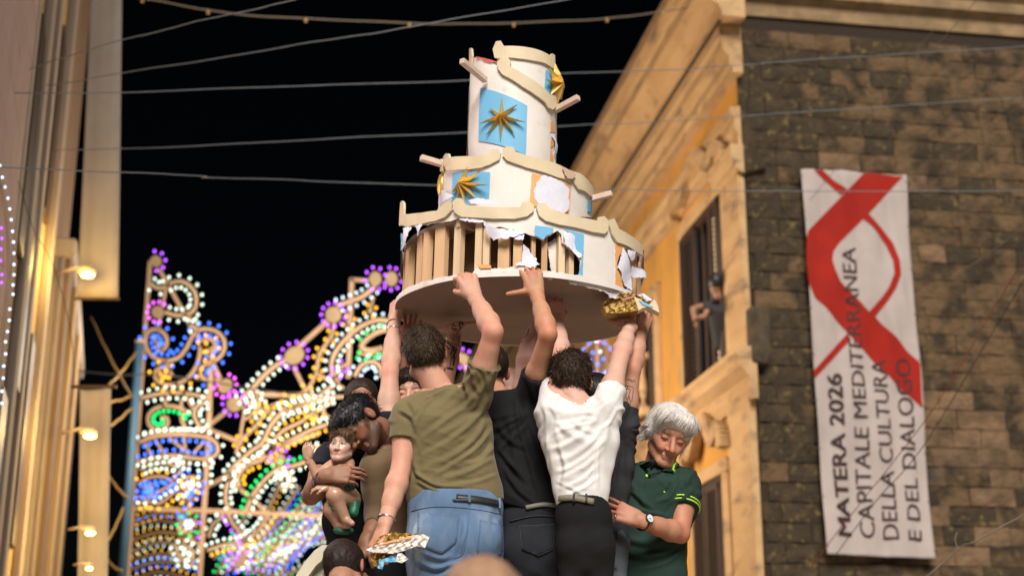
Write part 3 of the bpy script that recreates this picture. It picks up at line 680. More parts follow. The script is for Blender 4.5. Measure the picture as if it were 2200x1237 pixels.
# ---- white and violet frame at the very left edge
E = Lum('light_frame_edge', 'half seen frame of cool white and violet bulbs at the left picture edge', 8.6, P(0, 900, 8.6))
E.k = 8.6 / FPX
for k, p in enumerate([(0, 356), (5, 381), (11, 402), (17, 426), (21, 449), (24, 472), (27, 497), (29, 520), (30, 544), (30, 568), (30, 590), (28, 612), (28, 632), (21, 664), (20, 688), (16, 712), (12, 734), (12, 760), (8, 786), (7, 812), (4, 840), (4, 866)]): E.bulb(p, 'c', .42)
for p in ((3, 490), (4, 512), (2, 535), (4, 590), (3, 607), (1, 560)): E.bulb(p, 'v', .42)
ld = bpy.data.lights.new('frame_light', 'POINT'); ld.energy = 60; ld.color = (1, .86, .84); ld.shadow_soft_size = .6
lo = bpy.data.objects.new('frame_light', ld); COL.objects.link(lo); lo.parent = E.root; lo.location = tuple(P(230, 500, 6.4) - ORG[E.root.name])
E.line([(-3, 380), (10, 450), (17, 530), (15, 620), (5, 700), (-5, 760)], 8); E.line([(-5, 560), (10, 575)], 5)

for root_, px_, py_, Y_, en_ in ((T.root, 370, 800, 19.5, 200), (Wg.root, 640, 900, 19.5, 200), (Wg.root, 900, 820, 17.5, 700)):
    ld = bpy.data.lights.new('frame_light', 'POINT'); ld.energy = en_; ld.color = (1, .84, .66); ld.shadow_soft_size = 1.0
    lo = bpy.data.objects.new('frame_light', ld); COL.objects.link(lo); lo.parent = root_; lo.location = tuple(P(px_, py_, Y_) - ORG[root_.name])
# ---- blue pole and ropes
pl = empty('blue_pole', P(262, 1237, 21), 'steel blue pole standing along the left side of the light frame tower', 'pole')
MB().tube([P(258, 1300, 21), P(300, 735, 21)], 9 * 21 / FPX, 14).build('shaft', mat('blue_paint', (.045, .12, .2), .5, col2=(.06, .14, .22), nscale=4), pl, smooth=True)
MB().tube([P(300, 737, 21), P(300.3, 731, 21)], 10.5 * 21 / FPX, 14).build('cap', M_lw, pl)

# ================================================================ wires
M_cable = mat('grey_cable', (.17, .19, .20), .6); M_thin = mat('pale_cord', (.17, .14, .10), .8); M_gold = mat('amber_cord', (.30, .18, .04), .7)
M_redc = mat('red_cord', (.20, .035, .02), .7); M_dk = mat('dark_cord', (.012, .012, .012), .7)
def wire(pts, Ys, r, m_, label, sag=0., name='cable', n=10):
    q = catmull([(x, y, 0) for x, y in pts], n); k = len(q); rn = random.Random(len(label)); pp = []
    ph = rn.uniform(0, 6)
    for i, p in enumerate(q):
        t = i / (k - 1); pp.append(P(p[0], p[1] + 1.1 * math.sin(t * 23 + ph) + .5 * math.sin(t * 61 + ph), Ys[0] * (1 - t) + Ys[1] * t))
    o = MB().tube(pp, r, 6).build(name, m_, None, smooth=True, origin=pp[0]); tag(o, label, 'cable'); return pp
wire([(60, 150), (215, 100), (420, 48), (660, -5)], (10, 8.2), .004, M_cable, 'uppermost grey cable climbing steeply from the left house to the top edge')
wire([(100, 185), (262, 158), (640, 97), (900, 55), (1240, -5)], (10.5, 8.5), .004, M_cable, 'second grey cable, long and rising to the top edge left of the right house')
wire([(0, 200), (262, 198), (640, 186), (1003, 172), (1200, 160), (1430, 150), (1600, 140), (1900, 118), (2230, 98)], (9, 13), .0042, M_cable, 'grey cable passing behind the top tier just under its top edge')
wire([(120, 323), (262, 320), (640, 302), (1003, 285), (1200, 272), (1370, 264), (1600, 250), (2230, 208)], (10, 13), .0042, M_cable, 'grey cable passing behind the top tier at the height of its star')
wire([(-20, 357), (230, 370), (432, 378), (446, 382), (650, 388), (930, 397), (1270, 406), (1600, 410), (2230, 412)], (8, 12.5), .0042, M_cable, 'nearly level grey cable passing behind the middle tier and crossing the banner top')
gp = wire([(250, -12), (330, 2), (510, 30), (760, 46), (1000, 51), (1250, 45), (1400, 28), (1490, 18)], (13, 16), .009, M_gold if False else M_thin, 'sagging cord with small clips near the top of the night sky')
for k in range(8, len(gp) - 4, 9):
    MB().box(gp[k] + V((0, 0, -.02)), (.015, 0, 0), (0, .012, 0), (0, 0, .025)).build('clip', M_gold, bpy.data.objects['cable.005'] if 'cable.005' in bpy.data.objects else None)
wire([(0, 778), (230, 802), (380, 808), (560, 838), (760, 850)], (20, 20.5), .012, M_dk, 'dark cable behind the top of the light frames')
wire([(2240, 205), (2195, 222), (2040, 360), (1990, 405)], (11, 14), .0035, M_thin, 'thin cord slanting down from the right edge toward the banner top')
wire([(2100, 0), (1985, 130), (1880, 262), (1740, 430)], (11.5, 14.5), .0035, M_thin, 'thin cord slanting down from the top right past the second grey cable')
wire([(2010, 60), (1880, 215), (1800, 330)], (12, 14.5), .0035, M_thin, 'short thin cord on the dark wall, left of the other slanting cords')
wire([(2240, 455), (2130, 540), (2050, 592)], (11, 14), .0035, M_thin, 'thin cord slanting down to the middle of the banner right side')
wire([(2230, 505), (2170, 605), (2000, 885), (1860, 1065), (1720, 1245)], (10, 13), .0042, M_redc, 'red cord slanting across the lower part of the banner')
wire([(2230, 560), (2200, 600), (1995, 940), (1870, 1090), (1790, 1200)], (10.2, 13), .0042, M_dk, 'dark cord running beside the red one across the lower banner')
tw = wire([(2230, 1088), (2200, 1104), (2100, 1160), (2060, 1178), (1985, 1245)], (9, 9.5), .0055, M_thin, 'twisted pale cable in the bottom right corner')
wire([(2060, 1180), (2052, 1160), (2056, 1143)], (9.3, 9.3), .0035, M_thin, 'short tie sticking up from the twisted cable', name='tie')
for a, b, l in (((293, 755), (225, 835), 'gold cord from the top of the blue pole down to the left'), ((285, 850), (190, 865), 'gold cord running level from the blue pole to the left house'), ((283, 875), (215, 925), 'gold cord from the blue pole down to the second wall lamp'), ((195, 680), (282, 850), 'thin cord from the left house down to the blue pole'), ((228, 1012), (275, 1070), 'short low cord left of the blue pole'), ((265, 1090), (225, 1170), 'gold cord low at the blue pole foot'), ((230, 1200), (262, 1225), 'lowest gold cord beside the blue pole')):
    q = [(a[0] + (b[0] - a[0]) * t, a[1] + (b[1] - a[1]) * t + 6 * math.sin(math.pi * t)) for t in (0, .33, .66, 1)]
    wire(q, (20.8, 18), .016, M_gold, l, name='cord')
wire([(40, 390), (75, 500), (110, 560), (150, 700), (160, 830)], (10, 12.5), .003, M_dk, 'thin dark wire wandering down the gold house front', name='cord')
# ================================================================ implicit bodies
class Field:
    """smooth-blended solids sampled on a grid and skinned by surface nets"""
    def __init__(s, lo, hi, h):
        lo, hi = np.minimum(lo, hi), np.maximum(lo, hi); s.h = h; s.lo = V(lo) - h * 2; n = np.ceil((V(hi) - s.lo) / h).astype(int) + 3; s.n = n
        s.D = np.full(n, .5, dtype=np.float32)
    def _box(s, lo, hi, pad):
        a = np.maximum(np.floor((V(lo) - pad - s.lo) / s.h).astype(int), 0); b = np.minimum(np.ceil((V(hi) + pad - s.lo) / s.h).astype(int) + 1, s.n)
        if np.any(b <= a): return None, None
        g = [s.lo[i] + np.arange(a[i], b[i]) * s.h for i in range(3)]
        X = np.stack(np.meshgrid(*g, indexing='ij'), -1).astype(np.float32)
        return (slice(a[0], b[0]), slice(a[1], b[1]), slice(a[2], b[2])), X
    def _mix(s, sl, d, k, sub):
        A = s.D[sl]
        if sub: d = -d; hh = np.clip(.5 - .5 * (d - A) / k, 0, 1); s.D[sl] = -((-A) * (1 - hh) + (-d) * hh) + k * hh * (1 - hh) if False else np.maximum(A, d) + np.maximum(k - np.abs(A - d), 0) ** 2 / (4 * k)
        else: s.D[sl] = np.minimum(A, d) - np.maximum(k - np.abs(A - d), 0) ** 2 / (4 * k)
    def cone(s, a, b, ra, rb, k=.01, w=None, wf=1., df=1., sub=False):
        a, b = V(a), V(b); R = max(ra, rb) * max(wf, df, 1); sl, X = s._box(np.minimum(a, b) - R, np.maximum(a, b) + R, k + s.h * 2)
        if sl is None: return
        ab = b - a; L2 = max(np.dot(ab, ab), 1e-9); p = X - a; t = np.clip(p @ ab / L2, 0, 1); q = p - t[..., None] * ab
        r = ra + (rb - ra) * t
        if w is None: d = np.sqrt((q * q).sum(-1)) - r
        else:
            w = unit(w); qw = q @ w; rs = (q * q).sum(-1) - qw * qw
            ln = np.sqrt(qw * qw / wf ** 2 + np.maximum(rs, 0) / df ** 2); d = (ln - r) * min(wf, df)
        s._mix(sl, d, k, sub)
    def ell(s, c, rad, M=None, k=.01, sub=False):
        c = V(c); rad = V(rad); R = rad.max(); sl, X = s._box(c - R, c + R, k + s.h * 2)
        if sl is None: return
        p = X - c
        if M is not None: p = p @ M                     # columns of M: local axes
        k0 = np.sqrt(((p / rad) ** 2).sum(-1)) + 1e-9; k1 = np.sqrt(((p / rad ** 2) ** 2).sum(-1)) + 1e-9
        s._mix(sl, k0 * (k0 - 1) / k1, k, sub)
    def plane(s, o, n, k=.004, lim=None, rad=.2):       # cut away the half space in front of the plane (within rad of lim)
        o = V(o); n = unit(n); c = V(lim) if lim is not None else None
        if c is None: sl = (slice(None),) * 3; X = s._box(s.lo, s.lo + s.n * s.h, 0)[1]; sl = s._box(s.lo, s.lo + s.n * s.h, 0)[0]
        else: sl, X = s._box(c - rad, c + rad, 0)
        if sl is None: return
        d = (X - o) @ n
        if c is not None: dd = np.sqrt(((X - c) ** 2).sum(-1)) - rad; d = np.minimum(d, -dd)
        s._mix(sl, -d, k, True)
    def mesh(s, disp=None):
        D = s.D; h = s.h; S = D < 0; c = S[:-1, :-1, :-1].astype(np.int8)
        for i, j, k in ((1, 0, 0), (0, 1, 0), (0, 0, 1), (1, 1, 0), (1, 0, 1), (0, 1, 1), (1, 1, 1)): c = c + S[i:D.shape[0] - 1 + i, j:D.shape[1] - 1 + j, k:D.shape[2] - 1 + k]
        act = (c > 0) & (c < 8); I = np.argwhere(act); idx = np.full(act.shape, -1, dtype=np.int64); idx[act] = np.arange(len(I))
        acc = np.zeros((len(I), 3)); cnt = np.zeros(len(I))
        i, j, k = I[:, 0], I[:, 1], I[:, 2]
        for ax in range(3):
            e = [0, 0, 0]; e[ax] = 1; o1, o2 = [q for q in range(3) if q != ax]
            for u in (0, 1):
                for v in (0, 1):
                    o = [0, 0, 0]; o[o1] = u; o[o2] = v
                    a = D[i + o[0], j + o[1], k + o[2]]; b = D[i + o[0] + e[0], j + o[1] + e[1], k + o[2] + e[2]]
                    m = (a < 0) != (b < 0); t = np.where(m, a / (a - b + 1e-12), 0)
                    pos = np.tile(np.array(o, dtype=float), (len(I), 1)); pos[:, ax] += t
                    acc[m] += pos[m]; cnt[m] += 1
        vs = s.lo + (I + acc / np.maximum(cnt, 1)[:, None]) * h; F = []
        for ax in range(3):
            sh = list(D.shape); sh[ax] -= 1
            A = D.take(range(0, D.shape[ax] - 1), ax) < 0; B = D.take(range(1, D.shape[ax]), ax) < 0
            o1, o2 = [(1, 2), (2, 0), (0, 1)][ax]
            E = np.argwhere(A != B); E = E[(E[:, o1] > 0) & (E[:, o2] > 0) & (E[:, o1] < D.shape[o1] - 1) & (E[:, o2] < D.shape[o2] - 1)]
            def cell(du, dv): q = E.copy(); q[:, o1] -= du; q[:, o2] -= dv; return idx[q[:, 0], q[:, 1], q[:, 2]]
            f = np.stack([cell(1, 1), cell(0, 1), cell(0, 0), cell(1, 0)], 1); fl = ~A[E[:, 0], E[:, 1], E[:, 2]]; f[fl] = f[fl][:, ::-1]; F.append(f)
        F = np.vstack(F); F = F[(F >= 0).all(1)]
        # one relaxing pass
        nb = np.zeros_like(vs); nc = np.zeros(len(vs))
        for a, b in ((0, 1), (1, 2), (2, 3), (3, 0)):
            np.add.at(nb, F[:, a], vs[F[:, b]]); np.add.at(nc, F[:, a], 1); np.add.at(nb, F[:, b], vs[F[:, a]]); np.add.at(nc, F[:, b], 1)
        vs = vs * .6 + .4 * nb / np.maximum(nc, 1)[:, None]
        if disp is not None: vs = vs + disp(vs, vnorm(vs, F))
        return vs, F
def vnorm(vs, F):
    n = np.cross(vs[F[:, 2]] - vs[F[:, 0]], vs[F[:, 3]] - vs[F[:, 1]]); o = np.zeros_like(vs)
    for k in range(4): np.add.at(o, F[:, k], n)
    return o / (np.linalg.norm(o, axis=1)[:, None] + 1e-12)
def join(parts):
    vs = []; fs = []; b = 0
    for v, f in parts: vs.append(v); fs.append(f + b); b += len(v)
    return np.vstack(vs), np.vstack(fs)
def segd(p, a, b):
    a, b = V(a), V(b); ab = b - a; t = np.clip((p - a) @ ab / np.dot(ab, ab), 0, 1); return np.linalg.norm(p - a - t[:, None] * ab, axis=1), t

# ---- heads (local: x right, y face, z up; metres)
def head_prims(F, H, s=1., jaw=1., nose=1., ear=1., skip_face=False):
    c, M = H; L = lambda x, y, z: c + M @ (V((x, y, z)) * s)
    F.ell(L(0, -.012, .03), V((.074, .094, .086)) * s, M, .02)
    F.ell(L(0, .03, -.03), V((.06 * jaw, .062, .078)) * s, M, .02)
    for g in (-1, 1):
        F.cone(L(g * .052 * jaw, .0, -.055), L(g * .02, .072, -.098), .021 * s, .018 * s, .018)
        F.cone(L(g * .05, .045, -.012), L(g * .03, .07, -.04), .023 * s, .02 * s, .015)
    F.ell(L(0, .077, -.1), V((.02, .018, .018)) * s, M, .014)
    F.cone(L(-.032, .079, .026), L(.032, .079, .026), .013 * s, .013 * s, .012)
    for g in (-1, 1): F.ell(L(g * .032, .099, .004), V((.019, .016, .013)) * s, M, .01, sub=True)
    for g in (-1, 1): F.ell(L(g * .032, .074, .003), V((.0165, .0145, .0135)) * s, M, .003)
    F.cone(L(0, .084, .012), L(0, .112 * nose, -.036), .0085 * s, .0125 * s, .008)
    for g in (-1, 1): F.ell(L(g * .013, .1, -.04), V((.009, .011, .008)) * s, M, .005)
    F.cone(L(-.018, .086, -.066), L(.018, .086, -.066), .0075 * s, .0075 * s, .005); F.cone(L(-.014, .086, -.077), L(.014, .086, -.077), .0085 * s, .0085 * s, .005)
    F.cone(L(-.024, .1, -.0712), L(.024, .1, -.0712), .0022 * s, .0022 * s, .002, sub=True)
    for g in (-1, 1):
        F.ell(L(g * .079, -.012, -.002), V((.0085, .019, .031)) * s * ear, M @ np.array(Matrix.Rotation(g * .35, 3, 'Z')), .006)
        F.ell(L(g * .09, -.006, .002), V((.006, .011, .02)) * s * ear, M, .004, sub=True)
def head_tint(vs, H, s, skin, beard=0., brow=(.05, .03, .02), lips=(.42, .14, .12), eyes=True, grey=False):
    c, M = H; p = (vs - c) @ M / s; n = len(vs); col = np.tile(V(skin), (n, 1)).astype(float)
    nn = fbm(p * 35, 3)[:, None]; col *= 1 + .10 * nn
    def blend(m, cc): m = np.clip(m, 0, 1)[:, None]; col[:] = col * (1 - m) + V(cc) * m
    near = (p[:, 1] > -.05) & (np.abs(p[:, 2]) < .2)
    ck = np.exp(-(((np.abs(p[:, 0]) - .045) / .03) ** 2 + ((p[:, 2] + .03) / .03) ** 2)) * (p[:, 1] > .03); blend(ck * .35, V(skin) * V((1.1, .72, .68)))
    er = (np.abs(p[:, 0]) > .071) * (np.abs(p[:, 2]) < .045) * (np.abs(p[:, 1] + .01) < .04); blend(er * .5, V(skin) * V((1.15, .62, .55)))
    nz = np.exp(-((p[:, 0] / .018) ** 2 + ((p[:, 2] + .035) / .02) ** 2)) * (p[:, 1] > .09); blend(nz * .35, V(skin) * V((1.1, .7, .65)))
    if beard:
        b = (p[:, 1] > -.01) * np.clip((-.035 - p[:, 2]) / .02, 0, 1) * np.clip((p[:, 2] + .15) / .03, 0, 1) * (1 - np.exp(-((p[:, 0] / .03) ** 2 + ((p[:, 2] + .071) / .012) ** 2) ** 2) * .8)
        b = np.maximum(b, (np.abs(p[:, 0]) > .055) * (p[:, 1] > -.0) * (p[:, 1] < .05) * (p[:, 2] < .02) * (p[:, 2] > -.1)); blend(b * beard * (.8 + .3 * nn[:, 0]), V(brow) * 1.3)
    lp = np.exp(-((p[:, 0] / .024) ** 4 + ((p[:, 2] + .0715) / .0115) ** 4)) * (p[:, 1] > .07); blend(lp * .6, lips)
    ml = np.exp(-((p[:, 0] / .026) ** 4 + ((p[:, 2] + .0715) / .0022) ** 2)) * (p[:, 1] > .07); blend(ml * .6, V(lips) * .5)
    bz = .027 + .006 * (1 - ((np.abs(p[:, 0]) - .034) / .022) ** 2)
    bw = np.exp(-(((np.abs(p[:, 0]) - .034) / .02) ** 4 + ((p[:, 2] - bz) / .0055) ** 2)) * (p[:, 1] > .06); blend(bw * .85, brow)
    if eyes == 'down':
        ax = np.abs(p[:, 0]) - .032; m = np.exp(-((p[:, 2] + .0035 + 8 * ax ** 2 * -1) / .0022) ** 2) * (np.abs(ax) < .016) * (p[:, 1] > .06); blend(m * .85, (.03, .02, .018))
        m = np.exp(-((ax / .018) ** 2 + ((p[:, 2] - .004) / .012) ** 2)) * (p[:, 1] > .06); blend(m * .25, V(skin) * V((.7, .5, .5)))
    elif eyes:
        ax = np.abs(p[:, 0]) - .032; ez = p[:, 2] - .002
        hgt = .0065 * np.clip(1 - (ax / .016) ** 2, 0, 1); op = (np.abs(ez) < hgt) & (p[:, 1] > .07)
        col[op] = V((.55, .52, .5)); iris = op & (ax ** 2 + ez ** 2 < .0062 ** 2); col[iris] = V((.05, .03, .02))
        lid = (np.abs(ez - hgt) < .0022) & (np.abs(ax) < .018) & (p[:, 1] > .06); col[lid] = V((.03, .02, .015))
    return np.clip(col, .002, 1)
def basis(fwd, up):
    f = unit(fwd); r = unit(np.cross(f, up)); u = np.cross(r, f); return np.stack([r, f, u], 1)

# ---- hands: wrist, finger direction f, back-of-hand normal n, side towards the thumb follows from handedness
def hand_prims(F, w, f, n, hand, curl=(20, 25, 15), spread=4., thumb=(35, 10), s=1., tcurl=20, gap=.0):
    f = unit(f); n = unit(V(n) - f * np.dot(n, f)); t = unit(np.cross(f, n)) * hand      # t: towards the thumb
    w = V(w); kn = []
    offs = [.034, .0115, -.0115, -.033]; lens = [.094, .098, .093, .084]
    seg = [(.043, .025, .021), (.048, .029, .022), (.045, .027, .022), (.034, .021, .019)]; rad = [.0082, .0085, .0081, .0073]
    F.cone(w - f * .02, w + f * .01, .0285 * s, .027 * s, .012, w=t, wf=1.05, df=.78)
    for i in range(4):
        k0 = w + (f * lens[i] + t * offs[i] + n * (.004 if i in (1, 2) else 0)) * s; kn.append(k0)
        F.cone(w + t * offs[i] * .55 * s + f * .012 * s, k0, .0155 * s, .0125 * s, .010)
    F.ell(w + (f * .05 - n * .006) * s, V((.036, .042, .016)) * s, np.stack([t, f, n], 1), .012)
    F.ell(w + (f * .035 + t * .026 - n * .010) * s, V((.018, .032, .016)) * s, np.stack([t, f, n], 1), .012)
    tips = []
    for i in range(4):
        cr = curl[i] if hasattr(curl[0], '__len__') else curl
        a = R_(spread * (1.5 - i)); d0 = f * math.cos(a) + t * math.sin(a); p = kn[i]; ang = 0
        for j in range(3):
            ang += R_(cr[j]); d = d0 * math.cos(ang) - n * math.sin(ang); q = p + d * seg[i][j] * s
            F.cone(p, q, rad[i] * (1 - .09 * j) * s, rad[i] * (1 - .09 * (j + 1)) * s, .0016 if j else .0022); p = q
        tips.append(p)
    # thumb leaves the side of the palm near its base
    a, b = R_(thumb[0]), R_(thumb[1]); d = unit(f * math.cos(a) * math.cos(b) + t * math.sin(a) * math.cos(b) - n * math.sin(b))
    p = w + (f * .022 + t * .024 - n * .006) * s
    for j, (ln, r0, r1) in enumerate(((.038, .0165, .0125), (.029, .0120, .0108), (.023, .0110, .0092))):
        q = p + d * ln * s; F.cone(p, q, r0 * s, r1 * s, .007 if j == 0 else .003); p = q
        d = unit(d * math.cos(R_(tcurl)) + (-t * .8 - n * .6) * math.sin(R_(tcurl)))
    return tips
M_skin = mat('skin', 'attr', .56, bump=.3, bscale=130, bdist=.004, sss=.05, spec=.4)
def skin_tint(vs, skin, joints=()):
    col = np.tile(V(skin), (len(vs), 1)); col *= (1 + .10 * fbm(vs * 9, 5) + .10 * fbm(vs * 70, 8))[:, None]; rd = np.clip(fbm(vs * 14, 12) * 1.4, -.5, 1)[:, None]; col = col * (1 + rd * V((.06, -.07, -.09)))
    for c, r in joints:
        m = np.exp(-(np.linalg.norm(vs - V(c), axis=1) / r) ** 2)[:, None] * .5; col = col * (1 - m) + V(skin) * V((1.12, .66, .6)) * m
    return np.clip(col, .004, 1)
def arm_prims(F, sh, el, wr, m=1., k=.02):
    sh, el, wr = V(sh), V(el), V(wr); ua, fa = unit(el - sh), unit(wr - el)
    bend = (sh + wr) / 2 - el; bend = unit(bend) if np.linalg.norm(bend) > .01 else V((0, -1, 0))
    F.cone(sh, sh + (el - sh) * .45, .052 * m, .047 * m, k); F.cone(sh + (el - sh) * .45, el, .046 * m, .036 * m, k)
    L1, L2 = np.linalg.norm(el - sh), np.linalg.norm(wr - el)
    F.cone(sh + ua * L1 * .35 - bend * .010, sh + ua * L1 * .72 - bend * .012, .036 * m, .030 * m, .014)      # triceps
    F.cone(sh + ua * L1 * .4 + bend * .014, sh + ua * L1 * .72 + bend * .012, .034 * m, .028 * m, .014)      # biceps
    F.cone(el, el + (wr - el) * .25, .0345 * m, .0415 * m, k); F.cone(el + (wr - el) * .25, el + (wr - el) * .6, .0415 * m, .034 * m, k); F.cone(el + (wr - el) * .55, wr, .034 * m, .0245 * m, k)
    sd_ = unit(np.cross(fa, bend) + 1e-6)
    F.cone(el + fa * .04 + sd_ * .012, el + fa * L2 * .42 + sd_ * .012, .020 * m, .022 * m, .012)            # forearm muscles either side
    F.cone(el + fa * .05 - sd_ * .014, el + fa * L2 * .4 - sd_ * .010, .020 * m, .021 * m, .012)
    F.ell(el - bend * .022 * m, V((.013, .013, .013)) * m, None, .008)                                       # elbow point
def bvh_of(vs, F): return BVHTree.FromPolygons([Vector(v) for v in vs], [tuple(map(int, f)) for f in F])
def project_strip(bvh, pts, w, off, name, m, parent, t=.001):
    """a thin strip laid onto a surface along 3d points"""
    q = []
    for p in pts:
        r = bvh.find_nearest(Vector(p))
        if r[0] is not None: q.append((V(r[0]), V(r[1])))
    if len(q) < 2: return
    vs = []; fs = []
    for i, (p, n) in enumerate(q):
        d = unit(q[min(i + 1, len(q) - 1)][0] - q[max(i - 1, 0)][0]); sd_ = unit(np.cross(d, n))
        ww = w / 2
        for a, b in ((ww, -t * 2), (ww, off), (-ww, off), (-ww, -t * 2)): vs.append(p + sd_ * a + n * b)
    mm = len(q); fs = [(i * 4 + k, i * 4 + (k + 1) % 4, (i + 1) * 4 + (k + 1) % 4, (i + 1) * 4 + k) for i in range(mm - 1) for k in range(4)] + [(3, 2, 1, 0), (mm * 4 - 4, mm * 4 - 3, mm * 4 - 2, mm * 4 - 1)]
    return MB().add(vs, fs).build(name, m, parent, smooth=True)
def cast_patch(bvh, outline_px, Y, off, name, m, parent, step=6, thick=.002, smooth=True, lift=None):
    """photo-outline patch laid onto a surface: real sheet of its own thickness"""
    v2, f2 = cdt_poly(densify(outline_px, step * 1.2), step); top = []
    for x, y in v2:
        r = ray(x, y); r /= np.linalg.norm(r); h = bvh.ray_cast(Vector(CAM), Vector(r))
        top.append((V(h[0]), V(h[1])) if h[0] is not None else None)
    ok = [f for f in f2 if all(top[i] is not None for i in f)]
    if not ok: return None
    vs = []; mp = {}
    for f in ok:
        for i in f:
            if i not in mp: mp[i] = len(vs); p, n = top[i]; vs.append(p + n * off)
    me = mesh_np(name, vs, [[mp[i] for i in f] for f in ok]); bm = bmesh.new(); bm.from_mesh(me)
    bmesh.ops.recalc_face_normals(bm, faces=bm.faces); bmesh.ops.solidify(bm, geom=bm.faces[:], thickness=thick); bmesh.ops.recalc_face_normals(bm, faces=bm.faces); bm.to_mesh(me); bm.free()
    return link(name, me, m, parent, smooth)

# ---- hair: shell plus fine locks
def hair(H, s, style, col, parent, seed=1, n=3500, ln=.03, cut=None, label=None, comb=None, curl=0., wid=.0013, grow=.006, hard=.0, mess=.22, drop=.06):
    c, M = H; L = lambda x, y, z: c + M @ (V((x, y, z)) * s)
    F = Field(c - .16 * s, c + .16 * s, .0035 * s)
    F.ell(L(0, -.014, .036), V((.077 + grow, .096 + grow, .087 + grow * 1.3)) * s, M, .01)
    if style == 'bowl':
        F.ell(L(0, -.02, .045), V((.097, .112, .094)) * s, M, .01); F.ell(L(-.04, .055, .075), V((.055, .055, .045)) * s, M, .015); F.ell(L(.03, .06, .085), V((.06, .05, .035)) * s, M, .015)
        for g in (-1, 1): F.ell(L(g * .082, -.02, .005), V((.02, .05, .06)) * s, M, .015)
    if style == 'mop': F.ell(L(0, .04, .08), V((.078, .075, .045)) * s, M, .02); F.ell(L(0, -.03, .06), V((.083, .085, .06)) * s, M, .02)
    if style == 'curly': F.ell(L(0, .0, .075), V((.085, .09, .052)) * s, M, .02)
    if style == 'quiff': F.ell(L(0, .02, .095), V((.062, .075, .03)) * s, M, .02)
    # clear the face, ears and neck
    if style == 'bowl': F.plane(L(0, .092, .066), M @ V((0, .86, -.5)), .012); F.plane(L(0, 0, -.04), M @ V((0, .15, -1)), .012)
    elif style == 'mop': F.ell(L(0, .13, -.022), V((.088, .1, .088)) * s, M, .01, sub=True); F.plane(L(0, -.02, -.03), M @ V((0, .55, -1)), .01)
    else: F.ell(L(0, .14, -.02), V((.075, .1, .095)) * s, M, .01, sub=True); F.plane(L(0, -.03, -.055), M @ V((0, .75, -1)), .01)
    for g in (-1, 1): F.ell(L(g * .088, .0, -.02), V((.022, .03, .042)) * s, M, .008, sub=True)
    amp = {'curly': .015, 'mop': .012, 'bowl': .003, 'short': .0035, 'quiff': .005}[style]; fr = {'curly': 34, 'mop': 26, 'bowl': 18, 'short': 60, 'quiff': 45}[style]
    def disp(v, nn):
        p = (v - c) @ M / s; st = p * V((fr, fr * (.35 if style == 'bowl' else .7), fr * .45)); return nn * (amp * fbm(st, seed, 3) + .0012 * vnoise(p * 210, seed))[:, None] * s
    vs, Q = F.mesh(disp); me = mesh_np('hair', vs, Q)
    cols = np.tile(V(col), (len(vs), 1)); p = (vs - c) @ M / s; cols *= (1 + .35 * fbm(p * V((90, 40, 30)), seed + 3))[:, None]
    set_tint(me, np.clip(cols, .002, 1)); blk_ = max(col) < .009; mm = mat('black_hair' if blk_ else 'hair', 'attr', 0.42 if blk_ else .55, bump=.25, bscale=220, bdist=.003, stretch=(1, 1, .3), spec=.32 if blk_ else .22)
    ho = link('hair', me, mm, parent, True, label=label)
    # locks
    nn = vnorm(vs, Q); rs = np.random.RandomState(seed); pk = rs.choice(len(vs), n, replace=True); sv = []; sf = []; sc = []
    cr = M @ V((0, -.03, .1)) ; crown = c + cr * s
    for i in pk:
        p0 = vs[i]; nr = nn[i]; lp = (p0 - c) @ M / s
        if comb is not None: d = M @ V(comb(lp))
        else: d = unit(p0 - crown) * .6 + V((0, 0, -.3))
        d = d - nr * np.dot(d, nr); d = unit(d) + nr * (hard + .25 * rs.rand()) + rs.randn(3) * (mess + curl * .5); d = unit(d)
        l = ln * s * (.5 + .8 * rs.rand()); w = unit(np.cross(d, nr) + 1e-6) * wid * s * (.6 + rs.rand() * .8); b = len(sv); p = p0 - nr * .002
        ax = unit(np.cross(d, nr) + 1e-6)
        for q in range(4):
            t = q / 3; ww = w * (1 - t * .85); sv += [p - ww, p + ww]
            d = unit(d + (nr * math.sin(q * 2.2 + i) + ax * math.cos(q * 2.5 + i)) * curl - nr * .16 + V((0, 0, -drop))); p = p + d * l / 3
        for q in range(3): sf.append((b + q * 2, b + q * 2 + 1, b + q * 2 + 3, b + q * 2 + 2))
        cc = V(col) * (.5 + 1.0 * rs.rand() + (2.2 * rs.rand() if rs.rand() < .22 and style != 'bowl' else 0)); sc += [cc] * 8
    me = mesh_np('lock', np.array(sv), np.array(sf)); set_tint(me, np.clip(np.array(sc), .002, 1)); link('lock', me, mm, ho, True, kind='stuff')
    return ho
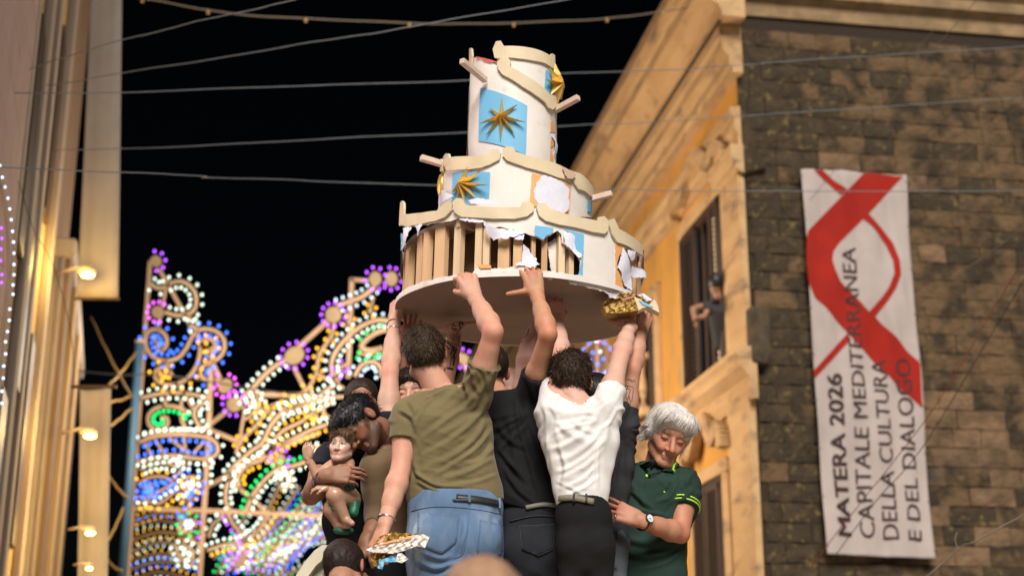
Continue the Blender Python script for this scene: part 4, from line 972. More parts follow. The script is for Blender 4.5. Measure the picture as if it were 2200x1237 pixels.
# ================================================================ people
def ridge(x): return (1 - np.abs(np.sin(np.pi * x))) ** 2 - .3
def cloth_disp(folds, base=.004, seed=0):
    def f(v, n):
        d = base * (.6 * fbm(v * V((7, 7, 5)), seed) + .22 * fbm(v * V((18, 18, 12)), seed + 2, 2))
        for fo in folds:
            if fo[0] == 'fan':        # folds running out of a pull point
                _, O, N, amp, R0, ph = fo; q = v - V(O); r = np.sqrt(q[:, 0] ** 2 + q[:, 2] ** 2) + 1e-6; a = np.arctan2(q[:, 2], q[:, 0])
                a = a + .5 * fbm(v * 4, seed + 5) + 1.2 * r * math.sin(ph * 9); rn = np.random.RandomState(int(N * 7 + seed)); wv = 0
                for q_ in range(int(N)):
                    a0 = rn.uniform(-math.pi, math.pi); wd = rn.uniform(.005, .010); ln = rn.uniform(.5, 1.5) * R0; da = np.abs((a - a0 + math.pi) % (2 * math.pi) - math.pi) * r
                    wv = wv + rn.uniform(.5, 1.2) * np.exp(-(da / (wd + r * .028)) ** 2) * np.exp(-(r / ln) ** 2) * (np.abs(da) < .2)
                d = d + amp * (wv - .25) * np.clip((r - .03) / .05, 0, 1)
            elif fo[0] == 'band':     # folds across direction nrm, centred on c within R0
                _, nrm, lam, amp, c, R0 = fo; x = (v @ unit(nrm)) / lam + .9 * fbm(v * 4, seed + 9) ; d = d + amp * ridge(x) * (.55 + .9 * fbm(v * 3.1, seed + 11)) * np.exp(-(np.linalg.norm(v - V(c), axis=1) / R0) ** 2)
            elif fo[0] == 'px':       # traced folds, seen from the front
                _, lst, Yq, w, amp = fo; rn = np.random.RandomState(seed + 1); fr = np.clip(-n[:, 1] * 2, 0, 1)
                for pts in lst:
                    q = [P(a, b, Yq)[[0, 2]] for a, b, _ in catmull([(a, b, 0) for a, b in pts], 5)]; ww = w * rn.uniform(.75, 1.3); best = np.full(len(v), 9.); bt = np.zeros(len(v)); m = len(q) - 1; sgn = np.zeros(len(v))
                    vx = v[:, [0, 2]]; sel = np.all((vx > np.min(q, axis=0) - .05) & (vx < np.max(q, axis=0) + .05), axis=1) & (fr > 0); vv = vx[sel]
                    if not len(vv): continue
                    bb = np.full(len(vv), 9.); tt = np.zeros(len(vv)); ss = np.zeros(len(vv))
                    for i_ in range(m):
                        a, b = q[i_], q[i_ + 1]; ab = b - a; t = np.clip((vv - a) @ ab / (ab @ ab + 1e-12), 0, 1); e = vv - a - t[:, None] * ab; dd = np.linalg.norm(e, axis=1); c_ = dd < bb
                        bb[c_] = dd[c_]; tt[c_] = (i_ + t[c_]) / m; ss[c_] = np.sign(ab[0] * e[c_, 1] - ab[1] * e[c_, 0])
                    x = bb * ss / ww; pr = np.exp(-x ** 2) - .75 * np.exp(-((x + 1.7) / 1.1) ** 2) * (1)
                    tmp = np.zeros(len(v)); tmp[sel] = amp * rn.uniform(.6, 1.2) * pr * np.sin(np.pi * np.clip(tt, .02, .98)) ** .6; d = d + tmp * fr
            elif fo[0] == 'line':     # one fold from a to b
                _, a, b, w, amp = fo; dd, t = segd(v, a, b); d = d + amp * (np.exp(-(dd / w) ** 2) - .5 * np.exp(-((dd - 1.8 * w) / w) ** 2)) * np.sin(np.pi * np.clip(t, .03, .97)) ** .5
        return n * d[:, None]
    return f
XW = V((1, 0, 0))
def secs3(secs, Y): return [(P(x, y, yy), hw * yy / FPX) for x, y, hw, yy in [(q + (Y,) if len(q) == 3 else q) for q in secs]]
def torso(F, S, df=.62, grow=0., k=.03):
    for (a, ra), (b, rb) in zip(S[:-1], S[1:]): F.cone(a, b, ra + grow, rb + grow, k, w=XW, wf=1, df=df)
M_tee = lambda nm, c, **k: mat(nm, c, .85, bump=.15, bscale=300, bdist=.003, sheen=(.15 if max(c) > .1 else 0), spec=(.5 if max(c) > .1 else .25), col2=tuple(x * .82 for x in c), nscale=9, **k)
def make_person(name_label, Y, head, secs, arms, skin, shirt, pants=None, neck=None, group=None, waist=None, sitting=False, df=.62, legs=True, floor=1.42):
    S = secs3(secs, Y); hc = P(*head['c']) if len(head['c']) == 3 else P(head['c'][0], head['c'][1], Y)
    hs = head.get('s', 1.); H = (hc, basis(head['f'], head['u'])); base = S[-1][0].copy(); base[2] = floor
    r = empty('person', base, name_label, 'person', group)
    nb = P(*neck) if neck else S[0][0] + V((0, 0, .05)); hb = hc + H[1] @ (V((0, -.03, -.07)) * hs)
    A = [dict(a, sh3=P(*a['sh']), el3=P(*a['el']), wr3=P(*a['wr'])) for a in arms]
    allp = [p for p, _ in S] + [nb, hb] + [a[k] for a in A for k in ('sh3', 'el3', 'wr3')]
    R = max(q for _, q in S)
    lo = np.min(allp, axis=0) - V((R * .3 + .09, .2, .07)); hi = np.max(allp, axis=0) + V((R * .3 + .09, .2, .07)); lo[0] = min(lo[0], min(p[0] - q for p, q in S)); hi[0] = max(hi[0], max(p[0] + q for p, q in S))
    # skin: trunk and arms
    F = Field(lo, hi, .0075)
    torso(F, S, df, -.034)
    F.cone(nb, hb, .058, .052, .03)
    for a in A: F.cone(nb + V((0, .0, -.03)), a['sh3'], .045, .05, .03); arm_prims(F, a['sh3'], a['el3'], a['wr3'], a.get('m', 1.))
    parts = [F.mesh()]
    tints = [skin_tint(parts[0][0], skin, [(a['el3'], .05) for a in A] + [(nb, .06)])]
    # hands
    for a in A:
        h = a.get('hand')
        if not h: continue
        w = a['wr3']; c = w + unit(h['f']) * .08; hs_ = h.get('s', 1.)
        F = Field(c - .14 * hs_, c + .14 * hs_, .0026)
        F.cone(w - unit(w - a['el3']) * .05, w, .031 * a.get('m', 1.), .0265 * min(a.get('m', 1.), 1.12), .01)
        hand_prims(F, w, h['f'], h['n'], h.get('hand', 1), h.get('curl', (20, 25, 15)), h.get('spread', 6), h.get('thumb', (35, 10)), hs_, h.get('tcurl', 20))
        m_ = F.mesh(); parts.append(m_); kn = w + unit(h['f']) * .095
        tints.append(skin_tint(m_[0], skin, [(kn, .03), (kn + unit(h['f']) * .05, .03)]))
    # head and neck
    F = Field(hc - V((.15, .15, .2)) * hs, hc + V((.15, .15, .16)) * hs, .0034)
    head_prims(F, H, hs, head.get('jaw', 1.), head.get('nose', 1.)); F.cone(nb, hb, .061, .054, .02)
    if head.get('wrinkle'):
        def hd(v, n):
            p = (v - hc) @ H[1]; p = p * V((1, 1, 1)); d = .0012 * fbm(p * V((25, 25, 70)), 5)
            for g in (-1, 1):
                for a, b, am, w in (((.016 * g, .1, -.04), (.030 * g, .085, -.066), -.0012, .003), ((.018 * g, .09, -.012), (.042 * g, .08, -.02), -.0025, .003), ((.05 * g, .075, .01), (.062 * g, .06, -.004), -.0018, .0025), ((.004 * g, .1, .03), (.005 * g, .1, .045), -.002, .002), ((.035 * g, .085, -.085), (.03 * g, .08, -.1), -.002, .003)):
                    dd, _ = segd(p * V((1, .4, 1)), V(a) * V((1, .4, 1)), V(b) * V((1, .4, 1))); d = d + am * np.exp(-(dd / w) ** 2) * (p[:, 1] > .03)
            for zz in (.045, .058): d = d - .0012 * np.exp(-((p[:, 2] - zz - .004 * np.cos(p[:, 0] * 60)) / .002) ** 2) * (p[:, 1] > .06)
            return n * d[:, None]
    else: hd = None
    hm = F.mesh(hd); parts.append(hm); tints.append(head_tint(hm[0], H, hs, skin, head.get('beard', 0), head.get('brow', (.05, .03, .02)), head.get('lips', (.38, .13, .1)), head.get('eyes', 'down')))
    vs, Q = join(parts); me = mesh_np('body', vs, Q); set_tint(me, np.vstack(tints)); body = link('body', me, M_skin, r, True)
    out = {'root': r, 'body': body, 'bvh': bvh_of(vs, Q), 'H': H, 'S': S, 'A': A, 'nb': nb}
    if head.get('hair'):
        hh = dict(head['hair']); hair(H, hs, hh.pop('style'), hh.pop('col'), r, **hh)
    # shirt
    if shirt:
        F = Field(lo - .03, hi + .03, shirt.get('res', .0065)); g = shirt.get('grow', 0.)
        for a in A:
            cut = shirt.get('cut', .55) if 'cut' not in a else a['cut']; sl = shirt.get('sleeve', .062) * a.get('m', 1.)
            full = cut > 1
            if full:
                F.cone(a['sh3'], a['el3'], sl, sl * .92, .03); e2 = a['el3'] + (a['wr3'] - a['el3']) * (cut - 1); F.cone(a['el3'], e2, sl * .9, sl * .72, .02)
            else:
                e = a['sh3'] + (a['el3'] - a['sh3']) * (cut + .12); F.cone(a['sh3'], e, sl, sl * 1.06, .035)
        for a in A:
            cut = shirt.get('cut', .55) if 'cut' not in a else a['cut']
            if cut > 1: d = unit(a['wr3'] - a['el3']); e = a['el3'] + (a['wr3'] - a['el3']) * (cut - 1)
            else: d = unit(a['el3'] - a['sh3']); e = a['sh3'] + (a['el3'] - a['sh3']) * cut
            F.plane(e, d, .004, lim=e + d * .1, rad=.125)
            F.cone(e - d * .02, e + d * .03, .046 * a.get('m', 1.), .05 * a.get('m', 1.), .003, sub=True)
        torso(F, S, df, g, .035)
        for a in A: F.cone(nb + V((0, 0, -.045)), a['sh3'] + V((0, 0, -.005)), .062, .062 * shirt.get('shw', 1), .035)
        # neckline
        nd = unit(hb - nb); F.plane(nb + nd * shirt.get('neck', .012) + V(shirt.get('nko', (0, 0, 0))), unit(nd + V(shirt.get('nkt', (0, 0, 0)))), .006, lim=nb + nd * .07, rad=.082)
        F.cone(nb - nd * .03 + V(shirt.get('nko', (0, 0, 0))), nb + nd * .06, .058, .066, .006, sub=True)
        if 'hem' in shirt:
            ho = P(*shirt['hem'][0]); F.plane(ho, unit(shirt['hem'][1]), .006)
        vs, Q = F.mesh(cloth_disp(shirt.get('folds', []), shirt.get('base', .004), shirt.get('seed', 1)))
        o = link(shirt.get('name', 't_shirt'), mesh_np('shirt', vs, Q), shirt['m'], r, True, label=shirt.get('label')); out['shirt'] = bvh_of(vs, Q); out['shirt_o'] = o
    # trousers
    if pants:
        PS = secs3(pants['secs'], Y); lg = []
        if legs:
            for sg in (-1, 1):
                h = PS[-1][0] + XW * sg * PS[-1][1] * .5; kx = pants.get('kx', (0, 0))[0 if sg < 0 else 1]
                kn = V((h[0] + kx, h[1] - .01, floor + .48)); an = V((kn[0], kn[1] + .03, floor + .06)); lg.append((h, kn, an))
        pts = [p for p, _ in PS] + [q for l in lg for q in l]; lo2 = np.min(pts, axis=0) - V((.2, .2, .06)); hi2 = np.max(pts, axis=0) + V((.2, .2, .1))
        F = Field(lo2, hi2, .0075); torso(F, PS, pants.get('df', .72), 0, .03)
        rl = PS[-1][1] * .56
        for h, kn, an in lg: F.cone(h + V((0, 0, .03)), kn, rl, rl * .72, .022); F.cone(kn, an, rl * .7, rl * .55, .02)
        if legs:
            h = PS[-1][0]
            for sg in (-1, 1): F.ell(PS[-2][0] + XW * sg * PS[-2][1] * .46 + V((0, -PS[-2][1] * .36, -.02)), V((.092, .085, .1)) * (PS[-2][1] / .17), None, .03)
        F.plane(PS[0][0] + V((0, 0, .0)), V(pants.get('wt', (0, 0, 1))), .004)
        vs, Q = F.mesh(cloth_disp(pants.get('folds', []), pants.get('base', .003), 4))
        o = link(pants.get('name', 'trousers'), mesh_np('trousers', vs, Q), pants['m'], r, True); out['pants'] = bvh_of(vs, Q); out['pants_o'] = o
        if legs:
            for h, kn, an in lg:
                F = Field(an - V((.08, .16, .08)), an + V((.08, .2, .1)), .007); F.ell(an + V((0, .05, -.03)), V((.048, .13, .035)), None, .02); F.ell(an + V((0, -.01, .0)), V((.045, .06, .05)), None, .02); F.plane(an + V((0, 0, -.056)), (0, 0, -1))
                link('shoe', mesh_np('shoe', *F.mesh()), mat('shoe_leather', (.05, .045, .04), .6), r, True)
    return out
def castline(bvh, pxs, n=6):
    out = []
    for x, y, _ in catmull([(a, b, 0) for a, b in pxs], n) if len(pxs) > 2 else [V((*pxs[0], 0)) * (1 - t) + V((*pxs[1], 0)) * t for t in np.linspace(0, 1, 8)]:
        rr = ray(x, y); rr /= np.linalg.norm(rr); h = bvh.ray_cast(Vector(CAM), Vector(rr))
        if h[0] is not None: out.append(V(h[0]))
    return out
def deco(bvh, pxs, w, off, name, m, parent, n=6):
    q = castline(bvh, pxs, n)
    if len(q) > 1: return project_strip(bvh, q, w, off, name, m, parent)
def bangle(a, b, t, rad, w, name, m, parent):
    """ring round a forearm at fraction t from elbow a to wrist b"""
    c = a + (b - a) * t; d = unit(b - a); u = unit(np.cross(d, (0, 1, .1))); v = np.cross(d, u); pts = [c + rad * (math.cos(q) * u + math.sin(q) * v) for q in np.linspace(0, 2 * math.pi, 25)]
    return MB().tube(pts, w, 6, cap=False).build(name, m, parent, smooth=True)
c5 = lambda *l: [(620 + x / 2.22, 680 + y / 2.22) for x, y in l]
c6 = lambda *l: [(1040 + x / 2.22, 680 + y / 2.22) for x, y in l]
c7 = lambda *l: [(640 + x / 2.83, 800 + y / 2.83) for x, y in l]
SK_PINK = (.60, .315, .215); SK_PALE = (.62, .36, .27); SK_TAN = (.50, .245, .14); SK_BROWN = (.235, .105, .055); SK_RED = (.50, .20, .12)
M_silver = mat('silver', (.6, .6, .6), .25, 1.); M_blk = mat('black_rubber', (.01, .01, .012), .5); M_goldm = mat('gold_ring', (.8, .55, .2), .3, 1.)
M_jean = mat('light_denim', (.11, .19, .31), .85, col2=(.055, .10, .19), nscale=4.5, contrast=(.42, .62), bump=.3, bscale=240, bdist=.003, col3=(.33, .42, .52), n3=4.5, c3=(.50, .72), stretch=(1, 1, .5))
M_jeand = mat('stitching', (.09, .15, .25), .9); M_bden = mat('black_denim', (.010, .011, .014), .9, spec=.25, col2=(.018, .02, .025), nscale=6, bump=.3, bscale=240, bdist=.003)
M_belt = mat('belt_leather', (.02, .022, .02), .45); M_gbelt = mat('grey_webbing', (.16, .15, .13), .7)
def Pt(x, y, Y): return P(x, y, Y)

# ---- 1 olive shirt
FO = [c5(*l) for l in (((930, 230), (800, 330), (700, 420)), ((950, 300), (850, 400), (720, 500), (640, 560)), ((960, 360), (880, 480), (760, 580), (640, 640)), ((965, 420), (900, 540), (800, 640), (650, 700)), ((970, 500), (880, 620), (700, 740)),
      ((880, 200), (930, 260), (950, 330)), ((840, 215), (880, 270), (900, 340)), ((800, 250), (840, 300), (850, 370)), ((700, 340), (650, 400), (610, 480)), ((590, 720), (700, 790), (850, 800)), ((600, 760), (720, 820), (900, 820)), ((980, 640), (860, 720), (740, 760)), ((1000, 720), (900, 770), (780, 790)),
      ((600, 600), (590, 680), (620, 760)), ((560, 360), (600, 440), (600, 540)), ((520, 420), (580, 460), (600, 520)), ((900, 260), (920, 330), (880, 420)), ((760, 300), (700, 340), (640, 360)), ((990, 560), (930, 650), (850, 690)), ((640, 820), (760, 850), (900, 840)))]
FW = [c6(*l) for l in (((520, 420), (440, 500), (330, 540)), ((560, 430), (480, 540), (380, 600), (310, 610)), ((600, 470), (520, 580), (420, 650), (330, 660)), ((590, 560), (500, 650), (400, 710), (340, 715)), ((570, 620), (480, 700), (360, 760)), ((560, 680), (470, 760), (370, 800)), ((555, 740), (480, 800), (400, 830)),
      ((280, 400), (300, 470), (290, 540)), ((320, 410), (350, 470), (340, 520)), ((620, 380), (560, 420), (540, 470)), ((600, 360), (555, 395), (520, 410)), ((548, 600), (545, 700), (550, 800)), ((340, 760), (420, 800), (500, 850)), ((360, 600), (390, 700), (370, 800)), ((640, 420), (610, 480), (560, 520)), ((300, 560), (320, 640), (330, 720)), ((420, 470), (470, 520), (540, 540)))]
FB = [c6(*l) for l in (((200, 260), (250, 380), (280, 500)), ((180, 320), (230, 500), (300, 700), (350, 850)), ((150, 350), (170, 500), (230, 700), (280, 880)), ((60, 480), (120, 560), (200, 600)), ((100, 700), (160, 800), (260, 880)), ((70, 600), (130, 680), (200, 760)), ((110, 420), (140, 560), (150, 700)), ((240, 480), (290, 640), (330, 760)))]
FG = [g8_ for g8_ in [[(1280 + x / 3.115, 840 + y / 3.115) for x, y in l] for l in (((530, 640), (500, 700), (420, 720)), ((680, 620), (600, 700), (560, 730)), ((540, 600), (520, 660), (460, 700)), ((300, 640), (330, 720), (400, 780)), ((200, 620), (280, 680), (340, 760)), ((180, 700), (300, 780), (480, 820)), ((200, 960), (320, 1000), (460, 1000)), ((180, 1040), (330, 1090), (520, 1060)), ((600, 1040), (480, 1130), (300, 1180)), ((200, 560), (260, 620), (290, 700)), ((620, 560), (640, 640), (600, 700)))]]
f1 = [('px', FO, 5.5, .009, .0105), ('fan', Pt(1046, 850, 5.5), 20, .008, .22, .1), ('fan', Pt(866, 905, 5.5), 12, .007, .12, .3), ('band', (.32, 0, 1), .052, .004, Pt(975, 985, 5.52), .20), ('band', (.15, 0, 1), .036, .005, Pt(960, 1045, 5.52), .15),
      ('line', Pt(1045, 860, 5.5), Pt(900, 1060, 5.5), .016, .010), ('line', Pt(1050, 890, 5.5), Pt(1000, 1050, 5.5), .018, .009), ('line', Pt(985, 835, 5.5), Pt(900, 870, 5.5), .012, .008)]
p1 = make_person('man in olive green t-shirt and light blue jeans, back to viewer, right arm up', 5.68,
    dict(c=(914, 764, 5.68), f=(-.12, .95, .2), u=(-.22, -.12, 1), jaw=1.12, hair=dict(style='short', col=(.045, .028, .016), seed=2, n=8000, ln=.024, grow=.006, hard=.5, wid=.0015, mess=.35)),
    [(952, 868, 62), (950, 905, 100), (955, 945, 99), (965, 1000, 95), (975, 1050, 98), (980, 1085, 102)],
    [dict(sh=(878, 888, 5.66), el=(860, 1012, 5.6), wr=(828, 1122, 5.52), m=1.05, cut=.5, hand=dict(f=(-.32, -.15, -.9), n=(-.75, -.5, .3), hand=1, curl=(38, 52, 30), thumb=(25, 30), tcurl=25, s=1.05)),
     dict(sh=(1022, 850, 5.62), el=(1060, 712, 5.46), wr=(1019, 636, 5.60), m=1.05, cut=.50, hand=dict(f=(-.36, .12, .9), n=(.15, -1, .12), hand=-1, curl=((58, 62, 35), (55, 60, 35), (52, 60, 35), (48, 58, 35)), thumb=(42, 30), tcurl=25, s=1.02))],
    SK_PINK, dict(m=M_tee('olive_cotton', (.165, .128, .052)), cut=.36, sleeve=.061, hem=((985, 1072, 5.55), (.08, 0, -1)), neck=.0, folds=f1, seed=3, base=.006, res=.0055, grow=.004, nkt=(0, -.25, 0)),
    dict(secs=[(978, 1058, 92), (978, 1090, 98), (977, 1150, 99), (976, 1200, 98)], m=M_jean, name='jeans', base=.005, folds=[('px', [c5(*l) for l in (((600, 1150), (700, 1190), (800, 1165)), ((850, 1140), (920, 1185), (1010, 1180)), ((585, 1060), (600, 1140), (590, 1230)), ((825, 1140), (780, 1200), (700, 1235)), ((880, 1120), (930, 1200), (980, 1237)), ((600, 980), (590, 1040), (600, 1100)), ((840, 960), (830, 1040), (790, 1110)), ((1005, 930), (990, 1000), (1000, 1080)), ((640, 1120), (720, 1145), (780, 1130)), ((930, 1160), (970, 1180), (1010, 1160)))], 5.5, .009, .010), ('line', Pt(978, 1130, 5.5), Pt(975, 1237, 5.5), .012, -.012)]),
    neck=(942, 838, 5.68), group='men lifting the cake')
b = p1['pants']; r1 = p1['root']; pj = p1['pants_o']
for q, pl_ in enumerate((c5((622, 936), (811, 951), (800, 1072), (728, 1124), (616, 1078)), c5((914, 972), (1012, 996), (1012, 1120), (962, 1150), (900, 1130)))):
    cast_patch(b, pl_, 5.6, .0035, 'pocket', M_jean, pj, step=5, thick=.003)
    for ins in (1.0, .93):
        cx = sum(p[0] for p in pl_) / 5; cy = sum(p[1] for p in pl_) / 5; lp = [(cx + (x - cx) * ins, cy + (y - cy) * ins) for x, y in pl_]
        for a_, b_ in zip(lp, lp[1:] + lp[:1]): deco(b, [a_, b_], .0022, .0068, 'stitching', M_jeand, pj)
for ln_ in (c5((860, 880), (862, 960), (850, 1050), (830, 1130), (790, 1150)), c5((588, 925), (700, 905), (850, 912), (1012, 940)), c5((851, 925), (852, 1000), (843, 1050), (820, 1130))): deco(b, ln_, .0024, .003, 'seam', M_jeand, pj)
cast_patch(b, c5((780, 872), (868, 868), (1006, 892), (1002, 905), (1000, 896), (868, 884), (790, 880)), 5.6, .004, 'belt', M_belt, r1, step=6, thick=.003)
deco(b, c5((800, 862), (900, 872), (1004, 892)), .026, .006, 'belt', M_belt, r1)
deco(b, c5((860, 848), (861, 886)), .010, .011, 'belt_loop', M_jean, pj)
deco(b, c5((1000, 868), (1002, 915)), .010, .011, 'belt_loop', M_jean, pj)
bangle(p1['A'][0]['el3'], p1['A'][0]['wr3'], .93, .0345, .0035, 'bracelet', M_silver, r1)
# sleeve hems and collar rib
for a in p1['A']:
    d = a['el3'] - a['sh3']; bangle(a['sh3'], a['el3'], .495, .0615 * a['m'] * 1.035, .0024, 'sleeve_hem', M_tee('olive_cotton', (.165, .128, .052)), p1['shirt_o'])

# ---- 2 black shirt
f2 = [('px', FB, 5.6, .012, .010), ('fan', Pt(1150, 860, 5.6), 16, .010, .3, .2), ('line', Pt(1150, 880, 5.6), Pt(1200, 1070, 5.6), .02, .008), ('line', Pt(1120, 880, 5.6), Pt(1150, 1080, 5.6), .02, .007), ('band', (.6, 0, 1), .06, .007, Pt(1120, 1010, 5.6), .2)]
p2 = make_person('man in loose black t-shirt and black jeans, back to viewer, right arm up', 5.82,
    dict(c=(1050, 800, 5.92), f=(-.35, .9, .15), u=(-.05, -.05, 1), hair=dict(style='short', col=(.02, .013, .009), seed=5, n=2600, ln=.008, grow=.002)),
    [(1078, 872, 50), (1100, 905, 70), (1112, 950, 74), (1125, 1010, 76), (1140, 1060, 80), (1146, 1100, 84)],
    [dict(sh=(1135, 862, 5.8), el=(1178, 718, 5.56), wr=(1153, 632, 5.66), m=.96, cut=.42, hand=dict(f=(-.22, .05, 1), n=(.05, -1, .05), hand=-1, curl=((48, 60, 40), (46, 60, 40), (44, 58, 40), (42, 55, 40)), thumb=(85, 5), tcurl=4, s=1.02)),
     dict(sh=(1052, 885, 5.86), el=(1030, 960, 6.0), wr=(1010, 1040, 6.1), m=1.1)],
    SK_TAN, dict(m=M_tee('black_cotton', (.007, .007, .008)), sleeve=.068, hem=((1150, 1098, 5.7), (-.28, 0, -1)), folds=f2, seed=8, base=.007, grow=.012, neck=.01),
    dict(secs=[(1148, 1078, 70), (1148, 1120, 72), (1148, 1170, 75), (1148, 1210, 74)], m=M_bden, name='jeans', folds=[('band', (.5, 0, 1), .05, .006, Pt(1140, 1210, 5.7), .15)]), neck=(1066, 858, 5.88), group='men lifting the cake')
b = p2['pants']; pj = p2['pants_o']
deco(b, c6((200, 912), (280, 898), (350, 905)), .016, .012, 'belt', M_gbelt, p2['root'])
cast_patch(b, c6((170, 998), (345, 990), (325, 1110), (255, 1140), (180, 1110)), 5.8, .003, 'pocket', M_bden, pj, step=6, thick=.003)
M_bst = mat('dark_stitching', (.05, .055, .065), .9)
for l_ in (c6((170, 998), (345, 990)), c6((345, 990), (325, 1110)), c6((325, 1110), (255, 1140)), c6((170, 998), (180, 1110)), c6((125, 975), (240, 950), (355, 955))): deco(b, l_, .002, .0065, 'stitching', M_bst, pj)
wr2 = p2['A'][0]; bangle(wr2['wr3'] + V((-.005, 0, .1)), wr2['wr3'] + V((-.02, .02, .16)), .2, .0115, .002, 'ring', M_goldm, p2['root'])

# ---- 3 white shirt
f3 = [('px', FW, 5.45, .0085, .005), ('fan', Pt(1310, 880, 5.45), 20, .008, .22, .0), ('fan', Pt(1180, 890, 5.45), 14, .008, .14, .4), ('band', (.1, 0, 1), .04, .004, Pt(1250, 1045, 5.45), .1),
      ('line', Pt(1305, 900, 5.45), Pt(1220, 1040, 5.45), .016, .010), ('line', Pt(1190, 900, 5.45), Pt(1210, 1040, 5.45), .016, .008), ('line', Pt(1280, 900, 5.45), Pt(1275, 1050, 5.45), .014, .007)]
p3 = make_person('curly haired man in white t-shirt and black trousers, back to viewer, arms raised', 5.6,
    dict(c=(1225, 822, 5.66), f=(-.16, .95, -.12), u=(-.02, .16, 1), hair=dict(style='curly', col=(.035, .020, .012), seed=9, n=7000, ln=.040, grow=.006, curl=.8, wid=.0018, hard=.25)),
    [(1240, 890, 52), (1243, 920, 76), (1245, 955, 74), (1247, 1000, 62), (1248, 1045, 54), (1250, 1078, 55)],
    [dict(sh=(1186, 885, 5.58), el=(1203, 765, 5.84), wr=(1196, 690, 5.98), m=1.08, cut=.42, hand=dict(f=(-.08, .35, .9), n=(.3, -.9, .25), hand=1, curl=(18, 22, 15), thumb=(40, 10))),
     dict(sh=(1303, 878, 5.58), el=(1332, 770, 5.76), wr=(1353, 700, 5.96), m=.98, cut=.36, hand=dict(f=(-.25, .6, .55), n=(.25, .45, -.85), hand=1, curl=(15, 20, 15), thumb=(45, 0)))],
    SK_PALE, dict(m=M_tee('white_cotton', (.78, .75, .72)), sleeve=.060, hem=((1250, 1082, 5.5), (0, 0, -1)), folds=f3, seed=12, base=.006, res=.0055, grow=.006, neck=.0, nko=(0, -.02, 0), nkt=(0, -.38, .0)),
    dict(secs=[(1250, 1066, 52), (1254, 1110, 57), (1257, 1165, 58), (1258, 1205, 57)], m=mat('black_twill', (.009, .0085, .009), .9, bump=.2, bscale=200, bdist=.003, spec=.25), name='trousers', folds=[('band', (-.5, 0, 1), .05, .007, Pt(1260, 1190, 5.5), .18), ('line', Pt(1262, 1130, 5.45), Pt(1258, 1237, 5.45), .012, -.012)]), neck=(1238, 868, 5.62), group='men lifting the cake')
deco(p3['pants'], c6((365, 868), (430, 866), (520, 884)), .022, .012, 'belt', mat('khaki_webbing', (.20, .17, .12), .7), p3['root'])
for x in (432, 486): deco(p3['pants'], c6((x, 852), (x, 890)), .007, .017, 'belt_loop', M_blk, p3['pants_o'])
M_tat = mat('tattoo_ink', (.03, .035, .045), .6)
def scribble(bvh, pts, parent, w=.0022): deco(bvh, pts, w, .0006, 'tattoo', M_tat, parent, n=4)
s3 = lambda *l: [(1180 + x / 8.246, 750 + y / 8.246) for x, y in l]
for st in (s3((430, 985), (450, 950), (470, 1000), (500, 940)), s3((450, 950), (465, 1000)), s3((480, 1000), (500, 980), (505, 1005), (520, 985), (530, 1008)), s3((530, 1008), (545, 985), (560, 1010), (590, 990))): scribble(p3['bvh'], st, p3['body'], .0018)

# ---- 4 charcoal shirt, behind the white one
p4 = make_person('man in charcoal t-shirt with tattooed raised arm, half hidden behind the white t-shirt', 5.98,
    dict(c=(1276, 866, 6.1), f=(-.2, .95, .0), u=(.0, .1, 1), hair=dict(style='quiff', col=(.006, .006, .007), seed=15, n=2600, ln=.03, grow=.008)),
    [(1300, 920, 40), (1305, 950, 52), (1305, 1000, 50), (1303, 1050, 46), (1302, 1100, 42), (1300, 1120, 42)],
    [dict(sh=(1337, 915, 5.95), el=(1357, 795, 5.93), wr=(1377, 712, 6.02), m=1.02, cut=.36, hand=dict(f=(.22, .25, .75), n=(.75, -.6, .1), hand=1, curl=(45, 60, 40), thumb=(30, 25))),
     dict(sh=(1262, 930, 6.05), el=(1250, 1000, 6.2), wr=(1245, 1060, 6.2))],
    (.52, .27, .18), dict(m=M_tee('charcoal_cotton', (.036, .036, .040)), sleeve=.060, hem=((1300, 1095, 5.9), (.25, 0, -1)), folds=[('line', Pt(1330, 930, 5.85), Pt(1318, 1080, 5.85), .016, .009), ('line', Pt(1312, 920, 5.85), Pt(1305, 1080, 5.85), .014, .008), ('fan', Pt(1335, 925, 5.85), 20, .016, .2, 0)], seed=21, base=.006, grow=.006),
    dict(secs=[(1308, 1118, 38), (1308, 1160, 40), (1306, 1205, 40)], m=mat('washed_jeans', (.07, .09, .11), .85, col2=(.015, .018, .022), nscale=9, contrast=(.47, .52), bump=.2, bscale=200), name='jeans'), neck=(1290, 905, 6.05), group='men lifting the cake')
for st in (s3((1380, 520), (1400, 548), (1420, 520), (1440, 555), (1460, 535)), s3((1440, 548), (1470, 580), (1495, 545), (1520, 580)), s3((1340, 640), (1400, 650), (1480, 668)), s3((1385, 650), (1390, 690), (1360, 720), (1365, 800), (1350, 830), (1380, 880), (1385, 960)),
           s3((1400, 690), (1435, 720), (1415, 800), (1400, 860), (1385, 880)), s3((1410, 820), (1430, 900), (1435, 980)), s3((1490, 670), (1480, 800), (1460, 930))): scribble(p4['bvh'], st, p4['body'], .0026)

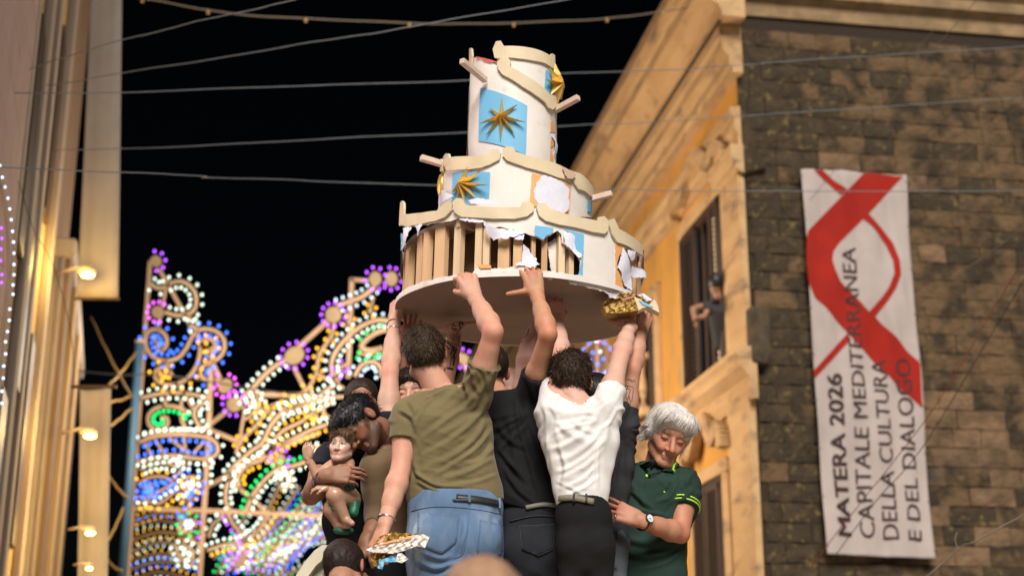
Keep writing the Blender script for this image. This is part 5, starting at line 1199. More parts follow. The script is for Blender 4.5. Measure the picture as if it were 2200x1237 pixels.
# ---- 5 white haired man in the green polo, facing us
p5 = make_person('white haired older man in dark green polo with lime trim, looking down', 6.05,
    dict(c=(1434, 936, 6.0), f=(.14, -.88, -.38), u=(.31, -.30, .9), s=1.04, jaw=.93, nose=1.08, wrinkle=1, beard=.12, brow=(.12, .09, .07), lips=(.33, .13, .09), hair=dict(style='bowl', col=(.66, .62, .58), seed=31, n=10000, ln=.046, grow=.008, wid=.0009, mess=.07, drop=.03, comb=lambda p: (p[0] * 6 + .35, p[1] * 2 + .25 if p[1] > .0 else -.2, -.9 if abs(p[0]) > .05 or p[1] < 0 else -.35))),
    [(1412, 1015, 42), (1413, 1040, 72), (1410, 1080, 73), (1405, 1130, 68), (1402, 1180, 66), (1402, 1230, 66), (1402, 1290, 68)],
    [dict(sh=(1358, 1030, 6.1), el=(1330, 1110, 6.25), wr=(1340, 1180, 6.2), m=1.05),
     dict(sh=(1470, 1042, 6.05), el=(1462, 1146, 5.95), wr=(1375, 1117, 5.80), m=1.04, cut=.5, hand=dict(f=(-.93, .12, .42), n=(.2, -.95, .2), hand=1, curl=((8, 14, 10), (10, 14, 10), (14, 18, 10), (20, 22, 12)), spread=6, thumb=(-10, 8), tcurl=4, s=1.))],
    (.46, .21, .125), dict(m=M_tee('dark_green_pique', (.018, .042, .032)), name='polo_shirt', sleeve=.066, hem=((1402, 1300, 6), (0, 0, -1)), folds=[('px', FG, 5.9, .011, .009), ('fan', Pt(1462, 1060, 5.9), 16, .008, .2, .1), ('line', Pt(1455, 1080, 5.9), Pt(1380, 1110, 5.9), .016, .008), ('line', Pt(1450, 1150, 5.9), Pt(1370, 1190, 5.9), .018, .009), ('line', Pt(1350, 1130, 5.9), Pt(1390, 1170, 5.9), .016, .007), ('line', Pt(1440, 1180, 5.9), Pt(1400, 1225, 5.9), .018, .007)], seed=33, base=.006, grow=.004, neck=-.012, nko=(0, -.03, 0), nkt=(0, -.75, 0)),
    dict(secs=[(1402, 1285, 64), (1402, 1330, 62)], m=M_bden, df=.72), neck=(1412, 1010, 6.08), group='men lifting the cake')
g8 = lambda *l: [(1280 + x / 3.115, 840 + y / 3.115) for x, y in l]
M_lime = mat('lime_trim', (.45, .80, .04), .7); bs5 = p5['shirt']; so5 = p5['shirt_o']; mg = M_tee('dark_green_pique', (.018, .042, .032))
for pl_ in (g8((360, 575), (470, 530), (530, 455), (545, 500), (525, 552), (478, 545), (430, 540)), g8((360, 575), (300, 490), (292, 420), (330, 400), (345, 470), (368, 545), (372, 570))):
    cast_patch(bs5, pl_, 6, .008, 'collar', mg, so5, step=5, thick=.007)
deco(bs5, g8((535, 478), (532, 510), (524, 550)), .0075, .020, 'collar_stripe', M_lime, so5); deco(bs5, g8((252, 478), (270, 468), (290, 452)), .0075, .012, 'collar_stripe', M_lime, so5)
a5 = p5['A'][1]
for t, w_ in ((.47, .0032), (.40, .0032)): bangle(a5['sh3'], a5['el3'], t, .0725, w_, 'cuff_stripe', M_lime, so5)
for p_ in g8((313, 492), (341, 565)):
    q = castline(bs5, [p_, (p_[0] + .5, p_[1])])
    if q:
        vs, fs = lathe([(0, .0035), (.0055, .003), (.0065, 0), (0, -.001)], 12); m_ = MB(); m_.add([q[0] + V((v[0], -v[2] - .005, v[1])) for v in vs], fs); m_.build('button', M_lime, so5)
deco(bs5, g8((344, 572), (330, 640)), .0015, .002, 'placket_seam', M_blk, so5)
deco(bs5, g8((455, 668), (462, 678)), .006, .002, 'chest_badge', M_lime, so5)
# watch
wa, wb = a5['el3'], a5['wr3']; wc = wa + (wb - wa) * .93; wd = unit(wb - wa)
wt = empty('wrist_watch', wc, 'white faced watch on a black strap round the older man wrist', 'watch')
bangle(wa, wb, .93, .034, .0075, 'strap', M_blk, wt)
nrm = unit(V((.1, -1, .25)) - wd * np.dot(V((.1, -1, .25)), wd)); u_ = wd; v_ = np.cross(nrm, u_)
def disc(c, n, u, v, r, h, nn=20):
    pts = [c + r * (math.cos(2 * math.pi * k / nn) * u + math.sin(2 * math.pi * k / nn) * v) for k in range(nn)]; return MB().prism(pts, n * h)
disc(wc + nrm * .034, nrm, u_, v_, .0195, .008).build('case', M_silver, wt); disc(wc + nrm * .0425, nrm, u_, v_, .016, .001).build('dial', mat('dial_white', (.75, .77, .8), .3), wt)
MB().beam(wc + nrm * .0445, wc + nrm * .0445 + u_ * .009 + v_ * .004, .0015, .0008, up=nrm).build('watch_hand', M_blk, wt); MB().beam(wc + nrm * .0445, wc + nrm * .0445 - u_ * .003 + v_ * .012, .0012, .0008, up=nrm).build('watch_hand', M_blk, wt)
bangle(a5['wr3'] + V((-.07, -.0, .035)), a5['wr3'] + V((-.12, 0, .0)), .6, .0105, .0022, 'ring', M_silver, p5['root'])

# ---- 6 bending dark haired man
p6 = make_person('young man with shiny black hair and tan t-shirt bowing his head sideways', 6.0,
    dict(c=(779, 911, 5.94), f=(-.46, -.50, -.72), u=(-.76, -.05, .60), s=1.0, nose=1.05, beard=.75, brow=(.012, .008, .006), lips=(.22, .08, .06), hair=dict(style='mop', col=(.007, .007, .008), seed=41, n=7500, ln=.036, grow=.009, wid=.0013, curl=.15, mess=.3, drop=.0, comb=lambda p: (p[0] * 4, .7, -.12))),
    [(835, 968, 42), (838, 1000, 58), (840, 1050, 56), (846, 1110, 54), (855, 1170, 54), (858, 1220, 56)],
    [dict(sh=(808, 1005, 5.95), el=(822, 1100, 5.98), wr=(785, 1162, 5.88), m=1.0, cut=1.72, hand=dict(f=(-.30, -.2, -.9), n=(-.8, -.6, .2), hand=-1, curl=(30, 40, 25), thumb=(30, 20))),
     dict(sh=(872, 990, 6.1), el=(905, 1080, 6.15), wr=(900, 1150, 6.1))],
    SK_BROWN, dict(m=M_tee('tan_jersey', (.15, .092, .042)), name='jumper', sleeve=.056, hem=((850, 1172, 5.9), (0, 0, -1)), folds=[('line', Pt(812, 990, 5.85), Pt(808, 1100, 5.85), .014, .008), ('line', Pt(825, 985, 5.85), Pt(860, 1120, 5.85), .016, .009), ('band', (-.3, 0, 1), .05, .007, Pt(850, 1120, 5.85), .14)], seed=44, base=.006, grow=.004, neck=.01, nkt=(0, -.3, 0)),
    dict(secs=[(856, 1160, 50), (856, 1200, 54), (856, 1240, 54)], m=M_bden), neck=(836, 955, 6.02), group='men lifting the cake')

# ---- 7 man holding the statue
p7 = make_person('man in navy t-shirt hugging the child statue, face hidden by the bowed black hair', 6.22,
    dict(c=(776, 868, 6.3), f=(.1, -.98, .08), u=(.0, .1, 1), hair=dict(style='short', col=(.022, .013, .008), seed=51, n=3000, ln=.012, grow=.003), brow=(.03, .02, .012)),
    [(775, 955, 45), (765, 990, 72), (762, 1050, 70), (765, 1120, 66), (770, 1200, 64), (772, 1250, 64)],
    [dict(sh=(706, 985, 6.16), el=(668, 1064, 6.0), wr=(704, 1020, 5.80), m=1.05, cut=.42, hand=dict(f=(.95, .05, .04), n=(-.1, -.95, .3), hand=-1, curl=((16, 26, 18), (18, 28, 18), (20, 30, 18), (24, 32, 18)), spread=0, thumb=(35, 10), s=.92)),
     dict(sh=(822, 970, 6.25), el=(858, 850, 6.28), wr=(868, 735, 6.3), m=.95, cut=.4, hand=dict(f=(.1, .3, .9), n=(.3, .9, -.2), hand=-1, curl=(10, 15, 10), spread=8, thumb=(50, 0)))],
    (.30, .15, .09), dict(m=M_tee('navy_cotton', (.009, .011, .018)), sleeve=.062, hem=((770, 1235, 6.1), (0, 0, -1)), folds=[('fan', Pt(705, 990, 6.1), 8, .008, .2, 0)], seed=55, base=.006, grow=.004),
    dict(secs=[(770, 1225, 62), (770, 1260, 62)], m=M_bden), neck=(777, 935, 6.28), group='men lifting the cake')
a7 = p7['A'][0]
for t in (.62, .72, .8): bangle(a7['el3'], a7['wr3'], t, .041 - t * .004, .0032, 'wristband', M_blk, p7['root'])
bangle(p7['A'][1]['el3'], p7['A'][1]['wr3'], .92, .030, .009, 'wristband', M_blk, p7['root'])

# ---- 8 curly man, arms up with bracelets and with the tattoo sleeve
p8 = make_person('curly haired man, partly hidden, one raised arm with bracelets and one fully tattooed', 6.2,
    dict(c=(888, 850, 6.22), f=(-.15, -.95, -.05), u=(-.05, -.05, 1), hair=dict(style='curly', col=(.018, .011, .008), seed=61, n=2500, ln=.03, curl=.8, grow=.006), brow=(.03, .02, .015)),
    [(888, 935, 42), (890, 965, 70), (890, 1030, 66), (890, 1100, 62), (890, 1180, 60)],
    [dict(sh=(834, 905, 6.08), el=(838, 800, 6.12), wr=(847, 692, 6.26), m=1.0, cut=.02, hand=dict(f=(.10, .12, 1), n=(-.75, -.65, .1), hand=-1, curl=(35, 35, 20), thumb=(50, 20), s=1.02)),
     dict(sh=(945, 905, 6.2), el=(960, 800, 6.2), wr=(983, 702, 6.28), m=.98, cut=.1, hand=dict(f=(-.45, .85, .14), n=(.2, .2, -1), hand=-1, curl=(4, 8, 6), spread=14, thumb=(75, 0), tcurl=0))],
    (.56, .32, .23), dict(m=M_tee('navy_cotton', (.009, .011, .018)), hem=((890, 1180, 6.1), (0, 0, -1)), seed=66), None, neck=(888, 915, 6.22), group='men lifting the cake')
a8 = p8['A'][0]; bangle(a8['el3'], a8['wr3'], .97, .029, .0032, 'wristband', M_blk, p8['root']); bangle(a8['el3'], a8['wr3'], .83, .031, .0026, 'bracelet', M_silver, p8['root'])
# sleeve tattoo: leaves, bands, rays, arrows following the forearm
b8 = p8['bvh']; t8 = lambda *l: [(820 + x / 4.267, 570 + y / 4.267) for x, y in l]
for st, w_ in ((t8((680, 450), (675, 500)), .012), (t8((665, 520), (650, 560), (640, 575)), .006), (t8((645, 545), (680, 560)), .005), (t8((700, 500), (735, 520), (745, 545)), .009), (t8((715, 515), (720, 590)), .005), (t8((735, 510), (700, 560)), .004), (t8((740, 560), (700, 600)), .004), (t8((640, 580), (690, 585)), .007),
               (t8((620, 660), (635, 620), (670, 600), (700, 625), (698, 680)), .003), (t8((630, 670), (640, 630)), .003), (t8((645, 690), (655, 620)), .003), (t8((660, 690), (670, 620)), .003), (t8((680, 695), (685, 620)), .003), (t8((580, 660), (600, 640)), .003), (t8((575, 700), (610, 690)), .004),
               (t8((610, 700), (720, 740)), .003), (t8((600, 700), (640, 740)), .008), (t8((590, 740), (625, 770)), .006), (t8((650, 730), (640, 790), (630, 830)), .005), (t8((665, 740), (660, 790)), .01), (t8((690, 760), (650, 850)), .008), (t8((620, 800), (680, 810)), .003), (t8((640, 840), (625, 930)), .004), (t8((670, 830), (655, 920)), .009), (t8((600, 940), (655, 950)), .012),
               (t8((610, 610), (622, 605)), .005), (t8((700, 640), (715, 700)), .003), (t8((720, 640), (700, 720)), .003)):
    deco(b8, st, w_, .0006, 'tattoo', M_tat, p8['body'], n=4)

# ---- 9 bald man between the shirts, pale arm up
p9 = make_person('bald man whose crown and raised pale tattooed arm show behind the black t-shirt', 6.12,
    dict(c=(1098, 846, 6.15), f=(-.1, -.9, -.35), u=(0, -.3, 1), brow=(.12, .07, .05)),
    [(1100, 935, 42), (1100, 970, 68), (1100, 1040, 66), (1100, 1120, 62)],
    [dict(sh=(1122, 890, 6.1), el=(1130, 770, 6.02), wr=(1168, 672, 6.12), m=1.1, cut=.05, hand=dict(f=(.15, .3, .9), n=(-.2, -.9, .2), hand=1, curl=(10, 15, 12), spread=5, thumb=(-60, 0), s=1.)),
     dict(sh=(1055, 940, 6.15), el=(1040, 1030, 6.2), wr=(1040, 1090, 6.2))],
    (.60, .38, .31), dict(m=M_tee('navy_cotton', (.009, .011, .018)), hem=((1100, 1125, 6.1), (0, 0, -1)), seed=71), None, neck=(1100, 912, 6.15), group='men lifting the cake')
t9 = lambda *l: [(1080 + x / 3.747, 570 + y / 3.747) for x, y in l]
for st, w_ in ((t9((175, 515), (210, 512), (195, 545), (180, 575), (168, 560)), .004), (t9((165, 545), (150, 590), (150, 620)), .006), (t9((145, 600), (132, 650)), .007), (t9((215, 515), (200, 560)), .003)): deco(p9['bvh'], st, w_, .0006, 'tattoo', M_tat, p9['body'], n=4)

# ---- 10 stooping person at the bottom, 11 out of focus head near the viewer
p10 = make_person('stooping dark haired person in white shirt with black squiggles at the bottom edge', 5.7,
    dict(c=(742, 1228, 5.62), f=(.35, .75, -.5), u=(-.1, .45, .85), s=.98, hair=dict(style='short', col=(.02, .012, .009), seed=81, n=3000, ln=.022, grow=.006)),
    [(745, 1290, 60), (745, 1320, 80), (745, 1400, 75)],
    [dict(sh=(680, 1300, 5.6), el=(665, 1400, 5.6), wr=(670, 1460, 5.5)), dict(sh=(820, 1300, 5.6), el=(830, 1400, 5.6), wr=(820, 1460, 5.5))],
    (.36, .18, .11), dict(m=mat('squiggle_shirt', (.62, .58, .57), .85, col2=(.015, .015, .02), nscale=26, contrast=(.60, .61), detail=1), name='shirt', sleeve=.06, hem=((745, 1420, 5.6), (0, 0, -1)), seed=83, grow=.02, neck=.05), None, neck=(748, 1262, 5.66), floor=1.42)
p11 = make_person('blurred fair haired head of an onlooker close to the viewer at the bottom', 2.6,
    dict(c=(1036, 1345, 2.6), f=(0, 1, .1), u=(0, -.1, 1), hair=dict(style='short', col=(.34, .20, .125), seed=91, n=2500, ln=.008, grow=.002)),
    [(1036, 1560, 100), (1036, 1640, 215), (1036, 1900, 200), (1036, 2300, 190)],
    [dict(sh=(850, 1640, 2.6), el=(820, 1900, 2.6), wr=(830, 2150, 2.5)), dict(sh=(1222, 1640, 2.6), el=(1250, 1900, 2.6), wr=(1240, 2150, 2.5))],
    SK_PINK, dict(m=M_tee('black_cotton', (.007, .007, .008)), hem=((1036, 2250, 2.6), (0, 0, -1)), seed=93), dict(secs=[(1036, 2220, 180), (1036, 2400, 190)], m=M_bden), neck=(1036, 1520, 2.6), floor=0.)

# ---- child statue
st = empty('child_statue', P(745, 1140, 5.93), 'painted child statue with curly hair and green sash held in the man arm', 'statue')
Hb = (P(735, 959, 5.90), basis((-.22, -.95, .05), (.05, -.02, 1)))
F = Field(Hb[0] - .1, Hb[0] + .1, .0028); head_prims(F, Hb, .60, jaw=1.12, nose=.92); F.cone(P(741, 990, 5.92), P(737, 972, 5.91), .024, .024, .01)
hm = F.mesh(); ht = head_tint(hm[0], Hb, .60, (.66, .42, .32), 0, (.12, .07, .04), (.5, .06, .05))
def q7(x, y, Y): p = c7((x, y))[0]; return P(p[0], p[1], Y)
F = Field(P(640, 1150, 5.72) - .03, P(785, 930, 6.05) + .03, .004)
F.cone(q7(275, 555, 5.92), q7(265, 640, 5.93), .05, .052, .02, w=XW, wf=1, df=.75); F.cone(q7(265, 640, 5.93), q7(270, 760, 5.93), .05, .055, .02)
F.cone(q7(215, 560, 5.9), q7(118, 625, 5.86), .025, .021, .012); F.cone(q7(118, 625, 5.86), q7(60, 520, 5.84), .021, .0145, .01)
F.cone(q7(320, 600, 5.9), q7(290, 685, 5.86), .024, .021, .012); F.cone(q7(290, 685, 5.86), q7(185, 695, 5.82), .02, .0145, .01)
F.cone(q7(320, 770, 5.92), q7(225, 745, 5.83), .045, .036, .02); F.cone(q7(225, 745, 5.83), q7(290, 890, 5.86), .034, .02, .01); F.cone(q7(290, 890, 5.86), q7(330, 915, 5.83), .017, .012, .008)
F.cone(q7(250, 790, 5.95), q7(205, 830, 5.88), .045, .036, .02); F.cone(q7(205, 830, 5.88), q7(245, 920, 5.9), .034, .022, .01); F.cone(q7(245, 925, 5.9), q7(310, 930, 5.86), .018, .012, .008)
for w_, f_, n_, hd_ in ((q7(60, 520, 5.84), (-.15, 0, 1), (-.4, -.9, 0), 1), (q7(185, 695, 5.82), (-1, -.1, -.1), (0, -.4, 1), -1)):
    pass
bd = F.mesh(lambda v, n: n * (.002 * fbm(v * 22, 4))[:, None]); hds = []
for w_, f_, n_, hd_ in ((q7(60, 520, 5.84), (-.15, 0, 1), (-.4, -.9, 0), 1), (q7(185, 695, 5.82), (-1, -.1, -.1), (0, -.4, 1), -1)):
    F = Field(w_ - .065, w_ + .065, .0022); hand_prims(F, w_ , f_, n_, hd_, (22, 28, 15), 4, (35, 10), .48); hds.append(F.mesh())
vs, Q = join([hm, bd] + hds); me = mesh_np('figure', vs, Q); tt = np.vstack([ht * .85] + [skin_tint(v, (.46, .26, .17)) for v, _ in [bd] + hds]); set_tint(me, tt)
M_stat = mat('painted_plaster', 'attr', .38, bump=.15, bscale=60, bdist=.004, coat=.3); link('figure', me, M_stat, st, True)
hair(Hb, .62, 'curly', (.10, .055, .03), st, seed=99, n=1800, ln=.05, curl=.9, wid=.003, grow=.010)
M_grn = mat('green_paint', (.01, .11, .06), .5, bump=.2, bscale=40)
F = Field(P(690, 1150, 5.75) - .02, P(785, 1030, 6.02) + .02, .004)
F.cone(q7(270, 955, 5.9), q7(300, 965, 5.9), .03, .022, .01, w=XW, wf=1.3, df=.7); F.cone(q7(345, 800, 5.9), q7(340, 850, 5.88), .026, .02, .01); F.cone(q7(325, 690, 5.9), q7(300, 700, 5.84), .016, .014, .01); F.cone(q7(190, 740, 5.84), q7(215, 830, 5.835), .009, .008, .006)
link('sash', mesh_np('sash', *F.mesh(lambda v, n: n * (.006 * fbm(v * 30, 3))[:, None])), M_grn, st, True)

# ---- people at the palazzo windows
def onlooker(pts, label, top, Yo, armpts=True):
    r = empty('person', pts['base'], label, 'person'); vsF = Field(np.min([V(p) for p in pts['all']], axis=0) - .22, np.max([V(p) for p in pts['all']], axis=0) + .22, .014)
    vsF.cone(pts['chest'], pts['belly'], .15, .14, .03, w=XW, wf=1, df=.7); vsF.cone(pts['neck'], pts['head'], .055, .05, .02); vsF.ell(pts['head'] + V((0, 0, .06)), (.078, .095, .115), None, .02)
    for sh, el, wr in pts['arms']: arm_prims(vsF, sh, el, wr, .72); vsF.ell(V(wr) + unit(V(wr) - V(el)) * .04, (.025, .025, .045), None, .02)
    v, q = vsF.mesh(); me = mesh_np('body', v, q); set_tint(me, skin_tint(v, (.30, .15, .085))); link('body', me, M_skin, r, True)
    F = Field(pts['belly'] - .25, pts['neck'] + .25, .014); F.cone(pts['chest'], pts['belly'], .15, .14, .03, w=XW, wf=1, df=.75)
    for sh, el, wr in pts['arms']: F.cone(sh, V(sh) + (V(el) - V(sh)) * .25, .06, .062, .03)
    F.plane(pts['belly'] + V((0, 0, -.1)), (0, 0, -1)); F.plane(pts['neck'] + V((0, 0, -.03)), (0, 0, 1)); link('top', mesh_np('top', *F.mesh()), top, r, True)
    F = Field(pts['head'] - .2, pts['head'] + .25, .012); F.ell(pts['head'] + V((0, -.01, .085)), (.092, .112, .11), None, .02); F.cone(pts['head'] + V((0, .05, .03)), pts['head'] + V((0, .06, -.15)), .07, .05, .03)
    link('hair', mesh_np('hair', *F.mesh()), mat('dark_hair', (.01, .008, .007), .5), r, True)
Yb = 20.5
c_ = P(1383, 832, Yb)
onlooker(dict(base=P(1384, 925, Yb), chest=c_, belly=c_ + V((.0, .1, -.38)), neck=P(1378, 806, Yb), head=P(1375, 794, Yb), all=[c_, P(1375, 770, Yb), P(1405, 870, Yb), P(1360, 880, Yb), c_ + V((0, 0, -.6))],
              arms=[(P(1402, 826, Yb), P(1402, 858, Yb - .1), P(1370, 856, Yb - .3)), (P(1366, 826, Yb), P(1362, 862, Yb - .1), P(1378, 872, Yb - .3))]), 'long haired person in black top with folded arms on the palazzo balcony', mat('black_top', (.01, .01, .011), .8), Yb)
Yw = 16.7
c_ = P(1530, 672, Yw) + V((.10, .02, 0))
onlooker(dict(base=P(1530, 800, Yw), chest=c_, belly=c_ + V((.05, .1, -.35)), neck=c_ + V((-.02, -.02, .2)), head=c_ + V((-.05, -.04, .3)), all=[c_, P(1490, 690, Yw), P(1520, 600, Yw), c_ + V((0, 0, -.5))],
              arms=[(P(1521, 655, Yw), P(1488, 662, Yw - .1), P(1494, 690, Yw - .1)), (P(1524, 660, Yw), P(1512, 680, Yw - .15), P(1498, 682, Yw - .15))]), 'person leaning out of the upper palazzo window with bare forearms', mat('grey_top', (.018, .017, .017), .8), Yw)
# ================================================================ the tiered float top (cake shaped) lifted overhead
YC = 6.27
c1 = lambda *l: [(830 + x / 3.092, 60 + y / 3.092) for x, y in l]
c2 = lambda *l: [(830 + x / 3.638, 420 + y / 3.638) for x, y in l]
EZ = unit((.022, 0, 1)); EX = unit((1, 0, -.022)); EY = np.cross(EZ, EX)
B0 = P(1122, 667, YC)
cake = empty('float_tower', B0, 'cream three tiered paper and wood tower with gold stars lifted overhead, bottom tier torn open', 'float tower')
class Cyl:
    def __init__(s, px, py, R): s.c = P(px, py, YC); s.c = s.c - EZ * np.dot(s.c - B0, EZ); s.R = R
    def hit(s, px, py, dR=0.):
        r = ray(px, py); d = V((np.dot(r, EX), np.dot(r, EY))); o = CAM - s.c; o2 = V((np.dot(o, EX), np.dot(o, EY)))
        A = d @ d; Bq = 2 * o2 @ d; Cq = o2 @ o2 - (s.R + dR) ** 2; D = Bq * Bq - 4 * A * Cq
        t = (-Bq - math.sqrt(max(D, 0))) / (2 * A); p = CAM + r * t - s.c; x, y = np.dot(p, EX), np.dot(p, EY)
        return math.atan2(x, -y) * s.R, float(np.dot(p, EZ))
    def at(s, u, h, o=0.):
        a = u / s.R; return s.c + (s.R + o) * (EX * math.sin(a) - EY * math.cos(a)) + EZ * h
    def patch(s, name, pxs, off, thick, m, parent, step=.018, rag=0., lift=None, seed=0, **kw):
        poly = [s.hit(*p) for p in pxs]; poly = densify(poly, step * (.5 if rag else .8))
        if rag:
            rn = random.Random(seed); poly = [(x + rn.uniform(-rag, rag), y + rn.uniform(-rag, rag)) for x, y in poly]
        v2, f2 = cdt_poly(poly, step)
        if not f2: return None
        top = [s.at(x, y, off + (lift(x, y) if lift else 0) + (.0012 * math.sin(x * 40 + y * 23) if not lift else 0)) for x, y in v2]
        me = mesh_np(name, top, f2); bm = bmesh.new(); bm.from_mesh(me); bmesh.ops.recalc_face_normals(bm, faces=bm.faces)
        f0 = bm.faces[:]; c = sum((f.calc_center_median() for f in f0), Vector()) / len(f0); n = sum((f.normal for f in f0), Vector())
        if n.dot(c - Vector(s.c)) < 0: bmesh.ops.reverse_faces(bm, faces=f0)
        bmesh.ops.solidify(bm, geom=bm.faces[:], thickness=thick); bm.to_mesh(me); bm.free()
        o = link(name, me, m, parent, False, **kw); return o
M_cream = mat('cream_board', (.72, .60, .40), .7, col2=(.64, .52, .34), nscale=7, bump=.1, bscale=60, col3=(.5, .16, .1), n3=13, c3=(.76, .80))
M_white = mat('white_card', (.80, .75, .69), .75, col2=(.72, .66, .60), nscale=5, bump=.15, bscale=30, bdist=.006, col3=(.56, .43, .32), n3=6.5, c3=(.58, .74))
M_lav = mat('torn_paper', (.78, .77, .86), .85, col2=(.7, .69, .78), nscale=12, bump=.3, bscale=30)
M_blue = mat('sky_blue_card', (.17, .47, .72), .6, col2=(.15, .42, .66), nscale=6); M_orn = mat('orange_card', (.85, .42, .14), .75, col2=(.75, .36, .12), nscale=9)
M_gold = mat('gold_foil', (.85, .58, .17), .34, .55, bump=.35, bscale=45, bdist=.006, col2=(.62, .40, .10), nscale=20)
M_pine = mat('pine_lath', (.66, .43, .23), .7, col2=(.50, .30, .15), nscale=14, stretch=(1, 1, .08), contrast=(.4, .6), bump=.15, bscale=80, col3=(.32, .17, .08), n3=16, c3=(.68, .72))
M_pine2 = mat('pale_lath', (.78, .60, .38), .7, col2=(.66, .47, .28), nscale=12, stretch=(1, 1, .08), bump=.15, bscale=80)
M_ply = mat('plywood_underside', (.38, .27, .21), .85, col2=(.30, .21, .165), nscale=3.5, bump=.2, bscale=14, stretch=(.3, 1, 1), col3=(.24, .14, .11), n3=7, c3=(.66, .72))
T1, T2, T3 = Cyl(1122, 550, .562), Cyl(1111, 400, .352), Cyl(1101, 250, .212)
h1 = T1.hit(1060, 452)[1]; h2 = T2.hit(1080, 345)[1]; h3 = T3.hit(1130, 128)[1]
def disc_at(cyl, R, h, t, name, m, n=64, hole=0.):
    vs = []; fs = []; 
    for zz in (h, h + t):
        for r_ in (R, hole):
            for k in range(n):
                a = 2 * math.pi * k / n; vs.append(cyl.c + r_ * (1 + .004 * math.sin(7 * a)) * (EX * math.sin(a) - EY * math.cos(a)) + EZ * zz)
    for k in range(n):
        q = (k + 1) % n; fs += [(k, q, n + q, n + k), (2 * n + k, 3 * n + k, 3 * n + q, 2 * n + q), (k, 2 * n + k, 2 * n + q, q)]
        if hole: fs.append((n + k, n + q, 3 * n + q, 3 * n + k))
    me = mesh_np(name, vs, fs); bm = bmesh.new(); bm.from_mesh(me); bmesh.ops.remove_doubles(bm, verts=bm.verts, dist=1e-5); bmesh.ops.recalc_face_normals(bm, faces=bm.faces); bm.to_mesh(me); bm.free()
    return link(name, me, m, cake)
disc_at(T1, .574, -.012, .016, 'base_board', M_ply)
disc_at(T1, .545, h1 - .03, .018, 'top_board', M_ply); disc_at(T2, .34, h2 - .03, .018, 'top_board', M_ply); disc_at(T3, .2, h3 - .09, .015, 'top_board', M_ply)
# ragged white rim round the base
n = 220; vs = []; rn = random.Random(4)
for k in range(n):
    a = 2 * math.pi * k / n; up = .002 + .004 * math.sin(5 * a) + rn.uniform(0, .006); d = EX * math.sin(a) - EY * math.cos(a); rr = .5745 + .003 * math.sin(9 * a)
    for o_, z_ in ((0, -.016), (.0, up), (.004, up + .001), (.004, -.017)): vs.append(T1.c + d * (rr + o_) + EZ * z_)
fs = [(k * 4 + j, k * 4 + (j + 1) % 4, ((k + 1) % n) * 4 + (j + 1) % 4, ((k + 1) % n) * 4 + j) for k in range(n) for j in range(4)]
MB().add(vs, fs).build('paper_rim', M_white, cake)
# laths of the bottom tier: front ones where they show, then the far side and the inner ring
def lath(cyl, u, w, dep, h0, h_, R_in, m, tw=0.):
    a = u / cyl.R; d = EX * math.sin(a) - EY * math.cos(a); tt = EX * math.cos(a) + EY * math.sin(a)
    if tw: d, tt = d * math.cos(tw) + tt * math.sin(tw), tt * math.cos(tw) - d * math.sin(tw)
    c = cyl.c + (cyl.R - R_in) * (EX * math.sin(a) - EY * math.cos(a)) + EZ * ((h0 + h_) / 2)
    MB().box(c, tt * w / 2, d * dep / 2, EZ * (h_ - h0) / 2).build('lath', m, cake)
for i, (x0, x1) in enumerate(((92, 104), (120, 136), (192, 236), (264, 298), (350, 420), (497, 552), (680, 732), (740, 788), (865, 955), (990, 1060), (1135, 1165), (1225, 1270), (1355, 1405), (1440, 1480), (1600, 1650), (1700, 1740), (1905, 1938), (1946, 1966), (1972, 1984))):
    (u0, _), (u1, _) = T1.hit(*c2((x0, 480))[0]), T1.hit(*c2((x1, 480))[0])
    lath(T1, (u0 + u1) / 2, max(abs(u1 - u0), .018), .03, .006, h1 - .03, .03 + .006 * (i % 3), M_pine2 if i in (5, 6, 7, 12, 13) else M_pine, (.0, .12, -.1)[i % 3])
for k in range(15):
    a = R_(95 + 170 * k / 14); lath(T1, a * T1.R, .03, .045, .006, h1 - .03, .03, M_pine, .1 * (k % 3 - 1))
for k in range(9): lath(T1, 2 * math.pi * k / 9 * T1.R, .04, .03, .006, h1 - .03, .22 + .02 * (k % 2), M_pine, .2)
for k in range(8): lath(T1, (2 * math.pi * k / 8 + .2) * T1.R, .05, .05, .006, h1 - .03, .38, M_pine)
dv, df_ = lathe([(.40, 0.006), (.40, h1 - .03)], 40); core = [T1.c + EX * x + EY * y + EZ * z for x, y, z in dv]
MB().add(core, df_).build('gap_shade_drum', mat('gap_shade_brown', (.17, .10, .05), .9, col2=(.12, .07, .035), nscale=6), cake)  # added drum, coloured dark so the gaps between laths look shaded
# diagonal brace and noggins
MB().beam(P(*c2((560, 200))[0], 5.80), P(*c2((690, 235))[0], 5.9), .02, .05).build('brace', M_pine2, cake)
MB().beam(P(*c2((560, 230))[0], 5.84), P(*c2((640, 560))[0], 6.3), .02, .05).build('brace', M_pine, cake)
for x0, x1, y in ((560, 680, 460), (955, 1000, 300), (1165, 1225, 440), (1060, 1130, 600)):
    MB().beam(P(*c2((x0, y))[0], 6.05), P(*c2((x1, y + 8))[0], 6.07), .02, .04).build('noggin', M_pine, cake)
# closed skins away from view
def back_skin(cyl, a0, a1, h0, h_, name='skin'):
    n = 40; vs = []
    for k in range(n + 1):
        a = R_(a0 + (a1 - a0) * k / n) * cyl.R
        for o_, h in ((0, h0), (0, h_), (-.004, h_), (-.004, h0)): vs.append(cyl.at(a, h, o_))
    fs = [(k * 4 + j, k * 4 + (j + 1) % 4, (k + 1) * 4 + (j + 1) % 4, (k + 1) * 4 + j) for k in range(n) for j in range(4)]
    MB().add(vs, fs).build(name, M_white, cake)
back_skin(T1, 84, 276, .15, h1, 'skin'); back_skin(T2, 83, 277, h1 - .02, h2); back_skin(T3, 83, 277, h2 - .02, h3 - .06)
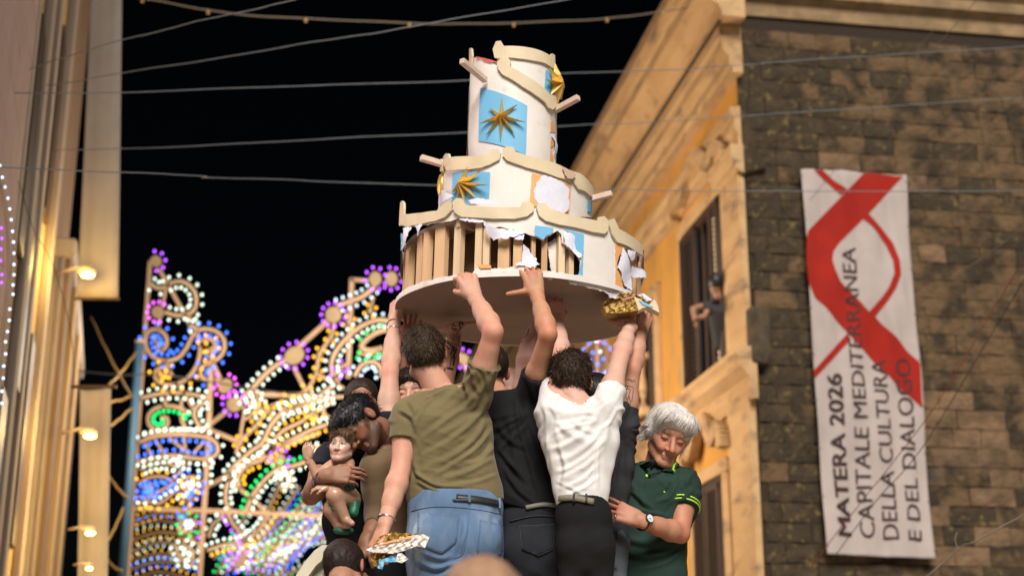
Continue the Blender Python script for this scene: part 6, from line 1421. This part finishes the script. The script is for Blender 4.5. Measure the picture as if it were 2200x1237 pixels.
# top tier
T3.patch('skin', [(1012, 124), (1035, 126), (1068, 138), (1067, 112), (1130, 108), (1190, 142), (1195, 180), (1197.5, 235), (1197.5, 362), (1100, 350), (1006, 342), (1007, 250)], 0, .004, M_white, cake, step=.02)
p_ = T3.patch('blue_panel', c1((627, 400), (935, 520), (925, 848), (850, 815), (615, 752)), .0045, .002, M_blue, cake)
T3.patch('blue_panel', c1((1055, 284), (1100, 292), (1128, 330), (1128, 440), (1095, 440), (1048, 425)), .0045, .002, M_blue, cake)
T3.patch('trim', c1((735, 98), (765, 95), (785, 130), (880, 130), (960, 142), (1030, 165), (1078, 190), (1090, 175), (1106, 185), (1110, 278), (1090, 270), (1040, 240), (960, 222), (880, 212), (800, 205), (760, 212), (725, 205), (713, 150)), .012, .009, M_cream, cake)
T3.patch('trim', c1((770, 205), (810, 205), (830, 235), (822, 268), (880, 300), (950, 345), (1020, 395), (1075, 450), (1108, 455), (1112, 520), (1090, 548), (1060, 535), (1040, 500), (980, 455), (900, 400), (840, 355), (775, 318), (748, 280), (742, 240)), .016, .009, M_cream, cake)
T3.patch('trim', c1((566, 145), (574, 138), (582, 145), (584, 190), (575, 250), (562, 248)), .012, .009, M_cream, cake)
for q, pl_ in enumerate((((1092, 610), (1112, 650), (1118, 690), (1098, 700), (1086, 690)), ((1086, 745), (1108, 752), (1108, 780), (1086, 795)), ((1086, 800), (1104, 870), (1102, 908), (1082, 900)))): T3.patch('orange_patch', c1(*pl_), .004, .002, M_orn, cake, rag=.002, seed=q, step=.014)
T3.patch('torn_paper', c1((1098, 690), (1118, 700), (1122, 900), (1106, 905), (1108, 850), (1110, 760), (1090, 720)), .007, .0015, M_lav, cake, rag=.003, seed=9, step=.014, lift=lambda x, y: .006 * math.sin(y * 50))
# middle tier
T2.patch('skin', c1((372, 905), (400, 930), (470, 930), (640, 925), (760, 860), (800, 850), (1000, 910), (1200, 985), (1230, 975), (1300, 1040), (1362, 1110), (1366, 1200), (1362, 1262), (1150, 1262), (800, 1215), (560, 1215), (330, 1225), (330, 1090), (340, 960)), 0, .004, M_white, cake, step=.022)
T2.patch('blue_panel', c1((443, 968), (540, 958), (692, 962), (683, 1150), (600, 1165), (540, 1180), (470, 1180), (440, 1150)), .0045, .002, M_blue, cake)
T2.patch('blue_panel', c1((1328, 1142), (1352, 1150), (1358, 1230), (1330, 1220)), .0045, .002, M_blue, cake, rag=.002)
T2.patch('orange_patch', c1((967, 967), (1035, 985), (1222, 1045), (1210, 1240), (1175, 1235), (1190, 1200), (1215, 1070), (1150, 1010), (1040, 990), (990, 1040), (975, 1100), (1000, 1185), (975, 1190), (952, 1165)), .0045, .002, M_orn, cake, rag=.0015, step=.014)
T2.patch('torn_paper', c1((1040, 985), (1100, 1000), (1180, 1030), (1215, 1085), (1222, 1130), (1200, 1210), (1175, 1232), (1100, 1232), (1060, 1215), (1015, 1180), (985, 1130), (975, 1090), (1000, 1020)), .009, .0015, M_lav, cake, rag=.004, seed=3, lift=lambda x, y: .005 * math.sin(x * 30 + y * 20))
T2.patch('torn_paper', c1((360, 1120), (400, 1090), (440, 1095), (500, 1135), (470, 1150), (420, 1190), (375, 1215), (322, 1200), (330, 1150)), .03, .0015, M_lav, cake, rag=.003, seed=4, lift=lambda x, y: .02 * math.sin(x * 18 + 1))
T2.patch('torn_paper', c1((580, 1170), (640, 1148), (710, 1160), (755, 1175), (740, 1195), (600, 1190)), .035, .0015, M_lav, cake, rag=.003, seed=5, lift=lambda x, y: .01 * math.sin(x * 24))
T2.patch('orange_patch', c1((356, 985), (372, 990), (370, 1095), (354, 1115)), .005, .002, M_orn, cake)
for pl_ in (((410, 838), (430, 840), (437, 865), (520, 858), (610, 860), (680, 850), (705, 815), (745, 812), (765, 840), (755, 880), (700, 912), (640, 935), (560, 945), (470, 950), (415, 950), (395, 910), (393, 860)),
            ((775, 815), (800, 795), (845, 800), (858, 830), (930, 855), (1030, 880), (1110, 905), (1190, 940), (1218, 960), (1222, 995), (1200, 1015), (1130, 1000), (1040, 965), (930, 935), (850, 905), (800, 885), (775, 850)),
            ((1222, 955), (1270, 970), (1320, 1010), (1352, 1055), (1364, 1100), (1366, 1150), (1330, 1110), (1300, 1085), (1265, 1075), (1240, 1040), (1222, 990)),
            ((372, 872), (384, 872), (392, 900), (388, 950), (370, 955))): T2.patch('trim', c1(*pl_), .013, .009, M_cream, cake)
T2.patch('torn_paper', c1((1150, 935), (1220, 962), (1240, 985), (1215, 1015), (1180, 1010), (1160, 970)), .024, .002, mat('brown_paper', (.6, .42, .3), .85), cake, rag=.003, seed=8)
# bottom tier skin and its torn remains
T1.patch('skin', c2((118, 170), (400, 150), (600, 110), (900, 115), (1150, 100), (1300, 150), (1600, 230), (1720, 215), (1765, 250), (1850, 335), (1970, 410), (1984, 480), (1930, 445), (1850, 402), (1788, 372), (1800, 560), (1850, 740), (1790, 748), (1740, 765), (1640, 735), (1540, 705), (1435, 688), (1430, 668), (1490, 660), (1508, 600), (1515, 520), (1480, 450), (1420, 410), (1375, 370), (1370, 300), (1340, 272), (1300, 300), (1240, 330), (1230, 355), (1160, 325), (1090, 300), (1000, 270), (900, 250), (800, 250), (770, 215), (740, 200), (640, 195), (555, 180), (480, 205), (330, 230), (215, 245), (120, 235)), 0, .004, M_white, cake, step=.024, rag=.003, seed=2)
T1.patch('skin', c2((675, 600), (705, 570), (760, 556), (830, 572), (930, 568), (985, 560), (1060, 545), (1180, 585), (1225, 605), (1300, 632), (1300, 660), (1100, 628), (900, 622), (690, 632)), .002, .004, M_white, cake, rag=.003, seed=6)
T1.patch('orange_patch', c2((710, 545), (760, 540), (822, 550), (820, 576), (745, 572)), .008, .002, M_orn, cake, rag=.002)
T1.patch('blue_panel', c2((1162, 237), (1300, 255), (1302, 292), (1245, 322), (1230, 350), (1160, 315)), .0045, .002, M_blue, cake, rag=.002)
T1.patch('blue_panel', c2((1385, 262), (1540, 310), (1532, 660), (1492, 655), (1512, 560), (1528, 480), (1478, 420), (1462, 330), (1430, 300)), .0045, .002, M_blue, cake, rag=.0015)
T1.patch('blue_panel', c2((118, 300), (158, 300), (140, 420), (118, 430), (125, 360)), .0045, .002, M_blue, cake, rag=.002)
T1.patch('orange_patch', c2((1786, 372), (1850, 402), (1812, 480), (1790, 560), (1820, 620), (1850, 740), (1786, 700)), .0045, .002, M_orn, cake, rag=.002)
for q, (pl_, off, am) in enumerate(((((770, 215), (830, 262), (1000, 272), (1090, 300), (1000, 330), (950, 342), (840, 350), (800, 300)), .012, .014), (((1075, 390), (1120, 430), (1192, 545), (1160, 575), (1090, 560), (985, 545), (1058, 525)), .014, .012),
            (((1380, 285), (1440, 300), (1482, 345), (1470, 400), (1525, 470), (1500, 500), (1440, 430), (1378, 392)), .010, .012), (((1840, 410), (1870, 470), (1898, 560), (1896, 745), (1850, 700), (1812, 600), (1790, 560), (1820, 450)), .012, .010),
            (((1885, 565), (1960, 590), (1984, 610), (1984, 650), (1930, 648), (1890, 640)), .03, .012), (((150, 262), (218, 248), (178, 385), (142, 425), (125, 370), (176, 305)), .014, .012), (((240, 236), (300, 232), (268, 322)), .012, .01),
            (((1370, 300), (1410, 315), (1340, 590), (1310, 560), (1290, 450), (1280, 350)), -.05, .012), (((590, 185), (700, 190), (770, 195), (760, 215), (680, 212), (600, 205)), .01, .008), (((1000, 265), (1075, 290), (1070, 355), (1005, 345)), .006, .006), (((1860, 430), (1900, 445), (1905, 500), (1885, 515), (1865, 480)), .02, .012))):
    T1.patch('torn_paper', c2(*pl_), off, .0016, M_lav if q != 7 else M_white, cake, rag=.004, seed=20 + q, step=.016, lift=lambda x, y, am=am, q=q: am * math.sin(x * 35 + q) * math.cos(y * 28 + q))
for pl_ in (((112, 150), (128, 60), (142, 44), (158, 60), (160, 100), (150, 230), (112, 238)), ((150, 148), (195, 150), (300, 140), (410, 125), (455, 75), (490, 52), (525, 75), (520, 125), (470, 175), (400, 205), (300, 225), (200, 245), (150, 240)),
            ((530, 60), (560, 28), (600, 30), (630, 80), (760, 95), (900, 100), (1045, 100), (1065, 60), (1110, 52), (1152, 85), (1150, 130), (1100, 170), (1000, 190), (850, 190), (700, 180), (600, 175), (545, 140)),
            ((1170, 100), (1200, 65), (1240, 70), (1280, 110), (1400, 155), (1520, 180), (1640, 205), (1645, 175), (1690, 168), (1722, 205), (1718, 275), (1690, 305), (1600, 290), (1480, 260), (1350, 235), (1240, 205), (1190, 165)),
            ((1730, 195), (1765, 185), (1787, 230), (1800, 265), (1860, 300), (1930, 345), (1972, 385), (1984, 475), (1955, 455), (1900, 420), (1840, 385), (1790, 370), (1750, 310), (1728, 240))): T1.patch('trim', c2(*pl_), .014, .010, M_cream, cake)
# gold stars
def star(cyl, ctr, tips, name='star', hgt=.030):
    u, h = cyl.hit(*ctr); c = cyl.at(u, h, .006); n_ = unit(c - (cyl.c + EZ * h)); T = []
    for t in tips:
        p = hit_plane(t[0], t[1], c, n_); T.append(p)
    so_ = None; k = len(T)
    for i in range(k):
        t = T[i]; d = t - c; L = np.linalg.norm(d); d /= L; sd_ = np.cross(n_, d); w = .011
        base = [c + d * .012 + sd_ * w * .9, c + d * L * .42 + sd_ * w * .85, t, c + d * L * .42 - sd_ * w * .85, c + d * .012 - sd_ * w * .9]
        ri = [c + n_ * hgt, c + d * L * .42 + n_ * hgt * .72, t + n_ * .006]
        m_ = MB(); vs = base + ri + [c]
        m_.add(vs, [(0, 1, 6, 5), (1, 2, 7, 6), (3, 4, 5, 6), (2, 3, 6, 7), (4, 8, 5), (8, 0, 5), (0, 8, 4, 3, 2, 1)])
        m_.build('star_ray', M_gold, STAR)
for lab, cy, ctr, tp in ((0, T3, (765, 595), ((770, 462), (870, 512), (922, 628), (857, 707), (760, 762), (662, 717), (620, 637), (682, 528))), (1, T2, (512, 1040), ((545, 925), (625, 955), (674, 1045), (605, 1142), (522, 1165), (478, 1130), (445, 1092), (487, 1008)))):
    STAR = link('star', mesh_np('star', *(lambda vf: (np.array(vf[0]) * .001 + cy.at(*cy.hit(*c1(ctr)[0]), .01), vf[1]))(lathe([(0, 0), (8, 0), (8, 4), (0, 5)], 10))), M_gold, cake)
    star(cy, c1(ctr)[0], [c1(t)[0] for t in tp])
STAR = link('star', mesh_np('star', *(lambda vf: (np.array(vf[0]) * .001 + T3.at(R_(72) * T3.R, T3.hit(1190, 178)[1], .01), vf[1]))(lathe([(0, 0), (8, 0), (8, 4), (0, 5)], 10))), M_gold, cake)
def star_at(cyl, ang, h, r_, hgt=.045):
    c = cyl.at(R_(ang) * cyl.R, h, .006); n_ = unit(c - (cyl.c + EZ * h)); tt = unit(np.cross(EZ, n_))
    for i in range(8):
        a = 2 * math.pi * i / 8 + .2; t = c + r_ * (.85 if i % 2 else 1) * (tt * math.cos(a) + EZ * math.sin(a)); d = unit(t - c); L = np.linalg.norm(t - c); sd_ = np.cross(n_, d); w = .012
        vs = [c + d * .012 + sd_ * w * .9, c + d * L * .42 + sd_ * w * .85, t, c + d * L * .42 - sd_ * w * .85, c + d * .012 - sd_ * w * .9, c + n_ * hgt, c + d * L * .42 + n_ * hgt * .72, t + n_ * .006, c]
        MB().add(vs, [(0, 1, 6, 5), (1, 2, 7, 6), (3, 4, 5, 6), (2, 3, 6, 7), (4, 8, 5), (8, 0, 5), (0, 8, 4, 3, 2, 1)]).build('star_ray', M_gold, STAR)
star_at(T3, 66, T3.hit(1190, 182)[1], .105)
mv, mf = lathe([(0, .022), (.02, .02), (.045, .012), (.052, 0), (.05, -.006), (0, -.006)], 20); hm_ = T2.hit(952, 395)[1]; cc_ = T2.at(R_(-82) * T2.R, hm_, .004); nn_ = unit(cc_ - T2.c - EZ * hm_); tt_ = np.cross(EZ, nn_)
link('medallion', mesh_np('medallion', [cc_ + tt_ * a * .8 + EZ * b * 1.15 + nn_ * c for a, b, c in mv], mf), M_gold, cake, True)
# square poles poking out
for a, b, Y0, Y1 in (((992, 131), (1043, 173), 5.92, 6.08), ((1190, 238), (1243, 210), 6.2, 6.1), ((955, 354), (904, 339), 6.2, 6.15), ((1262, 430), (1315, 416), 6.2, 6.15)):
    MB().beam(P(*a, Y0), P(*b, Y1), .027, .027).build('pole', M_pine2 if False else mat('pinkish_batten', (.68, .52, .42), .7, col2=(.6, .44, .35), nscale=20), cake, bevel=.002)
# red paint marks
for cy, pts in ((T3, [c1((600, 196))[0], c1((740, 232))[0]]), (T3, [c1((650, 215))[0], c1((700, 228))[0]])):
    u0, u1 = cy.hit(*pts[0]), cy.hit(*pts[1])
    m_ = MB(); k = 10; vs = []
    for i in range(k + 1):
        t = i / k; u = u0[0] + (u1[0] - u0[0]) * t; h = u0[1] + (u1[1] - u0[1]) * t; w = .004 + .006 * abs(math.sin(i * 2.1))
        vs += [cy.at(u, h + w * .3, .0055), cy.at(u, h - w, .0055)]
    m_.add(vs, [(2 * i, 2 * i + 1, 2 * i + 3, 2 * i + 2) for i in range(k)]).build('red_smear', mat('red_paint', (.6, .12, .10), .6), cake)
# brown folds of torn gilt lining on the left ledge
for q in range(5):
    T1.patch('torn_paper', c2((175 + q * 42, 112 + (q % 2) * 8), (225 + q * 42, 100), (240 + q * 42, 122), (190 + q * 42, 134)), -.10 - .01 * q, .002, mat('dull_gilt', (.30, .19, .08), .5, .6), cake, rag=.004, seed=60 + q, step=.02)

# ---- gilded ornament hanging off the right rim
def blob_plate(name, pxs, Y, dep, m, parent, crump=.0, step=5, seed=0):
    v2, f2 = cdt_poly(densify(pxs, step), step); rn = random.Random(seed)
    top = [P(x, y, Y + crump * math.sin(x * .35 + seed) * math.cos(y * .3)) for x, y in v2]; me = mesh_np(name, top, f2); bm = bmesh.new(); bm.from_mesh(me)
    bmesh.ops.recalc_face_normals(bm, faces=bm.faces); fn = sum((f.normal for f in bm.faces), Vector())
    if fn.y > 0: bmesh.ops.reverse_faces(bm, faces=bm.faces[:])
    r_ = bmesh.ops.extrude_face_region(bm, geom=bm.faces[:]); vv = [g for g in r_['geom'] if isinstance(g, bmesh.types.BMVert)]; 
    for v in vv: v.co.y += dep
    bmesh.ops.recalc_face_normals(bm, faces=bm.faces); bm.to_mesh(me); bm.free(); return link(name, me, m, parent)
M_foil = mat('crumpled_gold', (.62, .42, .14), .32, 1., bump=1., bscale=70, bdist=.012, col2=(.35, .22, .06), nscale=30)
og = empty('gilded_ornament', P(*c2((1860, 900))[0], 5.9), 'crumpled gilded ornament with cream and blue torn ends above the rightmost lifted hands', 'ornament')
blob_plate('gold_block', c2((1692, 872), (1760, 842), (1850, 815), (1935, 790), (1972, 895), (1900, 905), (1830, 915), (1720, 918)), 5.86, .09, M_foil, og, .006)
blob_plate('gold_ribbon', c2((1683, 845), (1740, 795), (1830, 765), (1920, 758), (1985, 775), (2050, 810), (2065, 838), (2000, 822), (1930, 800), (1850, 800), (1770, 822), (1705, 852)), 5.88, .12, M_foil, og, .01, seed=2)
blob_plate('cream_claw', c2((1936, 792), (1990, 812), (2030, 852), (2060, 845), (2095, 810), (2125, 862), (2134, 915), (2085, 888), (2040, 868), (1998, 880), (1970, 900)), 5.87, .06, M_cream, og, seed=3)
blob_plate('blue_scrap', c2((1975, 818), (2030, 838), (2085, 870), (2060, 872), (2000, 850)), 5.866, .004, M_blue, og)
blob_plate('torn_paper', c2((1960, 775), (2010, 765), (2060, 800), (2080, 815), (2040, 822)), 5.875, .02, M_lav, og, .004)
blob_plate('red_scrap', c2((1830, 812), (1935, 782), (1940, 795), (1850, 822)), 5.855, .01, mat('faded_red', (.5, .2, .15), .7), og)
T1.patch('torn_paper', c2((1670, 755), (1740, 765), (1840, 740), (1840, 770), (1790, 805), (1735, 800), (1725, 775)), .012, .002, M_lav, cake, rag=.002, seed=77, lift=lambda x, y: .01 * math.sin(x * 40))
# ---- piece in the olive man's hand
hp = empty('torn_piece', P(*c5((470, 1110))[0], 5.46), 'torn piece of white, gold and blue card held in the olive shirt man lowered hand', 'torn card')
blob_plate('white_sheet', c5((368, 1110), (420, 1085), (480, 1068), (590, 1042), (640, 1035), (672, 1050), (650, 1102), (610, 1092), (560, 1112), (500, 1128), (400, 1122)), 5.45, .008, M_white, hp, .012, step=6)
blob_plate('gold_foil', c5((408, 1086), (412, 1058), (450, 1040), (500, 1028), (600, 1034), (640, 1032), (600, 1052), (500, 1062)), 5.47, .03, M_foil, hp, .008, seed=1)
blob_plate('orange_edge', c5((410, 1095), (480, 1068), (590, 1045), (592, 1052), (480, 1078)), 5.442, .004, M_orn, hp)
blob_plate('gold_foil', c5((390, 1130), (440, 1118), (508, 1128), (470, 1150), (445, 1165), (430, 1195), (405, 1185), (395, 1155)), 5.47, .03, M_foil, hp, .01, seed=5)
blob_plate('blue_sheet', c5((432, 1160), (480, 1145), (530, 1128), (548, 1150), (520, 1168), (455, 1170), (448, 1203), (425, 1198)), 5.46, .004, M_blue, hp, .006)
blob_plate('white_scrap', c5((520, 1128), (540, 1125), (572, 1155), (540, 1173), (512, 1165)), 5.452, .004, M_white, hp, .006)
# ---- float body under the men: deck and curled cream cartouche
dk = empty('float_deck', (0.3, 6.1, 1.3), 'boarded deck of the parade float under the men feet', 'float')
for k in range(18): MB().box((-1.25 + k * .17, 6.15, 1.385), (.082, 0, 0), (0, 1.0, 0), (0, 0, .02)).build('plank', M_pine, dk)
MB().box((.2, 6.15, .95), (1.5, 0, 0), (0, .95, 0), (0, 0, .41)).build('chassis', mat('dark_skirt', (.05, .04, .04), .8), dk)
for sx in (-1.0, 1.4):
    for sy in (5.35, 6.95):
        vs, fs = lathe([(0, -.06), (.25, -.06), (.33, -.04), (.33, .04), (.25, .06), (0, .06)], 20); m_ = MB(); m_.add([(sx + v[2], sy + v[0], .33 + v[1]) for v in vs], fs); m_.build('wheel', M_blk, dk)
ca = empty('cartouche', P(680, 1237, 5.75), 'curled cream and pale green cartouche of the float at the lower left of the men', 'float ornament')
blob_plate('scroll', c7((-60, 1300), (-10, 1230), (40, 1150), (100, 1080), (150, 1045), (190, 1050), (200, 1085), (170, 1120), (110, 1170), (60, 1240), (20, 1320)), 5.9, .1, mat('cream_plaster', (.62, .56, .42), .6, col2=(.55, .5, .38), nscale=5), ca, step=9)
blob_plate('green_field', c7((20, 1320), (60, 1240), (110, 1170), (170, 1125), (215, 1130), (200, 1330)), 5.95, .06, mat('pale_green', (.34, .42, .33), .6), ca, step=9)
